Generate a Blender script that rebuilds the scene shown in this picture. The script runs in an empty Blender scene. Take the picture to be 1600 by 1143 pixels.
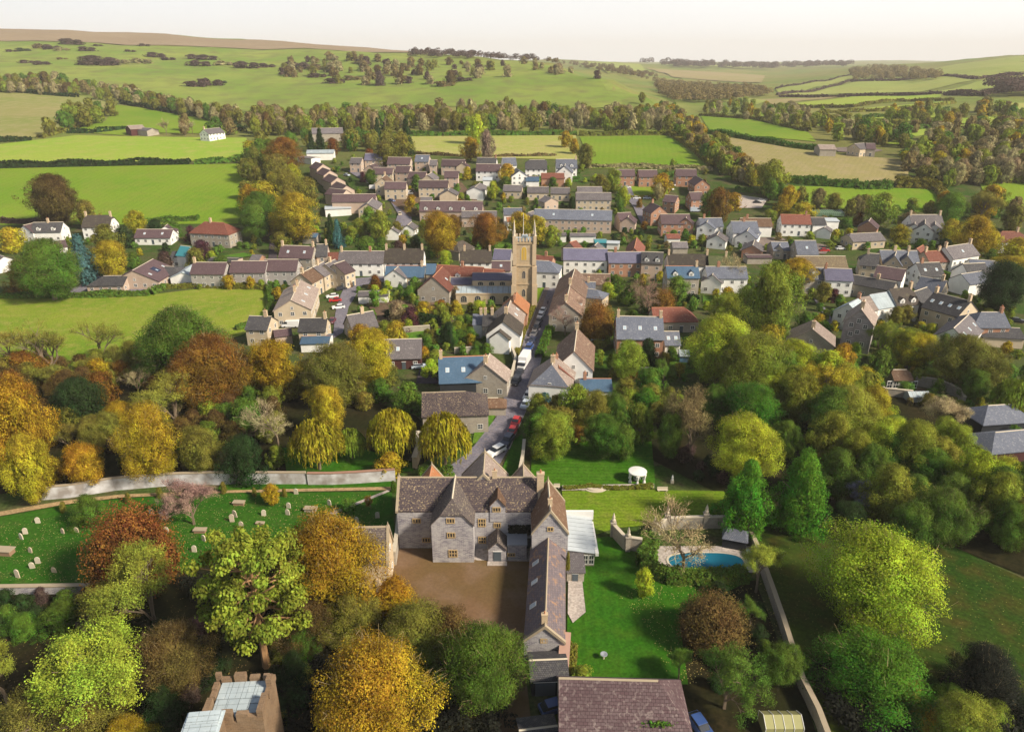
import bpy, bmesh, math, random
import numpy as np
from mathutils import Vector, Matrix
R_ = math.radians
SC = bpy.context.scene
# ------------------------------------------------------------------ camera, sky, sun, exposure
PITCH = 23.0; FPX = 1110.0; CAMH = 75.0
cam = bpy.data.objects.new('camera', bpy.data.cameras.new('camera'))
SC.collection.objects.link(cam); SC.camera = cam
cam.location = (0, 0, CAMH); cam.rotation_euler = (R_(90 - PITCH), 0, 0)
cam.data.sensor_width = 36; cam.data.lens = 36 * FPX / 1600
cam.data.clip_start = 1; cam.data.clip_end = 40000
SUN_EL, SUN_AZ = 37.0, 118.0      # azimuth clockwise from the view direction (+Y)
SUN_E, SKY_E, EXPO = 5.0, 0.058, 0.66
w = bpy.data.worlds.new('World'); SC.world = w; w.use_nodes = True
nt = w.node_tree; nt.nodes.clear()
out = nt.nodes.new('ShaderNodeOutputWorld'); bg = nt.nodes.new('ShaderNodeBackground')
sky = nt.nodes.new('ShaderNodeTexSky'); sky.sky_type = 'NISHITA'; sky.sun_disc = False
sky.sun_elevation = R_(SUN_EL); sky.sun_rotation = R_(SUN_AZ); sky.air_density = 1.0; sky.dust_density = 1.0
# thin bright cloud sheet over the sky: nearly white, a little warmer low on the right
tc = nt.nodes.new('ShaderNodeTexCoord'); sep = nt.nodes.new('ShaderNodeSeparateXYZ')
nt.links.new(tc.outputs['Generated'], sep.inputs[0])
rx = nt.nodes.new('ShaderNodeMapRange'); rx.inputs[1].default_value = -.6; rx.inputs[2].default_value = .7
nt.links.new(sep.outputs[0], rx.inputs[0])
cmx = nt.nodes.new('ShaderNodeMix'); cmx.data_type = 'RGBA'
cmx.inputs[6].default_value = (10.3, 10.8, 11.3, 1); cmx.inputs[7].default_value = (13.2, 13.2, 13.1, 1)
nt.links.new(rx.outputs[0], cmx.inputs[0])
cn = nt.nodes.new('ShaderNodeTexNoise'); cn.inputs['Scale'].default_value = 2.2; cn.inputs['Detail'].default_value = 4
mp = nt.nodes.new('ShaderNodeMapping'); mp.inputs['Scale'].default_value = (1, 1, 3.5)
nt.links.new(tc.outputs['Generated'], mp.inputs[0]); nt.links.new(mp.outputs[0], cn.inputs['Vector'])
cr = nt.nodes.new('ShaderNodeMapRange'); cr.inputs[1].default_value = .3; cr.inputs[2].default_value = .7
cr.inputs[3].default_value = .93; cr.inputs[4].default_value = 1.0
nt.links.new(cn.outputs[0], cr.inputs[0])
mx = nt.nodes.new('ShaderNodeMix'); mx.data_type = 'RGBA'
zr = nt.nodes.new('ShaderNodeMapRange'); zr.inputs[1].default_value = .10; zr.inputs[2].default_value = .5; zr.inputs[3].default_value = 1; zr.inputs[4].default_value = .10
nt.links.new(sep.outputs[2], zr.inputs[0]); zm = nt.nodes.new('ShaderNodeMath'); zm.operation = 'MULTIPLY'
nt.links.new(cr.outputs[0], zm.inputs[0]); nt.links.new(zr.outputs[0], zm.inputs[1])
nt.links.new(zm.outputs[0], mx.inputs[0]); nt.links.new(sky.outputs[0], mx.inputs[6]); nt.links.new(cmx.outputs[2], mx.inputs[7])
gl = nt.nodes.new('ShaderNodeMapRange'); gl.inputs[1].default_value = 0; gl.inputs[2].default_value = .09; gl.inputs[3].default_value = SKY_E * 1.06; gl.inputs[4].default_value = SKY_E
nt.links.new(sep.outputs[2], gl.inputs[0]); nt.links.new(gl.outputs[0], bg.inputs['Strength'])     # brighter close to the horizon
nt.links.new(mx.outputs[2], bg.inputs['Color']); nt.links.new(bg.outputs[0], out.inputs[0])
sl = bpy.data.lights.new('sun', 'SUN'); sl.energy = SUN_E; sl.angle = R_(7); sl.color = (1.0, .88, .70)
so = bpy.data.objects.new('sun', sl); SC.collection.objects.link(so)
_sd = Vector((math.sin(R_(SUN_AZ)) * math.cos(R_(SUN_EL)), math.cos(R_(SUN_AZ)) * math.cos(R_(SUN_EL)), math.sin(R_(SUN_EL))))
so.rotation_euler = _sd.to_track_quat('Z', 'Y').to_euler(); so.location = (200, 0, 300)
SC.view_settings.view_transform = 'Standard'; SC.view_settings.look = 'None'
SC.view_settings.exposure = EXPO; SC.view_settings.gamma = 1
SC.cycles.max_bounces = 4; SC.cycles.diffuse_bounces = 2; SC.cycles.glossy_bounces = 2
SC.cycles.transmission_bounces = 2; SC.cycles.transparent_max_bounces = 4; SC.cycles.volume_bounces = 0
random.seed(7); rng = np.random.default_rng(7)
# ------------------------------------------------------------------ terrain
CP, SP = math.cos(R_(PITCH)), math.sin(R_(PITCH))
def slope(py):
    v = 571.5 - np.asarray(py, float)
    return -(v * CP - FPX * SP) / (FPX * CP + v * SP)
FK = [700, 850, 1000, 1200, 1400, 1900, 2600, 3600, 5200, 9000, 13000]
# rows: photo column of the horizon, then the photo row seen at each distance ('z..' = plain height where hidden)
TT = {-700: [178, 145, 118, 92, 68, 42, 'z140', 'z130', 'z120', 'z100', 'z60'],
      0: [176, 144, 118, 92, 66, 44.5, 'z148', 'z120', 'z100', 'z80', 'z60'],
      200: [178, 155, 125, 95, 72, 50, 'z140', 'z110', 'z100', 'z80', 'z60'],
      400: [185, 165, 135, 105, 80, 62, 'z120', 'z100', 'z90', 'z80', 'z60'],
      640: [188, 160, 130, 105, 85, 79, 'z90', 'z70', 'z70', 'z80', 'z60'],
      850: [190, 160, 125, 102, 94, 'z66', 'z50', 92.5, 'z80', 97, 'z70'],
      950: [190, 155, 122, 'z50', 'z35', 112, 105, 96, 'z70', 97, 'z70'],
      1010: [186, 151, 'z38', 'z34', 138, 125, 112, 100, 'z68', 97, 'z70'],
      1070: [195, 175, 160, 150, 143, 130, 115, 102, 'z66', 97, 'z70'],
      1200: [192, 175, 162, 151, 143, 131, 119, 108, 101, 97, 'z70'],
      1400: [188, 168, 155, 143, 133, 115, 101, 'z68', 'z70', 94, 'z70'],
      1600: [183, 160, 143, 125, 110, 92, 86, 'z90', 'z80', 'z80', 'z70'],
      2300: [180, 150, 130, 110, 90, 75, 'z150', 'z120', 'z100', 'z80', 'z70']}
FG = np.geomspace(200, 13000, 520)
PC = sorted(TT)
def _col(c):
    fs = [200, 300, 350, 400, 450, 560]; zs = [0, 0, 3.4, 11, 18.5, 24.5]
    for f, v in zip(FK, TT[c]):
        zs.append(float(v[1:]) if isinstance(v, str) else CAMH - f * float(slope(v))); fs.append(f)
    z = np.interp(np.log(FG), np.log(fs), zs)
    k = np.exp(-np.linspace(-2, 2, 15) ** 2); k /= k.sum()
    zp = np.pad(z, 7, mode='edge'); zz = np.convolve(zp, k, 'valid')
    return np.where(FG < 285, 0, zz)
_C = np.array([_col(c) for c in PC])
TG = np.linspace(-1.6, 1.6, 241)
_px = 800 + TG * 1206
ZG = np.zeros((len(TG), len(FG)))
for i, p in enumerate(_px):
    j = min(max(np.searchsorted(PC, p) - 1, 0), len(PC) - 2)
    u = min(max((p - PC[j]) / (PC[j + 1] - PC[j]), 0), 1); u = u * u * (3 - 2 * u) * .5 + u * .5
    ZG[i] = _C[j] * (1 - u) + _C[j + 1] * u
_x = TG[:, None] * FG[None, :]; _y = np.broadcast_to(FG[None, :], _x.shape)
_am = np.clip((FG - 600) / 700, 0, 1)[None, :]
ZG += _am * (2.2 * np.sin(_x / 83 + 1.3) * np.sin(_y / 121 + .4) + 1.3 * np.sin(_x / 37 + _y / 61) + .7 * np.sin(_x / 19 - _y / 43))
ZG = np.where(FG[None, :] < 285, 0, ZG)
LF0, LF1 = math.log(200), math.log(13000)
def ground(x, y):
    x = np.asarray(x, float); y = np.asarray(y, float)
    F = np.maximum(y, 200.0); t = np.clip(x / F, -1.599, 1.599)
    a = (t + 1.6) / 3.2 * (len(TG) - 1); b = np.clip((np.log(F) - LF0) / (LF1 - LF0) * (len(FG) - 1), 0, len(FG) - 1.001)
    i = np.clip(a.astype(int), 0, len(TG) - 2); j = b.astype(int); u = a - i
    f0 = FG[j]; f1 = FG[j + 1]; v = np.clip((F - f0) / (f1 - f0), 0, 1)
    z = (ZG[i, j] * (1 - u) + ZG[i + 1, j] * u) * (1 - v) + (ZG[i, j + 1] * (1 - u) + ZG[i + 1, j + 1] * u) * v
    return z
def gz(x, y): return float(ground(x, y))
FS = np.geomspace(30, 12800, 1500)
def pix(px, py, h=0.0):
    """The place on the land (h metres above it) that the photograph shows at this photo pixel."""
    v = 571.5 - py; fw = FPX * CP + v * SP; s = -(v * CP - FPX * SP) / fw; t = (px - 800) / fw
    if s > 0:
        F = (CAMH - h) / s
        if 0 < F < 284: return Vector((t * F, F, h))
    z = CAMH - FS * s; g = ground(t * FS, FS) + h
    k = np.nonzero(z <= g)[0]
    if len(k) == 0: F = 12000.
    else:
        k = k[0]
        if k == 0: F = FS[0]
        else:
            d0 = z[k - 1] - g[k - 1]; d1 = z[k] - g[k]; F = FS[k - 1] + (FS[k] - FS[k - 1]) * d0 / (d0 - d1)
    return Vector((t * F, F, gz(t * F, F) + h))
def topix(p):
    x, y, z = p; dz = z - CAMH
    dep = y * CP - dz * SP; up = y * SP + dz * CP
    return 800 + FPX * x / dep, 571.5 - FPX * up / dep
def mpp(p): return ((p[1] * CP + (CAMH - p[2]) * SP) / FPX)      # metres per photo pixel
# ------------------------------------------------------------------ object helpers
COL = SC.collection
def link(o): COL.objects.link(o); return o
def empty(name, loc, rz=0):
    o = bpy.data.objects.new(name, None); o.location = loc; o.rotation_euler = (0, 0, rz); o.empty_display_size = .5
    return link(o)
def tag(o, label=None, cat=None, group=None, kind=None):
    if label: o['label'] = label
    if cat: o['category'] = cat
    if group: o['group'] = group
    if kind: o['kind'] = kind
    return o
def put(name, me, parent=None, loc=(0, 0, 0), rz=0, scale=None, color=None):
    o = bpy.data.objects.new(name, me); o.location = loc; o.rotation_euler = (0, 0, rz)
    if scale: o.scale = scale
    if color: o.color = (*color[:3], 1)
    if parent: o.parent = parent
    return link(o)
def mesh(name, verts, faces, mats, mi=None, uv=True, smooth=False):
    me = bpy.data.meshes.new(name); me.from_pydata([tuple(v) for v in verts], [], faces)
    for m in (mats if isinstance(mats, (list, tuple)) else [mats]): me.materials.append(m)
    if mi is not None: me.polygons.foreach_set('material_index', mi)
    if uv:
        ul = me.uv_layers.new(name='UVMap')
        for p in me.polygons:
            n = p.normal
            if abs(n.z) > .98: ux, vx = Vector((1, 0, 0)), Vector((0, 1, 0))
            else:
                ux = Vector((0, 0, 1)).cross(n).normalized(); vx = n.cross(ux)
            for li in p.loop_indices:
                c = me.vertices[me.loops[li].vertex_index].co; ul.data[li].uv = (c.dot(ux), c.dot(vx))
    if smooth: me.polygons.foreach_set('use_smooth', [True] * len(me.polygons))
    me.update(); return me
def npmesh(name, V, nper, mats, mi=None, smooth=False):
    """V: (n*nper,3) vertices, every nper of them one face."""
    me = bpy.data.meshes.new(name); n = len(V) // nper
    me.vertices.add(len(V)); me.vertices.foreach_set('co', V.astype(np.float32).ravel())
    me.loops.add(len(V)); me.loops.foreach_set('vertex_index', np.arange(len(V), dtype=np.int32))
    me.polygons.add(n); me.polygons.foreach_set('loop_start', np.arange(0, len(V), nper, dtype=np.int32))
    for m in (mats if isinstance(mats, (list, tuple)) else [mats]): me.materials.append(m)
    if mi is not None: me.polygons.foreach_set('material_index', np.asarray(mi, dtype=np.int32))
    me.update(calc_edges=True); return me
class MB:
    """Collects boxes, prisms and tubes into one mesh."""
    def __init__(s): s.v = []; s.f = []; s.m = []
    def add(s, vs, fs, m=0):
        b = len(s.v); s.v += [tuple(v) for v in vs]; s.f += [tuple(i + b for i in f) for f in fs]; s.m += [m] * len(fs); return s
    def box(s, x0, x1, y0, y1, z0, z1, m=0, mt=None):
        vs = [(x0, y0, z0), (x1, y0, z0), (x1, y1, z0), (x0, y1, z0), (x0, y0, z1), (x1, y0, z1), (x1, y1, z1), (x0, y1, z1)]
        if mt is not None: vs = [mt @ Vector(v) for v in vs]
        return s.add(vs, [(3, 2, 1, 0), (4, 5, 6, 7), (0, 1, 5, 4), (1, 2, 6, 5), (2, 3, 7, 6), (3, 0, 4, 7)], m)
    def prism(s, poly, z0, z1, m=0):
        n = len(poly); vs = [(p[0], p[1], z0) for p in poly] + [(p[0], p[1], z1) for p in poly]
        fs = [tuple(range(n - 1, -1, -1)), tuple(range(n, 2 * n))] + [(i, (i + 1) % n, n + (i + 1) % n, n + i) for i in range(n)]
        return s.add(vs, fs, m)
    def tube(s, a, b, r0, r1, n=6, m=0):
        a = Vector(a); b = Vector(b); d = (b - a).normalized(); u = d.orthogonal().normalized(); w_ = d.cross(u); vs = []
        for p, r in ((a, r0), (b, r1)):
            for k in range(n):
                t = 2 * math.pi * k / n; vs.append(p + (u * math.cos(t) + w_ * math.sin(t)) * r)
        fs = [(k, (k + 1) % n, n + (k + 1) % n, n + k) for k in range(n)] + [tuple(range(n - 1, -1, -1)), tuple(range(n, 2 * n))]
        return s.add(vs, fs, m)
    def lathe(s, prof, n=12, c=(0, 0), m=0):
        vs = []; 
        for r, z in prof:
            for k in range(n):
                t = 2 * math.pi * k / n; vs.append((c[0] + r * math.cos(t), c[1] + r * math.sin(t), z))
        fs = [(j * n + k, j * n + (k + 1) % n, (j + 1) * n + (k + 1) % n, (j + 1) * n + k) for j in range(len(prof) - 1) for k in range(n)]
        fs += [tuple(range(n - 1, -1, -1)), tuple(range((len(prof) - 1) * n, len(prof) * n))]
        return s.add(vs, fs, m)
    def mesh(s, name, mats, **k): return mesh(name, s.v, s.f, mats, s.m, **k)
# ------------------------------------------------------------------ materials
def newmat(name):
    m = bpy.data.materials.new(name); m.use_nodes = True; t = m.node_tree; t.nodes.clear()
    o = t.nodes.new('ShaderNodeOutputMaterial'); b = t.nodes.new('ShaderNodeBsdfPrincipled')
    t.links.new(b.outputs[0], o.inputs[0]); b.inputs['Roughness'].default_value = .9
    b.inputs['Specular IOR Level'].default_value = .2
    return m, t, b
def nd(t, typ, **k):
    n = t.nodes.new('ShaderNode' + typ)
    for a, v in k.items():
        if a in n.inputs: n.inputs[a].default_value = v
        else: setattr(n, a, v)
    return n
def L(t, a, b): t.links.new(a, b)
def mixc(t, fac, a, b, mode='MIX'):
    n = t.nodes.new('ShaderNodeMix'); n.data_type = 'RGBA'; n.blend_type = mode
    for i, v in ((0, fac), (6, a), (7, b)):
        if hasattr(v, 'links'): L(t, v, n.inputs[i])
        elif i == 0: n.inputs[0].default_value = v
        else: n.inputs[i].default_value = (*v[:3], 1)
    return n.outputs[2]
def noise(t, vec, scale, detail=4, lo=.35, hi=.65, a=0., b=1.):
    n = nd(t, 'TexNoise', Scale=scale, Detail=detail); L(t, vec, n.inputs['Vector'])
    r = nd(t, 'MapRange'); L(t, n.outputs[0], r.inputs[0])
    for i, v in ((1, lo), (2, hi), (3, a), (4, b)): r.inputs[i].default_value = v
    return r.outputs[0]
def coords(t, kind='Object'): return nd(t, 'TexCoord').outputs[kind]
def bump(t, b, h, dist=.05, strength=.6):
    n = nd(t, 'Bump', Strength=strength, Distance=dist); L(t, h, n.inputs['Height']); L(t, n.outputs[0], b.inputs['Normal'])
_GM = {}
def groundmat(name, c1, c2, c3=None, s1=.05, s2=.6, rough=.95, stripe=None, fleck=None, hfa=.72, hfb=1.25):
    """Land: two colours in large patches, a third in fine mottling, optional mowing stripes (direction, width)."""
    if name in _GM: return _GM[name]
    m, t, b = newmat(name); v = coords(t)
    c = mixc(t, noise(t, v, s1, 5), c1, c2)
    c = mixc(t, noise(t, v, s2, 3, .45, .75, 0, .8), c, c3 or [x * .6 for x in c1])
    hf = noise(t, v, 2.5, 2, .3, .7, hfa, hfb)
    c = mixc(t, 1., c, hf, 'MULTIPLY')
    if stripe:
        ang, wd, amt = stripe; mp_ = nd(t, 'Mapping'); mp_.inputs['Rotation'].default_value = (0, 0, R_(ang)); L(t, v, mp_.inputs[0])
        wv = nd(t, 'TexWave', Scale=math.pi / wd / 3.1416 / 2 * 1.0, Distortion=.6, wave_type='BANDS'); L(t, mp_.outputs[0], wv.inputs[0])
        wv.inputs['Detail'].default_value = 1
        r = nd(t, 'MapRange'); L(t, wv.outputs['Fac'], r.inputs[0]); r.inputs[1].default_value = .3; r.inputs[2].default_value = .7
        r.inputs[3].default_value = 1 - amt; r.inputs[4].default_value = 1 + amt * .6
        c = mixc(t, 1., c, r.outputs[0], 'MULTIPLY')
    if fleck:
        col, amt = fleck; c = mixc(t, noise(t, v, 3.0, 6, 1 - amt, 1 - amt + .05), c, col)
    L(t, c, b.inputs['Base Color']); b.inputs['Roughness'].default_value = rough
    b.inputs['Specular IOR Level'].default_value = .05
    _GM[name] = m; return m
def wallmat(name, c1, c2, mortar, bw=.45, rh=.22, plain=False, rough=.9, bumpd=.02):
    m, t, b = newmat(name); uv = coords(t, 'UV'); ob = coords(t)
    rnd = nd(t, 'ObjectInfo').outputs['Random']
    if plain: c = mixc(t, noise(t, ob, .5, 6), c1, c2)
    else:
        br = nd(t, 'TexBrick', Scale=1.0); L(t, uv, br.inputs[0])
        br.inputs['Brick Width'].default_value = bw; br.inputs['Row Height'].default_value = rh; br.inputs['Mortar Size'].default_value = .018
        br.inputs['Color1'].default_value = (*c1, 1); br.inputs['Color2'].default_value = (*c2, 1); br.inputs['Mortar'].default_value = (*mortar, 1)
        c = mixc(t, noise(t, ob, .6, 6, .4, .75, 0, .7), br.outputs[0], mortar)
        c = mixc(t, noise(t, ob, 3.5, 5, .5, .8, 0, .5), c, [x * .45 for x in c1])
        bump(t, b, br.outputs['Fac'], -bumpd)
    c = mixc(t, noise(t, ob, .25, 4, .3, .7, 0, .25), c, [x * .7 for x in c2])
    L(t, c, b.inputs['Base Color']); b.inputs['Roughness'].default_value = rough; return m
def roofmat(name, c1, c2, spot, bw=.35, rh=.3, spots=.45, rough=.75, spotsc=2.2):
    m, t, b = newmat(name); uv = coords(t, 'UV'); ob = coords(t)
    br = nd(t, 'TexBrick', Scale=1.0); L(t, uv, br.inputs[0])
    br.inputs['Brick Width'].default_value = bw; br.inputs['Row Height'].default_value = rh; br.inputs['Mortar Size'].default_value = .03
    br.inputs['Color1'].default_value = (*c1, 1); br.inputs['Color2'].default_value = (*c2, 1); br.inputs['Mortar'].default_value = (*[x * .45 for x in c1], 1)
    c = mixc(t, noise(t, ob, spotsc, 6, .55, .66, 0, spots), br.outputs[0], spot)
    c = mixc(t, noise(t, ob, .35, 5, .35, .7, 0, .5), c, [x * .6 for x in c1])
    rr = nd(t, 'MapRange'); L(t, nd(t, 'ObjectInfo').outputs['Random'], rr.inputs[0]); rr.inputs[3].default_value = .8; rr.inputs[4].default_value = 1.2
    c = mixc(t, 1., c, rr.outputs[0], 'MULTIPLY')
    bump(t, b, br.outputs['Fac'], -.03)
    L(t, c, b.inputs['Base Color']); b.inputs['Roughness'].default_value = rough; b.inputs['Specular IOR Level'].default_value = .3; return m
def plain(name, c, rough=.6, metal=0, spec=.4):
    m, t, b = newmat(name); ob = coords(t)
    cc = mixc(t, noise(t, ob, 1.7, 5, .3, .7, 0, .35), c, [x * .75 for x in c])
    L(t, cc, b.inputs['Base Color']); b.inputs['Roughness'].default_value = rough; b.inputs['Metallic'].default_value = metal
    b.inputs['Specular IOR Level'].default_value = spec; return m
def stdmat(name, c, rough=.4):        # coloured by the object (car paint)
    m, t, b = newmat(name); L(t, nd(t, 'ObjectInfo').outputs['Color'], b.inputs['Base Color']); b.inputs['Roughness'].default_value = rough
    b.inputs['Specular IOR Level'].default_value = .5; b.inputs['Coat Weight'].default_value = .3; return m
def leafmat(name, trans=.32, nsc=.35):
    m, t, b = newmat(name); g = nd(t, 'ObjectInfo'); ob = coords(t)
    isl = nd(t, 'NewGeometry').outputs['Random Per Island']
    h = nd(t, 'HueSaturation'); L(t, g.outputs['Color'], h.inputs['Color']); lo = noise(t, ob, 1.6, 3, .35, .65, -.010, .03)
    ad = nd(t, 'Math', operation='ADD')
    r = nd(t, 'MapRange'); L(t, isl, r.inputs[0]); r.inputs[3].default_value = .475; r.inputs[4].default_value = .52; L(t, r.outputs[0], ad.inputs[0]); L(t, lo, ad.inputs[1]); L(t, ad.outputs[0], h.inputs['Hue'])
    r2 = nd(t, 'MapRange'); L(t, isl, r2.inputs[0]); r2.inputs[3].default_value = .62; r2.inputs[4].default_value = 1.38; L(t, r2.outputs[0], h.inputs['Value'])
    n2 = noise(t, ob, 6.5, 4, .36, .64, .5, 1.3)
    c = mixc(t, 1., h.outputs[0], n2, 'MULTIPLY')
    tr = nd(t, 'BsdfTranslucent'); L(t, c, tr.inputs[0]); L(t, c, b.inputs['Base Color']); b.inputs['Specular IOR Level'].default_value = .12
    b.inputs['Roughness'].default_value = .8
    ms = nd(t, 'MixShader'); ms.inputs[0].default_value = trans; L(t, b.outputs[0], ms.inputs[1]); L(t, tr.outputs[0], ms.inputs[2])
    L(t, ms.outputs[0], t.nodes['Material Output'].inputs[0]); return m
LEAF = leafmat('foliage'); BARK = plain('bark', (.16, .12, .08), .95); TWIG = leafmat('twigs', .0)
WALL = {'w': wallmat('white_render', (.80, .79, .76), (.72, .71, .68), (.6, .6, .6), plain=True),
        's': wallmat('rubble_stone', (.36, .31, .24), (.27, .24, .21), (.44, .40, .34)),
        'b': wallmat('orange_brick', (.40, .15, .07), (.34, .13, .07), (.42, .30, .22), .22, .08),
        'p': wallmat('pink_beige_brick', (.50, .35, .26), (.43, .31, .24), (.5, .42, .35), .22, .08),
        'c': wallmat('cream_render', (.52, .43, .31), (.46, .38, .28), (.5, .4, .3), plain=True),
        'g': wallmat('grey_cladding', (.30, .28, .28), (.36, .33, .31), (.4, .38, .36), .9, .16),
        'm': wallmat('maroon_boarding', (.10, .035, .03), (.08, .03, .03), (.05, .02, .02), 3, .18),
        'k': wallmat('dark_boarding', (.03, .035, .045), (.025, .03, .04), (.02, .02, .02), 3, .18),
        'h': wallmat('weathered_boards', (.34, .31, .30), (.28, .26, .26), (.12, .11, .11), 5, .5),
        'M': wallmat('manor_stone', (.42, .40, .40), (.17, .155, .20), (.56, .54, .52), .62, .21, bumpd=.05),
        'o': wallmat('golden_stone', (.47, .35, .21), (.37, .27, .17), (.5, .41, .28), .9, .45),
        'a': wallmat('pale_sunny_stone', (.56, .43, .28), (.50, .38, .25), (.50, .40, .28), .5, .22),
        'x': wallmat('blotchy_limewash', (.58, .58, .60), (.30, .27, .25), (.4, .4, .4), plain=True), 'z': wallmat('weathered_brown_stone', (.22, .14, .08), (.15, .10, .065), (.28, .2, .13), .5, .25),
        't': plain('teal_boarding', (.08, .22, .25), .7), 'u': plain('blue_boarding', (.10, .20, .32), .7)}
ROOF = {'S': roofmat('blue_grey_slate', (.115, .13, .175), (.15, .165, .21), (.26, .27, .28), .3, .25),
        'D': roofmat('dark_slate', (.055, .053, .06), (.08, .078, .085), (.16, .16, .13), .3, .25),
        'K': roofmat('lichened_stone_tile', (.105, .085, .085), (.15, .12, .11), (.42, .36, .24), .45, .34, .75, .75, 3.5),
        'k': roofmat('dark_stone_tile', (.06, .045, .055), (.115, .085, .078), (.42, .33, .19), .45, .34, .75, .75, 3.6),
        'R': roofmat('clay_tile', (.22, .07, .045), (.17, .06, .045), (.32, .22, .16), .22, .24, .4),
        'O': roofmat('orange_tile', (.42, .17, .07), (.36, .15, .07), (.40, .30, .20), .22, .24, .4),
        'X': roofmat('patched_stone_tile', (.17, .135, .14), (.105, .09, .11), (.30, .17, .09), .5, .34, .8, .75, 1.3), 'J': roofmat('maroon_stone_tile', (.105, .06, .068), (.15, .105, .11), (.33, .27, .25), .5, .36, .6, .8, 2.2),
        'Q': roofmat('brown_stone_tile', (.22, .135, .095), (.155, .10, .08), (.40, .32, .23), .45, .34, .75, .8, 1.6),
        'N': roofmat('brown_tile', (.18, .10, .06), (.14, .085, .055), (.36, .28, .20), .22, .24, .5),
        'P': roofmat('purple_brown_tile', (.10, .062, .070), (.085, .055, .063), (.17, .13, .12), .3, .3, .35),
        'T': roofmat('old_thatch', (.085, .07, .06), (.07, .058, .05), (.13, .12, .07), .12, 1.4, .5, .95, .8),
        'Y': roofmat('lichened_gold_tile', (.20, .15, .09), (.16, .12, .08), (.36, .30, .14), .45, .34, .7),
        'Z': roofmat('moss_thatch', (.10, .115, .05), (.08, .09, .04), (.14, .16, .06), .12, 1.4, .5, .95, .8),
        'L': roofmat('lead_sheet', (.36, .42, .45), (.32, .38, .42), (.5, .55, .56), 1.1, 4, .35, .5),
        'V': roofmat('violet_slate', (.13, .125, .20), (.16, .155, .235), (.22, .22, .27), .3, .25, .3),
        'B': roofmat('blue_slate', (.06, .12, .20), (.075, .14, .23), (.14, .20, .26), .3, .25, .3),
        'G': roofmat('grey_tile', (.13, .115, .125), (.165, .15, .155), (.30, .28, .27), .3, .3),
        'A': roofmat('pale_stone_tile', (.32, .25, .215), (.26, .205, .18), (.50, .44, .37), .4, .32, .6),
        'W': plain('white_sheet', (.42, .46, .49), .45), 'q': plain('teal_sheet', (.04, .22, .26), .5)}
WHITE = plain('white_paint', (.72, .71, .68), .5); GLASS = plain('dark_glass', (.03, .035, .045), .12, 0, .6)
STONE = plain('dressed_stone', (.46, .36, .22), .9); PALE = plain('pale_coping', (.50, .44, .34), .9)
BRICK = WALL['b']; POT = plain('clay_pot', (.38, .17, .09), .9); LEAD = plain('lead_flashing', (.26, .28, .31), .5)
GREYM = plain('grey_metal', (.35, .36, .37), .4, .6); DARKW = plain('dark_wood', (.05, .04, .035), .8)
SKYL = plain('skylight_glass', (.38, .48, .56), .08, 0, .8); SOLAR = plain('solar_glass', (.015, .02, .05), .15, 0, .7)
GOLDW = plain('window_stone', (.42, .30, .15), .9)
# ------------------------------------------------------------------ the land
def build_ground():
    tg = TG[::2]; ZS = ZG[::2]
    rows_n = [-220, -60, 40, 120]
    V = []; nT = len(tg)
    for y in rows_n: V += [(t * 200, y, 0.) for t in tg]
    for j, F in enumerate(FG): V += [(t * F, F, ZS[i, j]) for i, t in enumerate(tg)]
    nr = len(rows_n) + len(FG)
    fs = [(r * nT + i, r * nT + i + 1, (r + 1) * nT + i + 1, (r + 1) * nT + i) for r in range(nr - 1) for i in range(nT - 1)]
    m, t, b = newmat('rough_ground'); v = coords(t)
    sp_ = nd(t, 'SeparateXYZ'); L(t, v, sp_.inputs[0])
    near = mixc(t, noise(t, v, .06, 6, .35, .65), (.035, .075, .012), (.075, .085, .03))
    near = mixc(t, noise(t, v, .25, 5, .5, .7, 0, .8), near, (.10, .075, .045))
    far = mixc(t, noise(t, v, .006, 6, .35, .65), (.13, .19, .035), (.21, .20, .06))
    far = mixc(t, noise(t, v, .03, 6, .5, .7, 0, .6), far, (.10, .10, .035))
    r = nd(t, 'MapRange'); L(t, sp_.outputs[1], r.inputs[0]); r.inputs[1].default_value = 420; r.inputs[2].default_value = 600
    c = mixc(t, r.outputs[0], near, far)
    c = mixc(t, 1., c, noise(t, v, 1.6, 4, .3, .7, .6, 1.3), 'MULTIPLY')
    L(t, c, b.inputs['Base Color']); b.inputs['Specular IOR Level'].default_value = .03
    me = mesh('ground', V, fs, m, uv=False, smooth=True)
    tag(put('ground', me), kind='structure')
build_ground()
_lift = [0.0]
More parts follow.
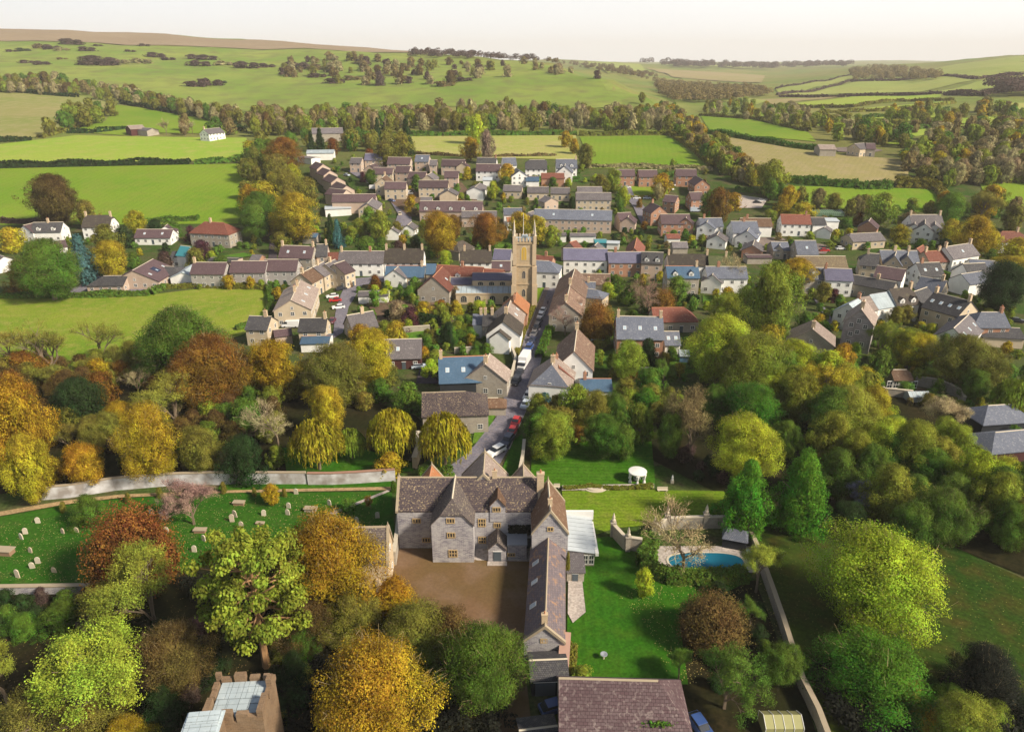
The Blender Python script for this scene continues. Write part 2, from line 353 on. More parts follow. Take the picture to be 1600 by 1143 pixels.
def patch(name, pts, mat, lift=None, world=False, thick=0, kind='structure', cut=None):
    """A sheet of ground (field, lawn, road) draped on the land inside the outline."""
    P = [Vector((p[0], p[1], 0)) for p in pts] if world else [pix(*p) for p in pts]
    if lift is None: _lift[0] += .004; lift = .02 + _lift[0]
    bm = bmesh.new(); vs = [bm.verts.new((p.x, p.y, 0)) for p in P]
    f = bm.faces.new(vs)
    if f.normal.z < 0: f.normal_flip()
    bmesh.ops.triangulate(bm, faces=bm.faces[:])
    xs = [p.x for p in P]; ys = [p.y for p in P]; far = max(ys) > 280
    if far:
        def cuts(a, b, axis):
            q = a
            while q < b:
                st = max(8., min(60, (q if axis == 1 else min(max(ys[0], 300), 2000)) * .03)); q += st
                if q < b:
                    g = bm.verts[:] + bm.edges[:] + bm.faces[:]
                    no = (1, 0, 0) if axis == 0 else (0, 1, 0)
                    bmesh.ops.bisect_plane(bm, geom=g, plane_co=(q, 0, 0) if axis == 0 else (0, q, 0), plane_no=no)
        cuts(min(xs), max(xs), 0); cuts(min(ys), max(ys), 1)
    for v in bm.verts:
        v.co.z = gz(v.co.x, v.co.y) + lift + (0 if v.co.y < 285 else .12 + (v.co.y - 285) * .0008)
    me = bpy.data.meshes.new(name); bmesh.ops.recalc_face_normals(bm, faces=bm.faces[:])
    bm.to_mesh(me); bm.free(); me.materials.append(mat)
    if len(me.polygons) and me.polygons[0].normal.z < 0: me.flip_normals()
    return tag(put(name, me), kind=kind)
def ribbon(a, w_):
    """Outline of a strip w_ metres wide along world points a."""
    l = []; r = []
    for i, p in enumerate(a):
        q = a[min(i + 1, len(a) - 1)] - a[max(i - 1, 0)]; n = Vector((-q.y, q.x, 0)).normalized() * (w_[i] if isinstance(w_, (list, tuple)) else w_) / 2
        l.append(p + n); r.append(p - n)
    return l + r[::-1]
# ------------------------------------------------------------------ foliage
BARKL = plain('pale_twig', (.36, .27, .14), .9)
def leaves(C, Nn, size, jit=.6, asp=1.0, rg=rng):
    """One small bent-free quad per centre C, facing roughly Nn."""
    n = len(C); N = Nn + rg.normal(0, jit, (n, 3)); N /= np.linalg.norm(N, axis=1)[:, None] + 1e-9
    A = np.cross(N, rg.normal(0, 1, (n, 3))); A /= np.linalg.norm(A, axis=1)[:, None] + 1e-9
    B = np.cross(N, A); s = (np.asarray(size) * rg.uniform(.6, 1.35, n))[:, None] * .5
    V = np.stack([C - A * s * asp, C - B * s * .8, C + A * s * asp, C + B * s * .8], 1)
    return V.reshape(-1, 3)
def sph(n, rg=rng, zmin=-1.):
    z = rg.uniform(zmin, 1, n); a = rg.uniform(0, 2 * math.pi, n); r = np.sqrt(1 - z * z)
    return np.stack([r * np.cos(a), r * np.sin(a), z], 1)
PROF = {'broad': lambda u: (np.sin(np.pi * np.clip(u * .93 + .05, 0, 1)) ** .62),
        'dome': lambda u: np.sqrt(np.clip(1 - u * u * .98, 0, 1)),
        'oval': lambda u: np.sin(np.pi * np.clip(u * .9 + .07, 0, 1)) ** .75,
        'cone': lambda u: np.clip(1.02 - u, 0, 1) ** .72 * np.clip(.55 + u * 3, 0, 1),
        'spire': lambda u: np.clip(1.02 - u, 0, 1) ** .95,
        'column': lambda u: np.clip(1 - u, 0, 1) ** .28 * np.clip(.6 + u * 4, 0, 1)}
def crown(profile, seed, nl, leaf, z0=.2, puffs=70, pr=.17, jag=.07, mats=None, core=True, lift=.0, asym=.17, tw=0):
    """Foliage of a unit tree: diameter 1, top at height 1; leaf clumps on puffs spread through its volume."""
    rg = np.random.default_rng(seed); f = PROF[profile]
    u = rg.uniform(0, 1, puffs) ** .85; a = rg.uniform(0, 2 * math.pi, puffs); ph = rg.uniform(0, 6.28, 3)
    rr = .5 * f(u) * (1 + asym * np.sin(2 * a + ph[0]) + asym * .8 * np.sin(3 * a + ph[1] + 4 * u) + asym * .55 * np.sin(5 * a - 7 * u + ph[2]))
    pz = z0 + (1 - z0) * u; R = pr * rg.uniform(.45, 1.45, puffs); k = rg.uniform(.7, 1.2, puffs)
    rad = np.maximum(rr - R * .7, 0) * k
    hr = (1 - z0)
    P = np.stack([rad * np.cos(a), rad * np.sin(a), np.minimum(pz, 1.03 - R * .8)], 1)
    w_ = R ** 1.9; w_ /= w_.sum(); idx = rg.choice(puffs, nl, p=w_)
    d = sph(nl, rg); out = P[idx] - np.array([0, 0, z0 + hr * .35]); out /= np.linalg.norm(out, axis=1)[:, None] + 1e-6
    d = d + out * .5; d /= np.linalg.norm(d, axis=1)[:, None]
    C = P[idx] + d * (R[idx] * rg.uniform(.6, 1.12, nl) ** 1.0)[:, None] * np.array([1, 1, .8])
    C += rg.normal(0, jag * .16, (nl, 3)); sp = rg.uniform(0, 1, nl) < .06; C[sp] += d[sp] * rg.uniform(0, jag * .55, (sp.sum(), 1))
    N = d * .9 + out * .3 + np.array([0, 0, .3])
    V = leaves(C, N, leaf, .34, rg=rg)
    if core:     # inner foliage so that the crown is not hollow
        nc = nl // 6; u2 = rg.uniform(.03, .9, nc); a2 = rg.uniform(0, 6.28, nc); r2 = .5 * f(u2) * rg.uniform(.4, .72, nc)
        C2 = np.stack([r2 * np.cos(a2), r2 * np.sin(a2), z0 + hr * u2], 1); o2 = np.stack([np.cos(a2), np.sin(a2), u2 - .4], 1)
        V = np.concatenate([V, leaves(C2, o2, leaf * 2.4, .3, rg=rg)])
    V[:, :2] *= .5 / np.percentile(np.hypot(V[:, 0], V[:, 1]), 98.5); V[:, 2] *= 1 / np.percentile(V[:, 2], 99.7)
    V[:, 2] = np.maximum(V[:, 2], .005); n0 = len(V) // 4
    if tw:     # pale twigs showing between the leaves
        k_ = rg.integers(0, n0, tw); c_ = V.reshape(-1, 4, 3)[k_].mean(1); d_ = c_ - [0, 0, z0 + .2]; d_ /= np.linalg.norm(d_, axis=1)[:, None]; d_ += rg.normal(0, .35, d_.shape)
        b_ = c_ + d_ * rg.uniform(.01, .05, tw)[:, None]; a_ = c_ - d_ * rg.uniform(.03, .09, tw)[:, None]; u_ = np.cross(d_, rg.normal(0, 1, d_.shape)); u_ /= np.linalg.norm(u_, axis=1)[:, None]; u_ *= .0013
        V = np.concatenate([V, np.stack([a_ - u_, a_ + u_, b_ + u_ * .5, b_ - u_ * .5], 1).reshape(-1, 3)])
        return npmesh('crown', V, 4, [LEAF, BARKL], np.r_[np.zeros(n0, int), np.ones(tw, int)])
    return npmesh('crown', V, 4, mats or LEAF)
def ribs(segs, name='branches', mat=None, n=3):
    """Branch segments (a, b, ra, rb) as thin prisms."""
    V = []
    A = np.array([s[0] for s in segs]); B = np.array([s[1] for s in segs]); ra = np.array([s[2] for s in segs]); rb = np.array([s[3] for s in segs])
    D = B - A; D /= np.linalg.norm(D, axis=1)[:, None] + 1e-9
    U = np.cross(D, np.array([.31, .52, .79])); U /= np.linalg.norm(U, axis=1)[:, None] + 1e-9; W = np.cross(D, U)
    q = []
    for k in range(n):
        t0 = 2 * math.pi * k / n; t1 = 2 * math.pi * (k + 1) / n
        d0 = U * math.cos(t0) + W * math.sin(t0); d1 = U * math.cos(t1) + W * math.sin(t1)
        q.append(np.stack([A + d0 * ra[:, None], A + d1 * ra[:, None], B + d1 * rb[:, None], B + d0 * rb[:, None]], 1))
    return npmesh(name, np.concatenate(q).reshape(-1, 3), 4, mat or BARK)
def grow(seed, levels=5, spread=.55, r0=.028, l0=.2, up=.25, nb=(3, 4), h0=.16, shrink=.78, fine=3):
    rg = random.Random(seed); segs = []; tips = []
    def rec(p, d, l, r, k):
        q = p + d * l; segs.append((tuple(p), tuple(q), r, r * .68))
        if k == 0: tips.append((tuple(q), tuple(d))); return
        for i in range(rg.choice(nb)):
            e = Vector((rg.gauss(0, 1), rg.gauss(0, 1), rg.gauss(0, .8))).normalized()
            nd_ = (d + e * spread + Vector((0, 0, up * .5))).normalized()
            rec(q if i < 2 else p + d * l * rg.uniform(.5, 1), nd_, l * shrink * rg.uniform(.8, 1.15), r * .6, k - 1)
    rec(Vector((0, 0, 0)), Vector((0, 0, 1)), h0, r0, 0 if levels == 0 else levels)
    return segs, tips
def fit(segs, tips):
    """Scale a grown skeleton to a unit tree (diameter 1, height 1)."""
    A = np.array([s[1] for s in segs]); r = np.percentile(np.hypot(A[:, 0], A[:, 1]), 97); z = np.percentile(A[:, 2], 99.5)
    S = np.array([.5 / r, .5 / r, 1 / z])
    return [(np.array(a) * S, np.array(b) * S, x, y) for a, b, x, y in segs], [(np.array(a) * S, np.array(b)) for a, b in tips]
def bare_protos(seed, nleaf, leaf, twr=.0022):
    s, t = fit(*grow(seed, 5, .62, .028, .2, .22, (3, 3, 4), .17, .8))
    big = [q for q in s if q[2] > .011]; fine = [(a, b, max(x * .7, twr), max(y * .7, twr * .8)) for a, b, x, y in s if x <= .011 and x] if True else []
    big = [q for q in s if q[2] > .0035]; rg = np.random.default_rng(seed)
    T = np.array([q[0] for q in t]); Dn = np.array([q[1] for q in t])
    tw = []
    for k in range(4):
        d = Dn + rg.normal(0, .55, Dn.shape); d /= np.linalg.norm(d, axis=1)[:, None]; ln = rg.uniform(.03, .085, len(T))[:, None]
        st = T - Dn * rg.uniform(0, .05, len(T))[:, None]
        tw += [(a, b, twr, twr * .5) for a, b in zip(st, st + d * ln)]
    small = [(a, b, max(x, twr), max(y, twr)) for a, b, x, y in s if x <= .0035]
    tr = ribs(big, 'trunk', BARK, 4)
    V = []
    q = np.array([[a, b] for a, b, _, _ in tw + small]); A, B = q[:, 0], q[:, 1]
    D = B - A; U = np.cross(D, rg.normal(0, 1, D.shape)); U /= np.linalg.norm(U, axis=1)[:, None] + 1e-9; U *= twr
    tv = np.stack([A - U, A + U, B + U * .6, B - U * .6], 1).reshape(-1, 3)
    if nleaf:
        i = rg.integers(0, len(T), nleaf); C = T[i] + rg.normal(0, .03, (nleaf, 3)); tv = np.concatenate([tv, leaves(C, Dn[i] + np.array([0, 0, .4]), leaf, .6, rg=rg)])
    return npmesh('crown', tv, 4, TWIG), tr
def trunk_mesh(seed, fork=.3, r=.028, top=.8):
    rg = random.Random(seed); segs = []; p = Vector((0, 0, 0)); d = Vector((rg.gauss(0, .05), rg.gauss(0, .05), 1)).normalized()
    q = p + d * fork; segs.append((tuple(p), tuple(q), r * 1.25, r))
    for i in range(6):
        a = i * 1.05 + rg.uniform(-.3, .3); e = Vector((math.cos(a) * .55, math.sin(a) * .55, 1.1)).normalized()
        l = (top - fork) * rg.uniform(.45, .6); m_ = q + e * l; segs.append((tuple(q), tuple(m_), r * .6, r * .3))
        for j in range(2):
            e2 = (e + Vector((rg.gauss(0, .5), rg.gauss(0, .5), .2))).normalized(); segs.append((tuple(m_), tuple(m_ + e2 * l * .6), r * .3, r * .1))
    return ribs(segs, 'trunk', BARK, 5)
def willow_crown(seed, ns=420, nl=26):
    rg = np.random.default_rng(seed); C = []; N = []
    for k in range(ns):
        a = rg.uniform(0, 6.28); u = rg.uniform(.15, 1) ** .6; r = .44 * u; z = .55 + .42 * math.sqrt(max(0, 1 - u * u)) + rg.uniform(-.05, .03)
        ln = rg.uniform(.25, .62) * (z - .02); nn = nl
        s = np.linspace(0, 1, nn); rr = r + .07 * np.minimum(s * 3, 1) * u; zz = z - ln * s ** 1.15; an = a + rg.normal(0, .03)
        C.append(np.stack([rr * np.cos(an), rr * np.sin(an), zz], 1)); N.append(np.tile([math.cos(a), math.sin(a), .25], (nn, 1)))
    C = np.concatenate(C) + rg.normal(0, .008, (ns * nl, 3)); N = np.concatenate(N); n = len(C)
    N = N + rg.normal(0, .4, N.shape); N /= np.linalg.norm(N, axis=1)[:, None]; B = np.cross(N, [0, 0, 1.]); B /= np.linalg.norm(B, axis=1)[:, None] + 1e-9; A = np.cross(B, N)
    s = rg.uniform(.6, 1.3, n)[:, None]
    V = np.stack([C - A * .032 * s, C - B * .008 * s, C + A * .032 * s, C + B * .008 * s], 1).reshape(-1, 3); V[:, 2] = np.maximum(V[:, 2], .01)
    return npmesh('crown', V, 4, LEAF)
def pine_protos(seed=5):
    rg = random.Random(seed); ng = np.random.default_rng(seed); segs = []; P = []
    pts = [Vector((0, 0, 0)), Vector((.01, 0, .25)), Vector((-.03, .0, .5)), Vector((-.05, -.02, .75)), Vector((-.03, 0, .93))]
    for i in range(4): segs.append((tuple(pts[i]), tuple(pts[i + 1]), .035 - .008 * i, .027 - .008 * i))
    for i in range(44):
        t = .30 + .66 * (i / 44); k = min(int(t / .25), 3); p = pts[k].lerp(pts[k + 1], min((t - .25 * k) / .25, 1))
        a = i * 2.4 + rg.uniform(-.3, .3); ln = (.47 if t < .8 else .30) * rg.uniform(.55, 1) * (.7 if t < .4 else 1)
        m_ = p + Vector((math.cos(a) * ln * .55, math.sin(a) * ln * .55, rg.uniform(-.03, .06))); q = p + Vector((math.cos(a) * ln, math.sin(a) * ln, rg.uniform(.0, .12)))
        segs.append((tuple(p), tuple(m_), .008, .005)); segs.append((tuple(m_), tuple(q), .005, .002)); P.append((q, rg.uniform(.06, .1)))
        for j in range(2):
            e = m_.lerp(q, rg.uniform(.2, .8)) + Vector((rg.gauss(0, .07), rg.gauss(0, .07), rg.uniform(0, .06))); segs.append((tuple(m_), tuple(e), .004, .001)); P.append((e, rg.uniform(.045, .08)))
    P.append((pts[4], .11)); C = []; N = []
    for p, r in P:
        n = int(17000 * r * r * 10 / 5); d = sph(n, ng); C.append(np.array(p) + d * (r * ng.uniform(.3, 1.05, n))[:, None] * [1.1, 1.1, .6]); N.append(d + [0, 0, .6])
    return npmesh('crown', leaves(np.concatenate(C), np.concatenate(N), .024, .5, rg=ng), 4, LEAF), ribs(segs, 'trunk', plain('pine_bark', (.30, .17, .08), .9), 6)
def spray_crown(seed, nl=5000):
    """Bare rust-coloured or beige dome of upright twigs."""
    rg = np.random.default_rng(seed); d = sph(nl, rg, -.15); r0 = rg.uniform(.25, .8, nl)[:, None] * .5
    A = d * r0 * [1, 1, 1.5] + [0, 0, .25]; dd = d + rg.normal(0, .25, d.shape) + [0, 0, .35]; dd /= np.linalg.norm(dd, axis=1)[:, None]
    B = A + dd * rg.uniform(.04, .11, nl)[:, None]; U = np.cross(dd, rg.normal(0, 1, dd.shape)); U /= np.linalg.norm(U, axis=1)[:, None]; U *= .0022
    V = np.stack([A - U, A + U, B + U * .3, B - U * .3], 1).reshape(-1, 3)
    d2 = sph(nl * 2, rg, -.2) * (.5 * rg.uniform(.55, .98, nl * 2) ** .6)[:, None] * (1 + .12 * np.sin(rg.uniform(0, 6, nl * 2)))[:, None]
    V = np.concatenate([V, leaves(d2 * [1, 1, 1.35] + [0, 0, .3], d2 * 2, .018, .7, rg=rg), leaves(d2[::4] * [.8, .8, 1.05] + [0, 0, .27], d2[::4] * 2, .06, .5, rg=rg)])
    V[:, 2] /= np.percentile(V[:, 2], 99.7)
    V[:, 2] = np.clip(V[:, 2], .01, None); return npmesh('crown', V, 4, TWIG)
PR = {}
def protos():
    for i in range(4):
        PR['broad', 2, i] = crown('broad', 10 + i, 26000, .0185, .14, 120, .12)
        PR['oval', 2, i] = crown('oval', 30 + i, 24000, .019, .1, 130, .11)
        PR['dome', 2, i] = crown('dome', 50 + i, 16000, .022, .02, 90, .14)
        PR['broad', 1, i] = crown('broad', 70 + i, 5200, .04, .12, 60, .155)
        PR['oval', 1, i] = crown('oval', 80 + i, 5000, .04, .1, 65, .14)
        PR['dome', 1, i] = crown('dome', 90 + i, 3200, .05, .02, 40, .18)
        PR['broad', 0, i] = crown('broad', 110 + i, 620, .11, .1, 22, .2, jag=.12)
        PR['oval', 0, i] = crown('oval', 120 + i, 560, .11, .08, 20, .19, jag=.12)
        PR['dome', 0, i] = crown('dome', 130 + i, 460, .12, .02, 16, .22, jag=.12)
    for i in range(4):
        PR['broad', 3, i] = crown('broad', 410 + i, 46000, .0135, .12, 130, .12, tw=900, asym=.09); PR['oval', 3, i] = crown('oval', 430 + i, 42000, .014, .1, 130, .115, tw=900, asym=.1)
    for i in range(2):
        PR['dome', 3, i] = crown('dome', 450 + i, 34000, .0145, .02, 110, .125, tw=500, asym=.08)
    for i in range(2):
        PR['cone', 2, i] = crown('cone', 150 + i, 26000, .019, .03, 260, .075); PR['cone', 1, i] = crown('cone', 160 + i, 3000, .05, .04, 70, .13)
        PR['spire', 1, i] = crown('spire', 170 + i, 4000, .05, .02, 90, .12); PR['column', 1, i] = crown('column', 180 + i, 7000, .05, .0, 150, .2, jag=.03)
        PR['willow', 2, i] = willow_crown(190 + i)
        PR['spray', 2, i] = spray_crown(230 + i, 9000); PR['spray', 1, i] = spray_crown(240 + i, 2600)
    for i in range(3):
        PR['bare', 2, i], PR['bare_trunk', 2, i] = bare_protos(200 + i, 3500, .011)
        PR['twig', 2, i], PR['twig_trunk', 2, i] = bare_protos(210 + i, 22000, .0125)
        PR['bare', 0, i] = crown('oval', 220 + i, 420, .06, .1, 30, .2, core=False)
    PR['pine', 2, 0], PR['pine_trunk', 2, 0] = pine_protos()
    for i in range(4): PR['trunk', i] = trunk_mesh(300 + i)
protos()
def proto(kind, lod, seed):
    for l in ([3, 2, 1, 0], [2, 1, 0], [1, 2, 0], [0, 1, 2])[3 - lod]:
        n = len([1 for k in PR if k[0] == kind and len(k) == 3 and k[1] == l])
        if n: return PR[kind, l, seed % n], l, seed % n
CC = {'Y': (.38, .32, .022), 'G': (.38, .25, .018), 'O': (.23, .115, .018), 'R': (.17, .062, .014), 'L': (.36, .43, .03), 'E': (.235, .28, .03),
      'M': (.10, .18, .02), 'N': (.085, .22, .015), 'D': (.028, .058, .014), 'V': (.20, .19, .03), 'B': (.33, .28, .14), 'C': (.09, .03, .045),
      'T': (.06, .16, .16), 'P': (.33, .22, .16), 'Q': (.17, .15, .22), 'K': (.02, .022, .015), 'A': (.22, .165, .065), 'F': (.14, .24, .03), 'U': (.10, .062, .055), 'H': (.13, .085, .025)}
CN = {'Y': 'yellow', 'G': 'golden-orange', 'O': 'orange-brown', 'R': 'russet', 'L': 'lime-yellow', 'E': 'yellow-green', 'M': 'mid-green', 'N': 'bright green',
      'D': 'dark green', 'V': 'olive', 'B': 'bare beige', 'C': 'purple-leaved', 'T': 'blue-green', 'P': 'bare pinkish', 'Q': 'bare bluish', 'K': 'nearly black-green',
      'A': 'brown twiggy', 'F': 'fresh green', 'U': 'dusky brown', 'H': 'brownish-olive'}
KN = {'broad': ('deciduous_tree', 'rounded tree', 'tree'), 'oval': ('tall_tree', 'tall tree', 'tree'), 'dome': ('shrub', 'shrub', 'shrub'), 'cone': ('conifer', 'cone-shaped tree', 'tree'),
      'spire': ('conifer', 'pointed conifer', 'tree'), 'column': ('cypress_tree', 'column-shaped cypress', 'tree'), 'willow': ('willow_tree', 'weeping willow', 'tree'),
      'spray': ('leafless_tree', 'domed twiggy tree', 'tree'), 'bare': ('bare_tree', 'leafless branching tree', 'tree'), 'twig': ('thin_leaved_tree', 'thin-leaved tree with pale branches', 'tree'), 'pine': ('pine_tree', 'scots pine with pale trunk', 'tree')}
RAT = {'broad': 1.05, 'oval': 1.35, 'dome': .8, 'cone': 1.45, 'spire': 2.1, 'column': 2.1, 'willow': 1.0, 'spray': 1.0, 'bare': 1.0, 'twig': 1.0, 'pine': 1.3}
TREES = []
def jcol(c, rg=random, a=.12):
    f = 1 + rg.uniform(-a, a) * 1.3; return tuple(max(x * f * (1 + rg.uniform(-a, a) * .7), .004) for x in c)
def tree_at(p, wm, hm, kind, col, wpx, label=None, group=None, lean=0):
    lod = 3 if wpx > 105 else (2 if wpx > 58 else (1 if wpx > 13 else 0))
    sd = random.randrange(1000); me, l, si = proto(kind, lod, sd); nm, ph, cat = KN[kind]
    r = empty(nm, p, random.uniform(0, 6.28)); tag(r, label, cat, group)
    if lean: r.rotation_euler = (0, lean, 0)
    cc = jcol(CC[col])
    if kind in ('bare', 'twig') and l >= 2:
        put('crown', me, r, scale=(wm, wm, hm), color=cc); put('trunk', PR[kind + '_trunk', 2, si], r, scale=(wm, wm, hm))
    else:
        put('crown', me, r, scale=(wm, wm, hm), color=cc)
        if kind == 'pine': put('trunk', PR['pine_trunk', 2, 0], r, scale=(wm, wm, hm))
        elif kind not in ('dome', 'column') or wpx > 60: put('trunk', PR['trunk', sd % 4], r, scale=(wm, wm, hm * .95))
    return r
def tree(px, py, wpx, kind, col, rat=None, label=None, group=None, lean=0):
    """px, py: top of the tree in the photograph; wpx: how wide it looks."""
    rat = rat or RAT[kind]; h = 8.
    for _ in range(4):
        p = pix(px, py, h); wm = wpx * mpp(p); h = rat * wm + (.8 if kind not in ('dome', 'column') else 0)
    th = math.atan2(CAMH - p.z, p.y); cs, sn = math.cos(th), math.sin(th); cc_ = .46 * h; py = py + .8 * (math.hypot(wm / 2 * sn, cc_ * cs) - cc_ * cs) / mpp(p)
    for _ in range(3): p = pix(px, py, h); wm = wpx * mpp(p); h = rat * wm + (.8 if kind not in ('dome', 'column') else 0)
    p = pix(px, py, h); g = Vector((p.x, p.y, p.z - h)); k = 1.0
    r = tree_at(g, wm / k, h, kind, col, wpx, label, group, lean)
    TREES.append([r, px, py + h / mpp(p) * .55, wpx, kind, col, label]); return r
_VC = {}
def leafc(col):
    m = LEAF.copy(); m.name = 'foliage_' + CN[col].replace(' ', '_').replace('-', '_'); t = m.node_tree
    for n in t.nodes:
        if n.type == 'HUE_SAT':
            for l in list(n.inputs['Color'].links): t.links.remove(l)
            n.inputs['Color'].default_value = (*CC[col], 1)
    return m
def merge(items, name, label):
    """Many small far plants as one mesh of uncountable planting: items (place, width, height, kind, colour)."""
    cols = sorted({i[4] for i in items}); p0 = Vector((0, 400, 0)); VV = []; MI = []
    for p, wm, hm, kind, col in items:
        me, l, si = proto(kind, 0, random.randrange(99))
        if me.name not in _VC:
            a = np.empty(len(me.vertices) * 3, np.float32); me.vertices.foreach_get('co', a); _VC[me.name] = a.reshape(-1, 3)
        a = _VC[me.name]; t = random.uniform(0, 6.28); c, s_ = math.cos(t), math.sin(t)
        if len(a) > 4000: a = a.reshape(-1, 4, 3)[::max(1, len(a) // 2400)].reshape(-1, 3)
        VV.append(np.stack([(a[:, 0] * c - a[:, 1] * s_) * wm + p.x - p0.x, (a[:, 0] * s_ + a[:, 1] * c) * wm + p.y - p0.y, a[:, 2] * hm + p.z], 1)); MI += [cols.index(col)] * (len(a) // 4)
    tag(put(name, npmesh(name, np.concatenate(VV), 4, [leafc(c) for c in cols], MI), None, p0), label, None, None, 'stuff')
def leafbelt(name, pts, hgt, wid, col, leaf=None, dens=1., label=None, cat='hedge', group=None, kind=None, world=False, wob=.25, mat=None):
    """A hedge along photo points: one mesh of small leaves over its top and sides."""
    P = [p if world else pix(*p) for p in pts]; c0 = P[len(P) // 2]; C = []; N = []
    fr = sum(p.y for p in P) / len(P); leaf = leaf or max(.28, fr * .0021)
    for a, b in zip(P[:-1], P[1:]):
        d = b - a; ln = math.hypot(d.x, d.y); n = int(ln * (2 * hgt + wid) / (leaf * leaf) * 2.6 * dens)
        if n < 1: continue
        t = rng.uniform(0, 1, n); s = rng.uniform(0, 1, n) * (2 * hgt + wid)
        ux, uy = d.x / ln, d.y / ln; hh = hgt * (1 + wob * np.sin(t * ln / (hgt * 2.1) + fr) + rng.normal(0, .08, n))
        side = np.where(s < hgt, -1, np.where(s < 2 * hgt, 1, 0)); off = np.where(side == 0, (s - 2 * hgt) - wid / 2, side * wid / 2 * rng.uniform(.8, 1.05, n))
        z = np.where(side == 0, hh, hh * rng.uniform(.02, 1, n)); off = off * (1 + .15 * np.sin(t * ln * 1.3)) * np.where(z > .8 * hh, .85, 1)
        x = a.x + d.x * t - uy * off; y = a.y + d.y * t + ux * off
        C.append(np.stack([x - c0.x, y - c0.y, ground(x, y) + z - c0.z], 1))
        N.append(np.stack([-uy * side, ux * side, np.where(side == 0, 1., .35)], 1))
    C = np.concatenate(C); N = np.concatenate(N); k3 = np.arange(0, len(C), 3); g0 = ground(C[k3, 0] + c0.x, C[k3, 1] + c0.y) - c0.z; C3 = C[k3].copy(); C3[:, 2] = g0 + (C3[:, 2] - g0) * .85
    me = npmesh(name, np.concatenate([leaves(C, N, leaf, .45), leaves(C3, N[k3], leaf * 2.4, .15)]), 4, mat or LEAF)
    o = put(name, me, None, c0, color=jcol(CC[col] if isinstance(col, str) else col)); return tag(o, label, None if kind else cat, group, kind)
def stonewall(name, pts, h, t=.5, mat='s', cap=None, label=None, group=None, cat='wall', h1=None):
    P = [pix(*p) for p in pts]; c0 = P[0]; r = empty(name, c0); tag(r, label, cat, group)
    for nm, off0, off1, z0, z1, m in (('wall_body', -t / 2, t / 2, -.3, h, WALL[mat]), ('coping', -t / 2 - .08, t / 2 + .08, h + .003, h + .16, cap or PALE)):
        O1 = []; O2 = []
        for i, p in enumerate(P):
            q = P[min(i + 1, len(P) - 1)] - P[max(i - 1, 0)]; n = Vector((-q.y, q.x, 0)).normalized(); O1.append(p + n * off0 - c0); O2.append(p + n * off1 - c0)
        vs = []
        for a, b in zip(O1, O2): vs += [(a.x, a.y, a.z + z0), (b.x, b.y, b.z + z0), (b.x, b.y, b.z + z1), (a.x, a.y, a.z + z1)]
        fs = []
        for i in range(len(P) - 1):
            k = 4 * i
            for j in range(4): fs.append((k + j, k + 4 + j, k + 4 + (j + 1) % 4, k + (j + 1) % 4))
        fs += [(0, 1, 2, 3), (4 * len(P) - 1, 4 * len(P) - 2, 4 * len(P) - 3, 4 * len(P) - 4)]
        me = mesh(nm, vs, fs, m); bm = bmesh.new(); bm.from_mesh(me); bmesh.ops.recalc_face_normals(bm, faces=bm.faces[:]); bm.to_mesh(me); bm.free()
        put(nm, me, r)
    return r
# ------------------------------------------------------------------ buildings
HOUSES = []; DULL = plain('weathered_coping', (.33, .27, .19), .95)
def win_mesh(name, w_, h_, cols=2, rows=2, frame=WHITE, glass=GLASS, fw=.1, mull=.06, proud=.06):
    b = MB(); b.box(-w_ / 2, w_ / 2, -proud, .1, 0, fw); b.box(-w_ / 2, w_ / 2, -proud, .1, h_ - fw, h_)
    b.box(-w_ / 2, -w_ / 2 + fw, -proud, .1, fw, h_ - fw); b.box(w_ / 2 - fw, w_ / 2, -proud, .1, fw, h_ - fw)
    for i in range(1, cols): x = -w_ / 2 + w_ * i / cols; b.box(x - mull / 2, x + mull / 2, -proud + .01, .08, fw, h_ - fw)
    for j in range(1, rows): z = h_ * j / rows; b.box(-w_ / 2 + fw, w_ / 2 - fw, -proud + .014, .07, z - mull / 2, z + mull / 2)
    b.box(-w_ / 2 + fw, w_ / 2 - fw, -.02, .06, fw, h_ - fw, 1); return b.mesh(name, [frame, glass])
WIN = win_mesh('window', 1.2, 1.25); WINS = win_mesh('window', .8, 1.0); DOOR = MB().box(-.5, .5, -.06, .1, 0, 2.05, 0).box(-.6, .6, -.04, .12, 2.05, 2.2, 1).mesh('door', [plain('door_paint', (.07, .09, .11), .5), WHITE])
SKY_ = MB().box(-.45, .45, -.6, .6, 0, .07, 0).box(-.36, .36, -.5, .5, .07, .085, 1).mesh('skylight', [WHITE, SKYL])
SOL_ = MB().box(-.5, .5, -.5, .5, 0, .08, 0).mesh('solar_panel', [SOLAR])
def chim_mesh(b_, w1=.95, w2=.7, hh=2.4, pots=2, mat=None):
    b = MB(); b.box(-w1 / 2, w1 / 2, -w2 / 2, w2 / 2, -1.4, hh - 1.0); b.box(-w1 / 2 - .07, w1 / 2 + .07, -w2 / 2 - .07, w2 / 2 + .07, hh - 1.0, hh - .8)
    for i in range(pots): x = (i - (pots - 1) / 2) * w1 * .5; b.lathe([(.14, hh - .8), (.11, hh - .35), (.13, hh - .3)], 8, (x, 0), 1)
    return b.mesh('chimney', [mat or BRICK, POT])
CHB = chim_mesh(0); CHS = chim_mesh(0, 1.0, .75, 2.6, 1, WALL['a']); CHW = chim_mesh(0, .9, .7, 2.4, 1, WALL['w'])
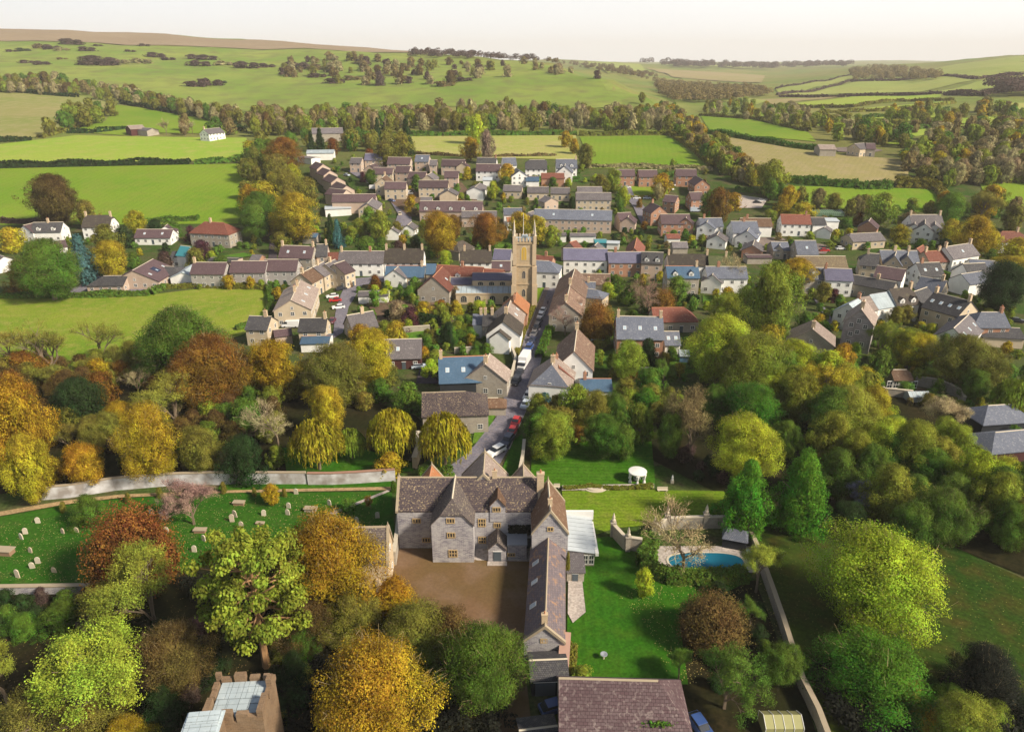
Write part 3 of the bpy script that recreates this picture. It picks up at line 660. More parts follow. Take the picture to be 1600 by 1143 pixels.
def block(root, c, Ln, d, rot, eave, ridge, wm, rm, hA=0, hB=0, z0=0, ov=.35, th=.2, cop=False, name='wall', sink=1.2, hipm=None, copm=None):
    """Walls and roof of one gabled (or half-hipped, hipped) range. c: world centre on the ground."""
    o = c - root.location; hl = Ln / 2; hd = d / 2; rise = ridge - eave; rm_ = ROOF[rm] if isinstance(rm, str) else rm; wm_ = WALL[wm] if isinstance(wm, str) else wm
    def section(x, hip, ovx):    # gable outline at an end: list of (x,y,z)
        t = min(max(hip, 0), 1); zt = ridge - rise * t; yt = hd * t
        return zt, yt
    vs = []; fs = []
    zA, yA = section(-hl, hA, 0); zB, yB = section(hl, hB, 0)
    def endpoly(x, zt, yt):
        p = [(x, -hd, z0 - sink), (x, hd, z0 - sink), (x, hd, eave)]
        if yt < hd - .01:
            p += [(x, yt, zt - .02), (x, -yt, zt - .02)] if yt > .01 else [(x, 0, ridge - .02)]
        p += [(x, -hd, eave)]; return p
    b = MB(); A = endpoly(-hl, zA, yA); B = endpoly(hl, zB, yB)
    b.add(A, [tuple(range(len(A) - 1, -1, -1))]); b.add(B, [tuple(range(len(B)))])
    b.add([A[0], B[0], B[-1], A[-1]], [(0, 1, 2, 3)]); b.add([A[1], A[2], B[2], B[1]], [(0, 1, 2, 3)])
    put(name, b.mesh(name, wm_), root, o, rot)
    # roof: top skin and under skin
    k = rise / hd; of = ov if not cop else .06; oe = .22 if not cop else .0
    def skin(dz, e):
        ye = hd + of + e; ze = eave - of * k + dz
        xa = -hl - oe; xb = hl + oe; ra = xa + hA * hd if hA > 0 else xa; rb = xb - hB * hd if hB > 0 else xb
        v = [(xa, -ye, ze), (xb, -ye, ze), (xb, ye, ze), (xa, ye, ze), (ra, 0, ridge + dz), (rb, 0, ridge + dz)]
        f = []
        ta = ye * hA if 0 < hA < 1 else None; tb = ye * hB if 0 < hB < 1 else None
        ia = ib = None
        if ta is not None: v += [(xa, -ta, ridge + dz - ta * (ridge + dz - ze) / ye), (xa, ta, ridge + dz - ta * (ridge + dz - ze) / ye)]; ia = len(v) - 2
        if tb is not None: v += [(xb, -tb, ridge + dz - tb * (ridge + dz - ze) / ye), (xb, tb, ridge + dz - tb * (ridge + dz - ze) / ye)]; ib = len(v) - 2
        fr = [0, 1] + ([ib] if ib else []) + [5, 4] + ([ia] if ia else []); bk = [2, 3] + ([ia + 1] if ia else []) + [4, 5] + ([ib + 1] if ib else [])
        f = [tuple(fr), tuple(bk)]
        if hA >= 1: f.append((3, 0, 4))
        elif ia: f.append((ia + 1, ia, 4))
        if hB >= 1: f.append((1, 2, 5))
        elif ib: f.append((ib, ib + 1, 5))
        bd = [0, 1] + ([ib, 5, ib + 1] if ib and False else []) ; return v, f, ia, ib
    v1, f1, ia, ib = skin(th, 0); v0, f0, _, _ = skin(0, 0); n = len(v1); b = MB()
    loop = [0, 1]
    if hB >= 1: loop += [2]
    elif ib: loop += [ib, ib + 1, 2]
    else: loop += [5, 2]
    loop += [3]
    if hA < 1: loop += [ia + 1, ia] if ia else [4]
    F = list(f1) + [tuple(i + n for i in f[::-1]) for f in f0]
    for i in range(len(loop)):
        a, c_ = loop[i], loop[(i + 1) % len(loop)]; F.append((c_, a, a + n, c_ + n))
    b.add(v1 + v0, F); b.m[2] = 1 if hipm and (ia or hA >= 1) else 0; rf = put('roof', b.mesh('roof', [rm_, ROOF[hipm]] if hipm else rm_), root, o, rot)
    # ridge tiles
    xa = -hl - oe + (hA * hd if hA > 0 else 0); xb = hl + oe - (hB * hd if hB > 0 else 0)
    if xb - xa > .5 and Ln > 4:
        rb_ = MB(); q = .16; rb_.add([(xa, -q, ridge + th - q * k + .03), (xb, -q, ridge + th - q * k + .03), (xb, 0, ridge + th + .07), (xa, 0, ridge + th + .07), (xb, q, ridge + th - q * k + .03), (xa, q, ridge + th - q * k + .03)], [(0, 1, 2, 3), (3, 2, 4, 5), (0, 3, 5), (1, 4, 2)])
        put('ridge_tiles', rb_.mesh('ridge_tiles', DULL if rm in 'AKkXJ' and cop or rm in 'kJX' else (rm_ if rm in 'TZ' else LEAD if rm in 'LW' else POT if rm in 'ROB' else PALE)), rf)
    if cop:
        for s, h_ in ((-1, hA), (1, hB)):
            if h_: continue
            cb = MB(); x0, x1 = (s * hl - .22, s * hl + .22)
            for q in (-1, 1):
                ye = hd + .12; ze = eave - .12 * k
                pts = [(q * ye, ze - .1), (q * ye, ze + .36), (0, ridge + .36 + .1), (0, ridge - .1)]
                vs = [(x0, y, z) for y, z in pts] + [(x1, y, z) for y, z in pts]
                cb.add(vs, [(3, 2, 1, 0), (4, 5, 6, 7), (0, 1, 5, 4), (1, 2, 6, 5), (2, 3, 7, 6), (3, 0, 4, 7)] if q * 1 else [])
            cb.tube((s * hl, 0, ridge + .4), (s * hl, 0, ridge + 1.0), .14, .03, 6)
            put('gable_coping', cb.mesh('gable_coping', DULL), root, o, rot)
    return o
def frame_pt(c, rot, x, y, z): return Vector((c.x + x * math.cos(rot) - y * math.sin(rot), c.y + x * math.sin(rot) + y * math.cos(rot), c.z + z))
def facing(c, rot, nx, ny):
    n = Vector((nx * math.cos(rot) - ny * math.sin(rot), nx * math.sin(rot) + ny * math.cos(rot), 0)); return n.dot((Vector((0, 0, 0)) - Vector((c.x, c.y, 0))).normalized())
def wall_item(root, me, name, c, rot, side, pos, z, Ln, d, scale=None):
    """side: 0 front(-y) 1 back(+y) 2 end A(-x) 3 end B(+x)."""
    if side == 0: p = frame_pt(c, rot, pos, -d / 2 - .003, z); r = rot
    elif side == 1: p = frame_pt(c, rot, pos, d / 2 + .003, z); r = rot + math.pi
    elif side == 2: p = frame_pt(c, rot, -Ln / 2 - .003, pos, z); r = rot - math.pi / 2
    else: p = frame_pt(c, rot, Ln / 2 + .003, pos, z); r = rot + math.pi / 2
    return put(name, me, root, p - root.location, r, scale)
def windows(root, c, Ln, d, rot, eave, ridge, door=True, sides=(0, 1, 2, 3), gable=True, wmn=WIN, every=3.0, lower=True):
    for sd in sides:
        nx, ny = ((0, -1), (0, 1), (-1, 0), (1, 0))[sd]
        if facing(c, rot, nx, ny) < .12: continue
        ln = Ln if sd < 2 else d; n = max(1, int(round((ln - 1) / every)))
        rows = ([1.0] if lower else []) + ([3.6] if eave > 4.9 else []) + ([6.2] if eave > 7.6 else [])
        for ri, z in enumerate(rows):
            for i in range(n):
                q = -ln / 2 + ln * (i + .5) / n
                if door and sd < 2 and ri == 0 and i == n // 2: wall_item(root, DOOR, 'door', c, rot, sd, q, .02, Ln, d); continue
                wall_item(root, wmn, 'window', c, rot, sd, q, z if eave > 2.6 else .7, Ln, d)
        if sd > 1 and gable and ridge - eave > 2.6: wall_item(root, WINS, 'window', c, rot, sd, 0, eave + .2, Ln, d)
def dormer(root, c, rot, side, x, d, eave, ridge, wm=WHITE, rm='D', w_=1.7, hh=1.7):
    k = (ridge - eave) / (d / 2); zb = eave + .35; y0 = d / 2 - .35 / k + .0; dep = hh / k + .6; s = -1 if side == 0 else 1
    r = rot if side == 0 else rot + math.pi; p = frame_pt(c, rot, x, s * y0, zb)
    b = MB(); b.box(-w_ / 2, w_ / 2, 0, dep, 0, hh - .45, 0)
    b.add([(-w_ / 2, 0, hh - .45), (w_ / 2, 0, hh - .45), (0, 0, hh + .25), (-w_ / 2, dep, hh - .45), (w_ / 2, dep, hh - .45), (0, dep + .5, hh + .25)], [(0, 1, 2), (5, 4, 3)], 0)
    b.add([(-w_ / 2 - .15, -.15, hh - .5), (0, -.15, hh + .3), (0, dep + .8, hh + .3), (-w_ / 2 - .15, dep + .3, hh - .5), (w_ / 2 + .15, -.15, hh - .5), (w_ / 2 + .15, dep + .3, hh - .5)], [(0, 1, 2, 3), (1, 4, 5, 2)], 1)
    o = put('dormer', b.mesh('dormer', [wm, ROOF[rm]]), root, p - root.location, r)
    put('window', WINS, o, (0, -.01, .15)); return o
def on_roof(root, me, name, c, rot, side, x, f, d, eave, ridge, scale=None, th=.2):
    """f: 0 at the eave, 1 at the ridge."""
    s = -1 if side == 0 else 1; k = (ridge - eave) / (d / 2); y = s * d / 2 * (1 - f); z = eave + (ridge - eave) * f + th + .03
    o = put(name, me, root, frame_pt(c, rot, x, y, z) - root.location, 0, scale); o.rotation_euler = (math.atan(k) * (1 if side == 0 else -1), 0, rot); return o
def geom(x1, y1, x2, y2, rh):
    a = pix(x1, y1, rh); b = pix(x2, y2, rh); za = gz(a.x, a.y); zb = gz(b.x, b.y); z = (za + zb) / 2
    m_ = (a + b) / 2; rot = math.atan2(b.y - a.y, b.x - a.x); return Vector((m_.x, m_.y, z)), math.hypot(b.x - a.x, b.y - a.y), rot
def house(spec, root=None):
    q = spec.split('|'); a = q[0].split(','); x1, y1, x2, y2, rh, eh, d = map(float, a[:7]); wm, rm = a[7], a[8]; opts = (q[1] if len(q) > 1 else '').split()
    c, Ln, rot = geom(x1, y1, x2, y2, rh)
    lm = [float(o[1:]) for o in opts if o[0] == 'l']
    if lm: Ln = lm[0]
    if 's' in opts or (y2 < y1 - abs(x2 - x1) * .25 or y1 < y2 - abs(x2 - x1) * .25) and Ln > 26: Ln = min(Ln, 26)
    hA = next((float(o[2:]) for o in opts if o[:2] == 'hA'), 0); hB = next((float(o[2:]) for o in opts if o[:2] == 'hB'), 0)
    wing = root is not None
    if not wing:
        nm = next((o[1:] for o in opts if o[0] == 'N'), 'cottage' if rm in 'TZ' else 'house'); cat = nm.replace('_', ' ').split()[-1]
        root = empty(nm, c); tag(root, q[2].strip(), {'house': 'house', 'cottage': 'cottage'}.get(nm, nm.replace('_', ' ')))
        if len(q) > 3: root['group'] = q[3].strip()
    # keep eaves and ridge
    add_hip = hA * d / 2 + hB * d / 2 if (hA >= 1 or hB >= 1) else 0
    cc = c.copy(); Lw = Ln
    if add_hip:
        e = (hB - hA) * d / 4; cc = frame_pt(c, rot, e, 0, 0); Lw = Ln + add_hip
    block(root, cc, Lw, d, rot, eh, rh, wm, rm, hA, hB, cop='C' in opts, hipm='S' if 'H' in opts else None)
    side = 0 if facing(cc, rot, 0, -1) > facing(cc, rot, 0, 1) else 1
    if 'n' not in opts: windows(root, cc, Lw, d, rot, eh, rh, door=not wing, gable=hA < 1 and hB < 1)
    for o in opts:
        if o[0] == 'c' and len(o) > 1: 
            f = float(o[1:]); put('chimney', CHS if wm in 'sac' else CHB, root, frame_pt(c, rot, (-.5 + f) * (Ln - .9), 0, rh + .1) - root.location, rot + (0 if .1 < f < .9 else math.pi / 2))
        if o[0] == 'C' and len(o) > 1:
            f = float(o[1:]); put('chimney', CHS, root, frame_pt(c, rot, (-.5 + f) * (Ln - .9), 0, rh + .1) - root.location, rot + math.pi / 2)
        if o[0] == 'd': 
            n = int(o[1:]); [dormer(root, cc, rot, side, -Ln / 2 + Ln * (i + .5) / n, d, eh, rh, WHITE, rm) for i in range(n)]
        if o[0] == 'k':
            n = int(o[1:]); [on_roof(root, SKY_, 'skylight', cc, rot, side, -Ln / 2 + Ln * (i + .5) / n, .45, d, eh, rh) for i in range(n)]
        if o[0] == 'p':
            n = int(o[1:]); [on_roof(root, SOL_, 'solar_panel', cc, rot, side, -Ln / 2 + Ln * (i + .5) / n, .5, d, eh, rh, (3, 3, 1)) for i in range(n)]
    HOUSES.append((cc.x, cc.y, Lw, d, rot)); return root
def inside_house(x, y, mrg=1.5):
    for cx, cy, l_, d, r in HOUSES:
        dx, dy = x - cx, y - cy
        if abs(dx) > 40 or abs(dy) > 40: continue
        u = dx * math.cos(r) + dy * math.sin(r); v = -dx * math.sin(r) + dy * math.cos(r)
        if abs(u) < l_ / 2 + mrg and abs(v) < d / 2 + mrg: return True
    return False
# ------------------------------------------------------------------ fields, lawns, roads
gm = groundmat
F_BR = gm('bright_pasture', (.11, .205, .012), (.16, .235, .02), (.17, .21, .03), .014, .1, stripe=(8, 6, .035))
F_YG = gm('yellow_pasture', (.25, .31, .045), (.20, .31, .03), (.30, .30, .08), .012, .12)
F_HI = gm('down_grass', (.13, .205, .03), (.21, .25, .05), (.13, .13, .045), .009, .045)
F_PL = gm('ploughed', (.235, .175, .115), (.26, .20, .13), (.21, .16, .10), .006, .08, stripe=(12, 9, .08))
F_TA = gm('stubble', (.24, .22, .08), (.18, .21, .05), (.29, .25, .12), .01, .1, stripe=(80, 5, .05))
F_TB = gm('brown_field', (.27, .215, .105), (.235, .215, .08), (.29, .235, .13), .008, .1, stripe=(30, 5, .03))
F_RP = gm('rough_meadow', (.30, .29, .09), (.25, .29, .06), (.36, .30, .14), .03, .2)
F_PG = gm('pale_hill_field', (.22, .27, .06), (.27, .29, .08), (.20, .24, .06), .006, .04)
MEAD = gm('near_meadow', (.12, .20, .014), (.19, .235, .025), (.26, .24, .06), .03, .3)
LAWN = gm('lawn', (.022, .095, .005), (.034, .115, .007), (.05, .11, .008), .06, .4, stripe=(3, 2.4, .05), fleck=((.3, .25, .08), .16))
LAWN2 = gm('striped_lawn', (.03, .11, .005), (.05, .125, .007), (.07, .15, .015), .05, .5, stripe=(91, 1.9, .1))
LAWN3 = gm('yellow_lawn', (.13, .19, .012), (.10, .19, .012), (.17, .20, .03), .06, .5, stripe=(90, 1.7, .08))
CHY = gm('churchyard_grass', (.018, .085, .005), (.03, .10, .007), (.05, .095, .015), .06, .5, fleck=((.16, .13, .03), .16))
PARK = gm('paddock', (.02, .05, .006), (.042, .062, .008), (.065, .05, .012), .035, .3, stripe=(-62, 1.9, .07), fleck=((.3, .22, .07), .17))
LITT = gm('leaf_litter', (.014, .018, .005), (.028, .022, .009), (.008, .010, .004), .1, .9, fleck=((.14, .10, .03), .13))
GRAV = gm('courtyard_gravel', (.155, .092, .05), (.12, .082, .032), (.19, .125, .085), .07, .2, hfa=.9, hfb=1.08)
GRV2 = gm('grey_gravel', (.16, .13, .12), (.20, .16, .14), (.12, .10, .09), .3, 2)
PAVE = gm('pale_paving', (.42, .37, .33), (.36, .31, .28), (.28, .25, .23), .3, 1.6)
ASPH = gm('asphalt', (.17, .162, .195), (.13, .125, .155), (.22, .19, .20), .12, 1.2)
ASPD = gm('dark_asphalt', (.06, .05, .065), (.08, .065, .07), None, .1, 1.0)
PATH = gm('earth_path', (.36, .25, .13), (.30, .21, .11), (.22, .17, .09), .3, 1.5)
GARD = gm('garden_grass', (.06, .16, .014), (.10, .18, .02), (.05, .10, .02), .1, .6)
SOIL = gm('garden_soil', (.10, .06, .045), (.15, .10, .07), (.05, .06, .02), .15, .8)
for nm, pts, m in [
    ('hill_pasture', [(-500, 60), (0, 66), (200, 72.5), (400, 79), (640, 84), (760, 91), (845, 100), (940, 124), (1003, 150), (1030, 172), (870, 172), (640, 165), (400, 176), (250, 158), (0, 140), (-500, 140)], F_HI),
    ('ploughed_hill', [(-500, 42), (0, 45.8), (200, 51.5), (400, 63), (640, 80.5), (640, 83), (400, 78), (200, 71.5), (0, 65), (-500, 59)], F_PL),
    ('meadow', [(-400, 262), (0, 264), (398, 256), (385, 300), (372, 350), (0, 352), (-400, 350)], F_BR),
    ('meadow', [(-400, 226), (0, 226), (120, 212), (200, 214), (385, 216), (390, 246), (300, 252), (0, 256), (-400, 258)], F_YG),
    ('meadow', [(105, 206), (165, 190), (182, 165), (250, 172), (330, 186), (375, 200), (370, 210), (240, 208), (190, 212)], F_BR),
    ('stubble_field', [(-400, 142), (0, 143), (122, 150), (175, 162), (150, 178), (100, 200), (55, 215), (-400, 218)], F_TA),
    ('rough_meadow', [(608, 214), (900, 212), (905, 250), (740, 247), (612, 236)], F_RP),
    ('meadow', [(905, 214), (1045, 213), (1085, 238), (1112, 264), (925, 264)], F_BR),
    ('brown_field', [(1078, 209), (1240, 233), (1330, 244), (1420, 250), (1418, 288), (1240, 280), (1150, 247)], F_TB),
    ('meadow', [(1095, 182), (1180, 188), (1262, 207), (1275, 222), (1180, 214), (1110, 205)], F_BR),
    ('meadow', [(1225, 291), (1465, 296), (1470, 330), (1380, 334), (1240, 320)], F_BR),
    ('meadow', [(-200, 464), (0, 464), (230, 461), (330, 449), (418, 450), (420, 490), (400, 515), (330, 540), (200, 590), (-200, 600)], MEAD),
    ('hill_field', [(1212, 140), (1330, 116), (1335, 124), (1222, 147)], F_PG), ('hill_field', [(1335, 129), (1480, 120), (1525, 126), (1440, 144), (1222, 150)], F_PG),
    ('hill_field', [(1460, 108), (1700, 88), (1700, 110), (1520, 124), (1470, 118)], F_PG), ('hill_field', [(1530, 128), (1700, 112), (1700, 140), (1540, 150), (1450, 146)], F_PG),
    ('tan_strip', [(1180, 156), (1320, 150), (1210, 165)], F_TB), ('hill_field', [(1222, 166), (1330, 152), (1470, 148), (1470, 152), (1330, 168)], F_YG),
    ('hill_field', [(1290, 176), (1385, 167), (1480, 159), (1490, 162), (1380, 174)], F_YG), ('hill_field', [(1345, 184), (1482, 173), (1470, 184), (1400, 192)], F_YG),
    ('hill_field', [(1410, 204), (1490, 196), (1480, 206), (1430, 214)], F_YG), ('hill_field', [(1525, 164), (1700, 158), (1700, 172), (1545, 178)], F_RP), ('hill_field', [(1162, 171), (1230, 170), (1232, 184), (1175, 182)], F_BR),
    ('far_field', [(1010, 107), (1195, 119), (1190, 130), (1050, 121)], F_TB), ('far_field', [(905, 98), (1000, 101), (1010, 112), (950, 116)], F_PG), ('far_field', [(1035, 100), (1160, 101), (1200, 108), (1060, 105)], F_PG),
    ('meadow', [(1530, 287), (1700, 285), (1700, 330), (1548, 322)], F_BR), ('meadow', [(1360, 214), (1420, 218), (1410, 228), (1365, 224)], F_BR),
    ('playing_green', [(983, 288), (1042, 287), (1044, 306), (988, 308)], F_BR),
    ('hill_field', [(1490, 186), (1600, 180), (1700, 180), (1700, 192), (1500, 198)], F_YG), ('hill_field', [(1250, 192), (1310, 184), (1390, 205), (1400, 214), (1330, 208)], F_YG), ('hill_field', [(1130, 148), (1200, 158), (1180, 165), (1110, 156)], F_PG),
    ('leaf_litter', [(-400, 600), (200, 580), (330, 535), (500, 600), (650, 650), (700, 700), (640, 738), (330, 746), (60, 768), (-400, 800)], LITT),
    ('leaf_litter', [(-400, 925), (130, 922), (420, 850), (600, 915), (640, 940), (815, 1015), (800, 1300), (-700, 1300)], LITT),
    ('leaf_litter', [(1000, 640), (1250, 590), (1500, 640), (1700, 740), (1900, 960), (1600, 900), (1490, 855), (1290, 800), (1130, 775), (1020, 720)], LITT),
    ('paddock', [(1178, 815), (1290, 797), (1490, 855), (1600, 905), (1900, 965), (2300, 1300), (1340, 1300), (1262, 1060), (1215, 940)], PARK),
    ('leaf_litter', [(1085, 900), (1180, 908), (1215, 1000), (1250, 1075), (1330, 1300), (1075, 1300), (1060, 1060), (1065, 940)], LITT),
    ('churchyard', [(-400, 880), (0, 808), (100, 790), (190, 779), (340, 771), (612, 768), (618, 850), (430, 862), (145, 918), (-400, 925)], CHY),
    ('grass_strip', [(345, 752), (480, 750), (618, 742), (612, 767), (340, 770)], LAWN), ('orchard_lawn', [(440, 700), (560, 700), (650, 725), (645, 737), (450, 745)], LAWN),
    ('courtyard_gravel', [(604, 918), (618, 880), (626, 852), (680, 856), (745, 876), (834, 878), (826, 990), (822, 1060), (850, 1300), (700, 1300), (800, 1060), (700, 965), (650, 945)], GRAV),
    ('garden_lawn', [(888, 852), (940, 840), (1000, 838), (1003, 890), (1075, 905), (1180, 905), (1060, 960), (1075, 1070), (885, 1070)], LAWN),
    ('yellow_lawn', [(878, 768), (1010, 766), (1130, 768), (1172, 806), (960, 826), (935, 835), (885, 838)], LAWN3),
    ('striped_lawn', [(832, 700), (900, 690), (1018, 690), (1024, 757), (870, 760), (828, 758)], LAWN2),
    ('verge', [(802, 690), (816, 678), (820, 700), (814, 748), (780, 745)], LAWN), ('verge', [(738, 694), (757, 690), (778, 640), (768, 634), (742, 670)], GARD),
    ('verge', [(782, 612), (788, 620), (808, 572), (803, 566)], GARD),
    ('village_street', [(676, 748), (734, 706), (776, 652), (800, 590), (812, 547), (832, 500), (850, 452), (870, 450), (864, 500), (850, 545), (838, 592), (822, 642), (795, 702), (768, 748)], ASPH),
    ('pavement', [(826, 520), (838, 482), (852, 449), (858, 450), (845, 484), (833, 520)], GRV2), ('pavement', [(848, 552), (866, 470), (872, 470), (853, 552)], GRV2),
    ('street', [(540, 446), (546, 436), (600, 432), (715, 431), (715, 437), (604, 440), (566, 446), (545, 480), (536, 520), (520, 530), (524, 490), (532, 462)], ASPH),
    ('street', [(612, 362), (622, 335), (608, 312), (575, 288), (543, 268), (552, 266), (590, 284), (625, 300), (642, 330), (645, 362)], ASPH),
    ('street', [(1003, 352), (990, 325), (972, 300), (970, 288), (985, 290), (990, 305), (1012, 330), (1020, 352)], ASPH),
    ('lane', [(419, 408), (422, 375), (416, 345), (424, 345), (432, 375), (433, 408)], ASPD),
    ('school_yard', [(55, 453), (125, 446), (150, 432), (200, 436), (235, 449), (215, 457), (60, 459)], ASPH), ('car_yard', [(1155, 393), (1165, 372), (1215, 372), (1300, 385), (1290, 398)], GRV2),
    ('car_yard', [(1120, 312), (1150, 305), (1200, 312), (1190, 326), (1130, 326)], PAVE), ('farm_yard', [(1300, 232), (1350, 230), (1380, 236), (1360, 240), (1310, 238)], GRV2),
    ('lane', [(1268, 462), (1276, 462), (1310, 515), (1300, 515)], ASPH), ('yard', [(655, 578), (720, 578), (735, 602), (650, 600)], ASPD), ('yard', [(655, 565), (660, 553), (632, 555), (625, 575)], ASPD),
    ('garden_lawn', [(628, 522), (690, 514), (700, 524), (640, 532)], GARD), ('garden_lawn', [(930, 556), (960, 545), (1100, 555), (1098, 582), (1040, 590), (925, 575)], GARD),
    ('garden_lawn', [(1098, 462), (1140, 462), (1138, 478), (1098, 476)], GARD), ('garden_lawn', [(1430, 566), (1502, 566), (1492, 590), (1515, 630), (1440, 600)], GARD),
    ('garden_lawn', [(340, 402), (380, 396), (400, 400), (360, 406)], GARD), ('garden_lawn', [(740, 372), (800, 366), (798, 390), (745, 388)], GARD), ('garden_soil', [(320, 650), (400, 640), (420, 680), (330, 690)], SOIL),
    ('verge', [(838, 452), (850, 450), (842, 470), (836, 478)], F_BR), ('village_yard', [(590, 300), (720, 285), (760, 330), (640, 340)], SOIL), ('allotment', [(570, 470), (700, 470), (710, 510), (600, 520)], SOIL),
    ('garden_bed', [(1430, 605), (1490, 620), (1510, 636), (1430, 628)], SOIL), ('paving', [(888, 893), (908, 893), (915, 958), (895, 975), (887, 960)], PAVE),
    ('path', [(-300, 830), (0, 801), (100, 784), (190, 774), (340, 768), (612, 762), (612, 767), (340, 772), (190, 779), (100, 790), (0, 808), (-300, 842)], PATH),
    ('path', [(512, 804), (606, 767), (612, 768), (518, 807)], PAVE), ('stone_kerb', [(878, 760), (1022, 757), (1022, 764), (878, 768)], PAVE)]:
    patch(nm, pts, m)
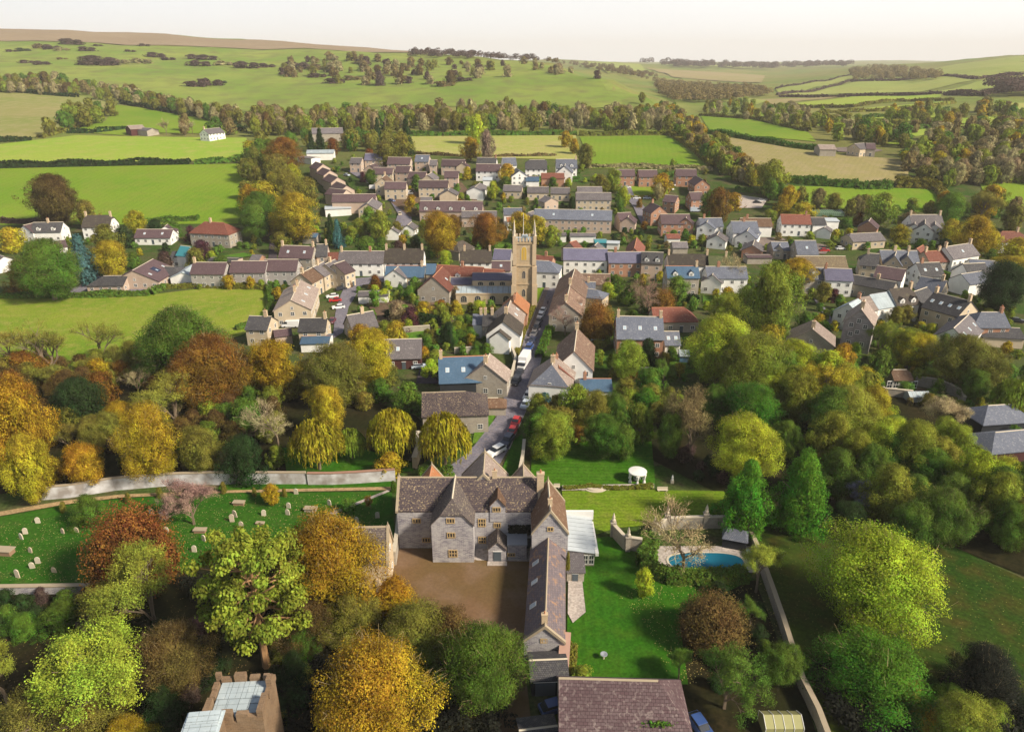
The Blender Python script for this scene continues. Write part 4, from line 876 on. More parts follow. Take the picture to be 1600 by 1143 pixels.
# ------------------------------------------------------------------ houses (ridge ends in the photograph, ridge and eave height, depth, walls, roof)
HS = '''
52.5,348,98.4,347,8,4.6,8,w,D|d2 C.5|white house with dark slate roof and two small dormers, leftmost at the field edge
+37,353,54,347.5,7.5,4.6,8,w,P|
+87.5,377,101,375,5,2.8,6,w,P|
132,337,175,336.5,9.5,5.2,9,w,T|C.02 C.98 hA.3 hB.3 Ncottage|tall white cottage with dark thatch behind the olive trees, right of the blue cedar
214.7,358.5,270,358.5,5.8,3,8,w,P|k2|long low white bungalow with purple roof left of the red-roofed stone house
+258,354,262,350,6.5,4,8,w,P|
-20,393,6,401,6,3.5,9,w,G|n|pale grey roofed building cut by the left edge of the picture
239,405,207,423,7,3,17,p,P|k3 p1|brick school hall with a broad brown roof, solar panels and meadow-facing gable
+199,431,163,431.5,5,2.8,9,p,D|hB1
+246,416,271,417,4.8,2.8,10,p,D|hB1
283,384,297,385.5,8.5,5.5,6.5,w,q|n|white house with a teal panel roof beside the long purple-roofed terrace
+270,393,284,393,6,4.5,5,w,D|
284,426,303,412,4.5,2.6,9,w,L|n|low pale blue-grey shed roof running up to the left end of the cladded terrace
320,346.6,349,348.4,9.5,5.6,10,s,R|hA1 hB1 C.3|stone house with hipped red tiled roof on the edge of the green field
302.5,410,354,410.3,8.6,5.5,8,g,P|C.0|left block of three grey-clad terrace blocks with purple-brown roofs above the meadow
362.5,408,417,408,8.6,5.5,8,g,P||middle block of three grey-clad terrace blocks with purple-brown roofs above the meadow
414,405.6,465.6,405.6,8.6,5.5,8,g,P||right block of three grey-clad terrace blocks with purple-brown roofs above the meadow
330,403,373,404,3.2,2.7,7,p,D|n|long dark flat garage roof behind the grey-clad terrace
395,398,409,398.5,4.8,3.4,6,b,G|n|small orange brick outbuilding with a pale roof behind the grey-clad terrace
440,383.5,491,385,9.3,5.6,8,s,P|C0 C1 k2|stone house row with purple roof and end chimneys below the golden trees
495,382,511.5,381.6,9.3,5.6,8,p,D|C1|pink-fronted house with near-black roof at the end of the purple-roofed stone row
513.5,395,528,394.4,6,4,7,b,R|n|low red-roofed brick range between the pink house and the long white row
531,392.5,600,392.5,8.6,5,9,w,G|C.02 c.7|long white row with grey tiled roof facing the street behind a small round tree
469.4,427.8,487,418.8,8.5,5.5,8,c,N|s c.1|first and lowest house of the stepped cream terrace, with brown roof
489,417.8,506,409,8.5,5.5,8,c,G|s c.4|second house of the stepped cream terrace, with grey roof
508,413,523,405.6,8.6,5.6,8,c,G|s c.5|third house of the stepped cream terrace, with two chimneys
522,413,538,407.5,8.8,5.8,9,c,P|s|uppermost house of the stepped cream terrace, its gable towards the street
454.5,469,469,438,8.6,5.4,11,c,A|k3 c.4 c.7|cream semi with broad pale roof and rooflights beside the cul-de-sac
390.6,493.8,423.4,494.7,7.6,5,8,c,D|c.8|cream house with mossy dark roof at the corner of the near meadow
469.4,497.5,510.6,497,7.6,5,7.5,c,D|C1|cream house with mossy dark roof beside the bend of the cul-de-sac
428,516,454,513,3.6,2.6,6,p,P|n|brown garage roof between the two mossy-roofed cream houses
473,526,516,525,3.4,2.6,7,w,B|n|low blue-roofed annexe in front of the mossy-roofed house by the bend
542.5,493,582,486,7,3.2,8,s,G|c.6|stone cottage with grey roof behind the bright yellow trees
561,456,607,455,3.3,2.7,6,w,G|n Ngarage_block|block of white-doored garages with a flat grey roof
602,389,662,389,9.2,5,9,w,T|C.0 C.5 C.99 Ncottage|long white cottage row under near-black thatch with three chimneys
604,415.3,664,415.7,6.6,3.6,8,c,B|c.95|low cream house with a long blue slate roof, in front of the black thatch
+616,422,624,415,6.4,3.6,8,w,G|
+667,412.5,681,412.5,6.6,4,8,c,B|n
684,414,755,418,8.6,5,8.5,b,R|d1 c.55|long red tiled range behind the church chancel
+755,420,787,422,7.6,5,8,b,R|
676,433,691,417,9.2,4.5,11,s,R|k1|red roofed stone house with a steep gable left of the church
719.6,391,768,391,8.6,5,9,w,T|C.1 C.98 hA.3 Ncottage|white cottage with brown thatch beyond the red tiled range
773,389,799,390,9,6,8,s,V|n|house with violet slate roof just left of the church tower
+769,408,797,408,7,4.5,8,p,P|k1
714,379,723,376,6.5,3.5,7,s,T|n hA1 hB1|small hut with rounded thatch near the orange trees
835,407,857,408,8.8,6,9,w,S|hA1 hB1|white house with hipped slate roof right behind the church tower
838,399,864,401,8,5.5,8,b,R|c.6 n|red-roofed brick house beyond the hipped white house by the tower
786,503,791.5,487,8.8,5,9.5,w,T|n Ncottage C.9|white gabled thatched cottage at the left kerb of the main street
+780,518,785,510,6.6,4.4,5.5,w,T|n
792,486,797.5,470,8.6,5,9,b,A|k2|pinkish roofed house between the thatched cottage and the orange-tiled house
803,472,807,457,8.6,5,8,b,O|c.2|brick house with bright orange tiles at the foot of the church tower
740,491,754,491,6,4.2,8,w,S|n C1|low white house with slate roof behind the golden bush
+756,490.5,776,491,7.2,4.8,7,s,D|C0 C.7
586.6,531,658,529.5,6.8,3.2,9,m,G|k1 Nbarn|maroon boarded barn with grey roof behind the yellow trees
686,558.5,760,556,8.6,4,9.5,k,B|k3 n C.0|long barn conversion with bright blue slate roof beside the main street
+758,569,765,553,8.6,4.4,10.5,s,A|C.1
+723,590,730,583,3.6,2.4,4,s,G|n
660.6,614,726,612,7.8,4.6,10,s,k|hB1 Nbarn|stone barn with dark hipped roof behind the weeping willows
763,622,777,622,3.6,2.3,4,s,N|hA1 hB1 n Nshed|little hipped brown hut at the kerb beside the stone barn
859,581,867,556,8.6,4.6,10,w,A|hA.85 C.6 H|white house with half-hipped blue slate end on the right of the street
+874,575,868,560,7.6,4.6,7,w,R|n c.8
897,549,901.5,513,10,5.2,9.5,w,Q|C.98|tall white gabled house with long brown roof right of the street
906.6,592,954,592,4.2,2.6,7,w,B|n c.1|long low blue roof joined behind the green garden trees
963.4,494,1034.7,495.4,10.4,6,11.5,b,S|k3 C0 C1 Nhouse|large brick house with broad slate roof and three rooflights, behind the dark cypress
+1037,518,1060,518,5.6,3,7,w,S|k2
1019,481,1067.5,480.6,6.6,3.6,8,s,R|hB1|maroon tiled stone range behind the large slate-roofed brick house
1062,547,1076,547.5,3,2.2,4,u,L|n Nshed|pale blue garden shed near the lime-yellow tree
890,447,898,420,9.4,5.6,10,s,Q|s n C.1|upper stone row with lichened tiles on the right of the main street
884,473,890,448,9.2,5.4,10,s,Q|d1 C.1|lower stone row with lichened tiles on the right of the main street
902.5,427.5,953,428.4,7.2,4.6,8,s,Q|n|stone tiled rear range behind the upper stone row
905,440,930,441,6.6,4.4,7,w,S|n C.6|white walled slate annexe with a tall white chimney behind the stone row
+908,450,931,453,5.6,3.8,7,c,S|hB1
889,482.5,909,482,5.2,3.2,7,s,P|n|low dark purple roof between the stone row and the bare orange tree
881,388,948.4,389,9.2,6,9.5,w,V|n2|big white shop with violet slate roof right of the church tower
950,393.8,1002,393.8,8.6,5.6,8.5,b,V|c.2|orange brick row with violet slate roof next to the white shop
1003,393.5,1036,394.7,9.2,6,8.5,p,D|d2|pink brick house with dark roof and two white dormers
1043,397.5,1107,397.5,7.8,4.6,9,w,T|C.0 C.99 Ncottage|long low cottage with brown thatch right of the pink brick house
1107,400,1153,401,7.6,4.6,9,w,Z|C.6 Ncottage|cottage with greenish mossy thatch
1041,416,1090,416,10,7,8,s,B|d2 C1|tall stone house with blue slate roof and dormers in front of the brown thatch
1103,416.5,1165,417,8.6,5.6,8.5,w,S|c.3|white house with slate roof behind the pinkish bare tree
+1113,430,1117,419,6.8,4.2,7,w,G|
890,379,900,376,8,5,8,p,R|s n|pink gabled rear house behind the white shop
929,384,934,379,7,4.5,7,c,G|n|small pale gable behind the right end of the white shop
991,388,995,371,8,4.5,7,b,R|n|narrow red roofed house end-on behind the orange brick row
867,364,884,364,3.3,2.7,6,w,G|n Ngarage_block|small white garage block with dark roof left of the long white garage block
891,364.7,930,364.7,3.3,2.7,6,w,G|n Ngarage_block|long white garage block below the slate terrace
929,374.5,947,374.5,3,2.4,7,t,q|n Nshed|low teal roofed shed behind the orange brick row
949,376,968,377,3,2.5,5,w,W|n Nshed|long white roofed shed behind the orange brick row
836,326,956,329.5,9.3,5.7,9.5,p,S|k2|long terrace with dark blue slate roof beyond the church tower
+894,331,894.6,327,8.6,6,6,c,S|
965,333,985,332,7.6,5,8,p,P|n|pink house with purple roof at the right end of the slate terrace
+981,341,984,333,6.6,4,7,p,P|
657,314,754,315,8.6,4.6,9.5,p,P|d5|long purple-brown roofed terrace with five white dormers
722,330,776,330,6.5,4.3,8,p,G|k1|grey roofed range in front of the dormered terrace
787,325.5,815,325,7.2,4.8,8,w,S|n|white house with slate roof left of the long slate terrace
792,340,836,339,5.2,4,7,w,O|n|low building with a bright red-orange roof behind the tower pinnacles
825,333,833,329,6,4,6,w,G|n|small white gabled porch house by the slate terrace
787.5,289,816,290,5.8,3.4,8,c,G||left one of three low cream bungalows in a line below the white houses
824,292,857,292,5.8,3.4,8,c,G||middle one of three low cream bungalows in a line below the white houses
861,293,890,293.7,5.8,3.4,8,c,G||right one of three low cream bungalows in a line below the white houses
902,292,940,292,8.2,5.4,8,c,G||cream house block with grey roof behind the longer cream block
900,301,954.5,301.5,8.4,5.5,8,c,G||longer cream house block with grey roof below the playing green
852,305,862,311,6,4,8,p,G|s|grey-brown gabled house end-on in front of the cream bungalows
746,246,776,247,8.6,5,9,w,D|c.99|white house with black roof above the purple-roofed white pair
745,256,782,257,8.4,5,8,w,P||white pair with purple roof and a front gable
+764,262,766,257,7,4.6,8,w,P|
785,247,805,246,8.8,5.2,10,w,S|n|white house with steep slate roof by the pale rough meadow
807,260,812,270,8,5,9,w,S|s|white gable with slate roof end-on left of the dark hipped house
821,250,854,250,9.4,5,12,w,D|hA.4 hB.2|white house with big black half-hipped roof under the rough meadow
869,249,901,249,9.4,5.2,9,w,S|d2 C1|white house with two steep dormers at the top of the village
+882,263,884,252,8,4.4,9,w,S|
846,271,881,271,6.2,4,7,b,R|n|low red tiled range in front of the dormered white house
822,276,842,276,5.5,3.6,7,w,B|n|small blue roofed annexe below the black half-hipped roof
961,265,991,265,8.2,5.2,8,b,P||brick house with purple roof below the bright green field, left of a pair
997.5,266,1026,266,8.2,5.2,8,b,P||brick house with purple roof just right of its twin below the bright green field
1056,264.5,1087.5,265,8.2,5.2,9,b,P||orange brick house with purple roof at the far right of the close
1088,272,1098,284,8.2,5.2,8,b,P|s|purple roofed brick house turning the corner of the close
1077,301,1096,300,8,5,8,b,P||purple roofed brick house above the dark and orange tree
1040,304,1059,307,7.6,5,8,b,P||brick house with purple roof right of the playing green
1018,315,1031,324,8.6,5.4,8.5,b,P|s c.1|orange brick house with its gable to the road below the playing green
1032,335,1077,335,8.8,5.4,9,b,P||broad orange brick house with purple-brown roof in the close
+1072,342,1073,336,8,5.2,7,b,P|
1041,366,1061,366,4,2.8,6,w,R|n|small white outbuilding with pink roof below the close
1050,378,1073,378,4.6,2.8,6,s,G|n|small stone outbuilding with grey roof beside the lane
1092,341,1127,340.5,8.2,5.2,8,w,S|c.2|white house with slate roof and a front gable, left of the big blue-roofed one
+1104,349,1107,342,7.6,5,8,w,S|
1142.5,346,1182,346,9,5.2,11,w,S|c.5|white house with a large blue-grey roof and white front gable
+1167,363,1174,350,7,4,9,w,S|
1120,369,1124,361,5.6,3.2,8,w,G|s|low white gabled bungalow in front of the two slate-roofed white houses
1157,341,1204,341.5,7.4,4.6,8,w,N|n c.2|brown roofed white house behind the big blue-roofed one
1220,335,1265,336,8.8,5.4,8.5,w,R|c.9|long white house with rust-red roof by the yellow trees
+1267,340,1287,340,7.8,5.4,8,w,D|n
+1288,357,1290,351,4.6,3,6,w,G|n
1287,341,1306,341,6.2,5.6,8,w,W|n|white flat-roofed extension beside the rust-red roofed house
1176,384,1179,375,5.6,3.4,8,b,G|s|orange brick gabled bungalow near the yellow bush
1205,378,1230,378,6.2,3.6,8,s,S||small house with slate roof and pointed front dormer by the yard
+1218,384,1219,378,5.6,3.6,4,s,S|
1242,376,1274,376,8.4,4,10,s,S|k1|slate roofed hall with a long sloping roof beside the yard
1165,398.5,1203,398.5,3,2.6,6,s,P|n|low dark lean-to roof behind the orange tree
1244,400,1320,400.5,8,4.6,9,s,Y|n|long range with gold-lichened stone roof
1253,418,1286,418.5,8.4,5.4,8,s,S|k1|stone house with slate roof in front of the gold-lichened range
1288,419,1330,420.5,8.8,5.8,8.5,w,V|c.0|white house with violet slate roof and two floors of windows
1421,335.6,1470,335.6,10,5.6,10,w,G|C0 C1|white house with three front gables and end chimneys below the far meadow
+1429,352,1431,340,7.4,5.2,6.5,w,G|
+1445,352,1446,339,8.6,5.6,8,w,G|
+1461,353,1462,340,7.8,5.4,7,w,G|
1357,347,1361,340,7,4,8,b,P|s n|brick gable with brown roof behind the cream bungalow
1325,366,1375,363,5.6,3.2,9,c,G|hA.3|cream bungalow with grey roof in front of the brick gable
1566,362,1591,362,8,4.6,9,w,R|hA1 hB1 C1|red hipped house with a tall pale chimney at the right edge
1476,386,1517,380,9.8,6.2,9,w,G|C.0 C.99 k1|tall white house with grey-pink roof, uppermost of the right cluster
1444,393,1474,391.5,8.2,5,8,s,R|c.02 c.8|rust-red roofed house joined to the tall white house
1432,389,1442,383,7.4,4.6,7,s,R|n|small dark red roof left of the rust-red roofed house
1375,391,1432,392,9,5.2,9,c,S|c.4 C.8|cream gabled house with tall chimneys in the right cluster
+1398,400,1401,392,8.6,5.2,6,c,S|
+1418,400,1420,392,8.6,5.2,6,c,S|
1345,395,1373,397,8.6,5,9,c,D|hA.6 C.4|half-hipped black roofed house at the left of the right cluster
1372,415,1415,421,8.6,5.6,9,w,P|n|blank white walled house with purple-grey roof in the right cluster
1332,429,1400,441,6.6,4.4,7,s,D|c.6|long black roof running down the lane behind the pale curved row
1432,411,1467,410,8.8,5,9,w,D|k2 c.2|black roofed house with two rooflights, mid right cluster
1440,432,1479,439,8.4,5,9,c,S|c.9|cream house with slate roof and cream right gable
1505,412.5,1538,411,8.6,5,9,w,D|n|white house with black-brown roof near the right edge
1502,428.5,1533,424,7,4.4,8,w,S|n|white walled slate roofed house in front of the black-brown roof
1515,405,1554,408,6.6,4.4,9,w,S|n hB1|slate roof behind the black-brown roofed house
1326,475,1344,465,8.4,5.4,8,w,L|c.9|pale slate roofed white house, left end of the curved row
+1344,465,1358,463,8.6,5.6,8,w,A|
+1359,461,1387,456.5,8.8,5.6,8,w,L|
1390,452,1424,449,9.8,5.8,9,w,T|d2 C1 hB.3 Ncottage|white cottage with brown thatch and two round dormers in the curved row
1425,457,1448,449,7.6,5,7,k,D|n|dark roof wedged between the thatched cottage and the big terrace
1461,456.5,1517,471,9.6,5.8,11,c,D|k4 C1 c.0|big dark roofed terrace with four rooflights and brick gable end
1534,488,1567,488,8.4,5.4,9,b,S|c.98 hA1|orange brick house with slate roof at the right
1490,513,1513,492,8,4.6,9,w,G|k3|white house with pinkish grey roof and rooflights in front of the big terrace
1553,511,1592,513,4.6,3,9,c,D|n hA1|low dark roof at the right edge below the orange brick house
1346,484,1352,469,12.5,8.4,7.6,h,A|n C.2|tall narrow house clad in weathered boards with a balcony window
1270,515,1272,500,8.4,4.4,12,s,A|C.2|steep roofed house half hidden by trees with one pale slope
1392,578,1420,578,4.2,2.6,5,s,N|hA.3 hB.3 n Nsummerhouse|summerhouse with rounded brown roof and pale blue glazed front
1545,634,1577,632,5.2,2.8,7.5,k,S|hA1 hB1 n|hipped grey roofed building at the right edge below the garden
1556,676,1610,671,5,2.8,8,m,S|hA1 n|blue-grey hipped roof with red walls at the right edge, lowest one
493,251,505,258.5,8,5.4,8,p,P|s n|topmost house of the stepped pinkish terrace at the upper left of the village
504,260,516,268.5,8,5.4,8,p,P|s n|second house down the stepped pinkish terrace at the upper left
514,269,528,280,8,5.4,8,p,P|s n|third house down the stepped pinkish terrace at the upper left
526,281,542,293,8,5.4,8,p,P|s n|lowest house of the stepped pinkish terrace at the upper left
515,293,541,298,7.4,5,8,p,P|n|broad purple roof below the stepped pinkish terrace
520,304,587,303,8.4,5.4,8,p,P|n|long pinkish row with purple roof above the flat white building
+574,322,582,306,8,5.2,9,c,G|
508,324,548,321,3.4,3,9,w,W|n Ngarage_block|flat white roofed garages beside the golden trees
480,235,522,234,5.4,4,10,w,L|k3 n Nhall|low hall with pale metal roof beside the brown-orange oak
487,201,535,199.5,8.6,5.4,13,s,G|n Nbarn|grey-green roofed farm barn among the dark conifers
+472,243,493,247,3.4,3,7,w,G|n
549,246.5,566,247,7.6,5,8,p,G||grey-brown house left of the violet slate house, top row of the estate
571,240,598,240,8.6,5.4,9,p,V||violet slate roofed house in the top row of the estate
607,245.5,642,246.5,8.4,5.2,8,p,P||purple roofed house in the top row of the estate under the rough meadow
650,242,671,242.5,8.4,5.2,9,p,S|k1|slate roofed house in the top row of the estate with a rooflight
672,250,683,250,7.6,5,8,p,G||small grey roofed house in the top row beside the slate one
691,249,727,250,8,5,8,p,P||purple roofed house at the right end of the estate's top row
+722,256,725,251,7,4.6,7,c,P|
584,262,614,262,8,5.2,8,c,P||cream house with purple roof, second row of the estate
+578,260,585,254,7.6,5,8,p,P|n
620,259,641,260,8,5,8,p,P||purple roofed house in the second row of the estate, right of the cream one
640,268,666,269,7.6,4.8,9,p,P||purple roofed house in the middle of the estate
+668,276,675,267,7.6,4.8,8,c,G|n
695,267,716,267,8,5,9,p,P||purple roofed house with a pale extension, right side of the estate
597,281,602,271,8.6,5.4,8,c,N|s c.9|cream gable with brown roof near the estate road
602,284,635,284,8.4,5.4,8,c,P||blank cream house with purple roof beside the estate road
655,282,700,282,8.2,5.2,8,c,P||cream terrace with purple roof in the middle of the estate
700,300,703,291,6.6,4.2,9,c,G|s n|pale cream gable facing the viewer in the middle of the estate
742,296,750,283,5.6,3.6,9,w,G|s n|long grey roof end-on beside the small lawn
755,277,769,277,5,4,8,w,W|n|small white flat topped building beside the long grey roof
658,308,675,308,5,3,7,p,G|s n|small brown-grey roof left of the dormered terrace
612,358,617,351,5,3,6,w,G|s n|left one of the two little white gate cottages on the estate road
637,353,643,346,5,3,6,w,G|s n|right one of the two little white gate cottages on the estate road
475,364,497,364.5,4,2.8,6,s,B|n Nshed|blue roofed shed under the golden trees
686,374,701,374,3.6,2.8,5,c,A|n Nshed|small pale roofed shed below the orange tree
199,197,222,195,6.4,4.2,14,m,A|n Nbarn|maroon and grey farm barn on the upper left pasture
+220,199,238,201,5,3.4,10,s,G|n
318,203,343,199,8,5,9,w,G|C.0|lone white farmhouse with grey roof on the upper left pasture
1278,226,1303,226.5,6.4,4.2,14,s,A|n Nbarn|grey roofed barn at the farm beyond the brown field
1335,225,1350,223.5,7.5,4.6,10,c,G||left farmhouse with cream walls at the farm beyond the brown field
1353,224,1367,224.5,7.5,4.6,10,s,P||right farmhouse with brown roof at the farm beyond the brown field
'''
_last = None
for ln in HS.strip().splitlines():
    if ln[0] == '+': house(ln[1:] if '|' in ln else ln[1:] + '|', _last)
    else: _last = house(ln)
# ------------------------------------------------------------------ manor house
def onplane(px, py, F):
    v = 571.5 - py; fw = FPX * CP + v * SP; return (px - 800) / fw * F, CAMH - F * float(slope(py))
def mullion(px, py, F, w_, h_, cols, rows, root, name='window'):
    x, z = onplane(px, py, F); me = win_mesh(name, w_, h_, cols, rows, GOLDW, GLASS, .14, .13, .1)
    return put(name, me, root, Vector((x, F - .003, z - h_ / 2)) - root.location)
def manor():
    r = empty('manor_house', (-6, 98, 0)); tag(r, 'large grey stone manor house with steep mottled stone roofs around a gravel courtyard', 'house')
    V = Vector; h90 = math.pi / 2
    block(r, V((-7.2, 102.2, 0)), 23.4, 8.4, 0, 7.4, 11.3, 'M', 'k', cop=True)
    block(r, V((-9.55, 98.4, 0)), 8.2, 6.7, h90, 7.5, 11.35, 'M', 'K', .5, 0, cop=False, ov=.2)
    block(r, V((-2.35, 99.2, 0)), 2.7, 2.5, h90, 8.7, 10.2, 'M', 'N', 0, 0, z0=6, sink=.4, ov=.1, name='dormer_wall')
    block(r, V((-4.8, 105.6, 0)), 7.4, 8.2, h90, 7.4, 12.0, 'M', 'A', cop=True)
    block(r, V((-14.1, 105.2, 0)), 6.0, 4.6, h90, 7.0, 10.0, 'M', 'O', cop=True)
    block(r, V((1.95, 105.0, 0)), 6.0, 5.0, h90, 7.0, 10.1, 'M', 'A', cop=True)
    block(r, V((6.0, 97.0, 0)), 8.8, 5.7, h90, 7.1, 11.1, 'M', 'N', cop=True)
    block(r, V((-2.4, 96.2, 0)), 3.5, 2.9, h90, 2.6, 4.1, 'M', 'K', ov=.1)
    block(r, V((5.05, 83.2, 0)), 19.6, 5.5, R_(86), 3.6, 6.1, 'M', 'X', cop=True)
    b = MB().box(-.7, 2.4, 94.9, 97.95, -.2, 3.0).box(-.8, 2.5, 94.8, 98, 3.003, 3.25, 1); put('wall', b.mesh('wall', [WALL['M'], LEAD]), r, -r.location)
    mullion(704, 813, 94.3, 1.35, 1.0, 3, 1, r); mullion(705, 835.5, 94.3, 1.35, 1.05, 3, 1, r); mullion(708, 864, 94.3, 1.45, 1.45, 3, 2, r)
    mullion(651, 813, 98, 1.4, .95, 3, 1, r); mullion(666, 843, 98, 1.4, .95, 3, 1, r)
    mullion(753, 816, 98, 1.3, 1.6, 3, 2, r); mullion(753.5, 843, 98, 1.3, 1.4, 3, 2, r); mullion(777, 820, 98, 1.2, 1.0, 3, 1, r); mullion(776, 795.5, 97.85, 1.35, .95, 3, 1, r)
    mullion(753, 868, 98, 1.3, 1.6, 3, 2, r); mullion(799, 866, 94.9, 1.3, .7, 3, 1, r); mullion(860, 826, 92.6, 1.0, .85, 2, 1, r); mullion(822, 865, 98, 1.4, 1.5, 3, 1, r)
    put('door', DOOR, r, V((-2.4, 94.44, 0)) - r.location, 0, (1.25, 1, 1.05)); put('door', DOOR, r, V((1.2 + 1.9, 97.99, 0)) - r.location, 0, (1.3, 1, 1.1))
    st = MB(); st.prism([(-6.2, 98), (-6.2, 93.9), (-4.1, 93.3), (.8, 92.9), (.8, 91.8), (3.2, 91.8), (3.2, 98)], 0, .16); st.prism([(-4.0, 94.4), (-.8, 94.4), (-.8, 93.4), (-4.0, 93.4)], .165, .3); put('terrace', st.mesh('terrace', PAVE), r, -r.location)
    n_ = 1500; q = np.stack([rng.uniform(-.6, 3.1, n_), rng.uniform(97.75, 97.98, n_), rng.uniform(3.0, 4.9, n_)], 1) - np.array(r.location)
    put('recess_shade_leaves', npmesh('recess_shade_leaves', leaves(q, np.tile([0, -1., .3], (n_, 1)), .26), 4, LEAF), r, color=CC['K'])  # near-black leaves added on the wall to stand for the shaded recess
    # chimneys
    for x, y, z, s in ((-2.9, 102.2, 11.3, .8), (4.7, 100.6, 11.2, 1.15), (6.0, 94.6, 11.0, .7), (4.35, 74.3, 6.2, .8)):
        put('chimney', CHS, r, V((x, y, z)) - r.location, 0, (s, s * .9, s))
    for px, py in ((832.5, 883), (830.5, 913), (827.5, 950)):
        p = pix(px, py, 4.3); c = V((5.05, 83.2, 0)); t = (p.y - 83.2); s_ = on_roof(r, SKY_, 'skylight', c, R_(86), 1, t, .35, 5.5, 3.6, 6.1)
    # garden room with a pale sheet roof, and its tiled annexe
    b = MB(); b.box(8.9, 13.3, 93.4, 101.6, -.2, 2.7); b.add([(8.9, 93.4, 2.7), (13.3, 93.4, 2.7), (13.3, 93.4, 2.75), (8.9, 93.4, 3.5), (8.9, 101.6, 2.7), (13.3, 101.6, 2.7), (13.3, 101.6, 3.6), (8.9, 101.6, 4.4)], [(0, 1, 2, 3), (5, 4, 7, 6), (1, 5, 6, 2), (4, 0, 3, 7)])
    put('wall', b.mesh('wall', WALL['s']), r, -r.location)
    b = MB(); n = 9
    for i in range(n):
        y0 = 93.1 + i * .98; y1 = y0 + .9; a = i * .1
        b.add([(8.85, y0, 3.55 + a), (13.6, y0, 2.85 + a), (13.6, y1, 2.93 + a), (8.85, y1, 3.63 + a), (8.85, y0, 3.43 + a), (13.6, y0, 2.73 + a), (13.6, y1, 2.81 + a), (8.85, y1, 3.51 + a)], [(0, 1, 2, 3), (7, 6, 5, 4), (0, 4, 5, 1), (1, 5, 6, 2), (2, 6, 7, 3), (3, 7, 4, 0)])
        b.box(8.85, 13.65, y1, y1 + .08, 3.0 + a, 3.1 + a)
    put('roof', b.mesh('roof', ROOF['W']), r, -r.location); b = MB().box(8.9, 13.9, 101.7, 102.2, 3.3, 4.9).box(13.35, 13.9, 93, 101.6, 2.4, 3.0); put('gutter', b.mesh('gutter', WHITE), r, -r.location)
    for i in range(3): put('window', WIN, r, V((10.9 + i * .95, 93.39, .5)) - r.location, 0, (.7, 1, 1.5))
    b = MB(); b.box(8.6, 11.3, 89.6, 93.2, -.2, 2.0); put('wall', b.mesh('wall', WALL['s']), r, -r.location)
    b = MB(); b.add([(8.5, 89.4, 2.05), (11.5, 89.4, 2.05), (11.5, 93.35, 3.0), (8.5, 93.35, 3.0), (8.5, 89.4, 1.9), (11.5, 89.4, 1.9), (11.5, 93.35, 2.85), (8.5, 93.35, 2.85)], [(0, 1, 2, 3), (7, 6, 5, 4), (0, 4, 5, 1), (1, 5, 6, 2), (2, 6, 7, 3), (3, 7, 4, 0)]); put('roof', b.mesh('roof', ROOF['G']), r, -r.location)
    put('door', DOOR, r, V((9.9, 89.58, 0)) - r.location, 0, (.9, 1, .8)); mullion(850, 1000, 73.5, 1.0, .8, 3, 1, r)
    HOUSES.append((-6, 98, 30, 18, 0)); HOUSES.append((5, 84, 8, 22, 0))
manor()
def range_(nm, label, cat, blocks, extra=None):
    c = blocks[0][0]; r = empty(nm, (c[0], c[1], 0)); tag(r, label, cat)
    for b in blocks:
        block(r, Vector((*b[0], 0)), *b[1:8], *(b[8] if len(b) > 8 else ()), **(b[9] if len(b) > 9 else {})); HOUSES.append((b[0][0], b[0][1], b[1], b[2], b[3]))
    return r
bl = range_('barn', 'stone barn with pale gable end facing the gravel courtyard', 'barn', [((-23.6, 90.4), 9.2, 5.8, R_(2), 5.0, 9.8, 'a', 'K', (0, 0), {'cop': True})])
put('door', DOOR, bl, (4.55, -1.2, 0), math.pi / 2, (1.5, 1, 1.3)); put('window', WIN, bl, (4.62, .9, 1.2), math.pi / 2, (.8, 1, .9)); put('window', WINS, bl, (4.68, 0, 5.6), math.pi / 2)
for i in range(3): put('buttress', MB().box(-.3, .3, -.5, .0, 0, 3 - i * .3).mesh('buttress', WALL['a']), bl, (-3 + i * 3.0, -2.9 + i * .1, 0))
bb = range_('barn', 'big barn at the bottom edge with mossy stone-tiled hipped roof', 'barn', [((12.9, 61.2), 14.6, 13.2, R_(-2), 3.0, 9.7, 's', 'J', (0, .55))])
put('door', DOOR, bb, (4, -6.8, 0), 0, (1.8, 1, 1.2)); put('roof_moss', MB().mesh('x', LEAF) if False else npmesh('roof_moss', leaves(np.array([3.6, -3.2, 6.75]) + rng.normal(0, 1, (260, 3)) * [.7, .25, .1], np.tile([0, -.4, 1.], (260, 1)), .3), 4, LEAF), bb, (0, 0, 0), color=CC['M'])
gd = range_('garage', 'black open-fronted garage below the end of the long manor wing', 'garage', [((4.7, 70.2), 4.6, 4.6, R_(3), 2.6, 3.6, 'k', 'D', (0, 0), {'ov': .2})])
put('door', DOOR, gd, (-.4, -2.35, 0), R_(3), (2.6, 1, 1.1))
ob = range_('shed', 'small building with red ridge tiles and blue slates at the bottom edge', 'shed', [((4.0, 56.3), 5.6, 5, 0, 3.0, 4.6, 's', 'B')]); put('door', DOOR, ob, (0, -2.6, 0), 0)
od = range_('shed', 'black lean-to roof in the yard left of the big barn', 'shed', [((3.1, 60.4), 4.2, 4.0, R_(8), 2.3, 2.9, 'k', 'D')]); put('door', DOOR, od, (0, -2.05, 0), R_(8))
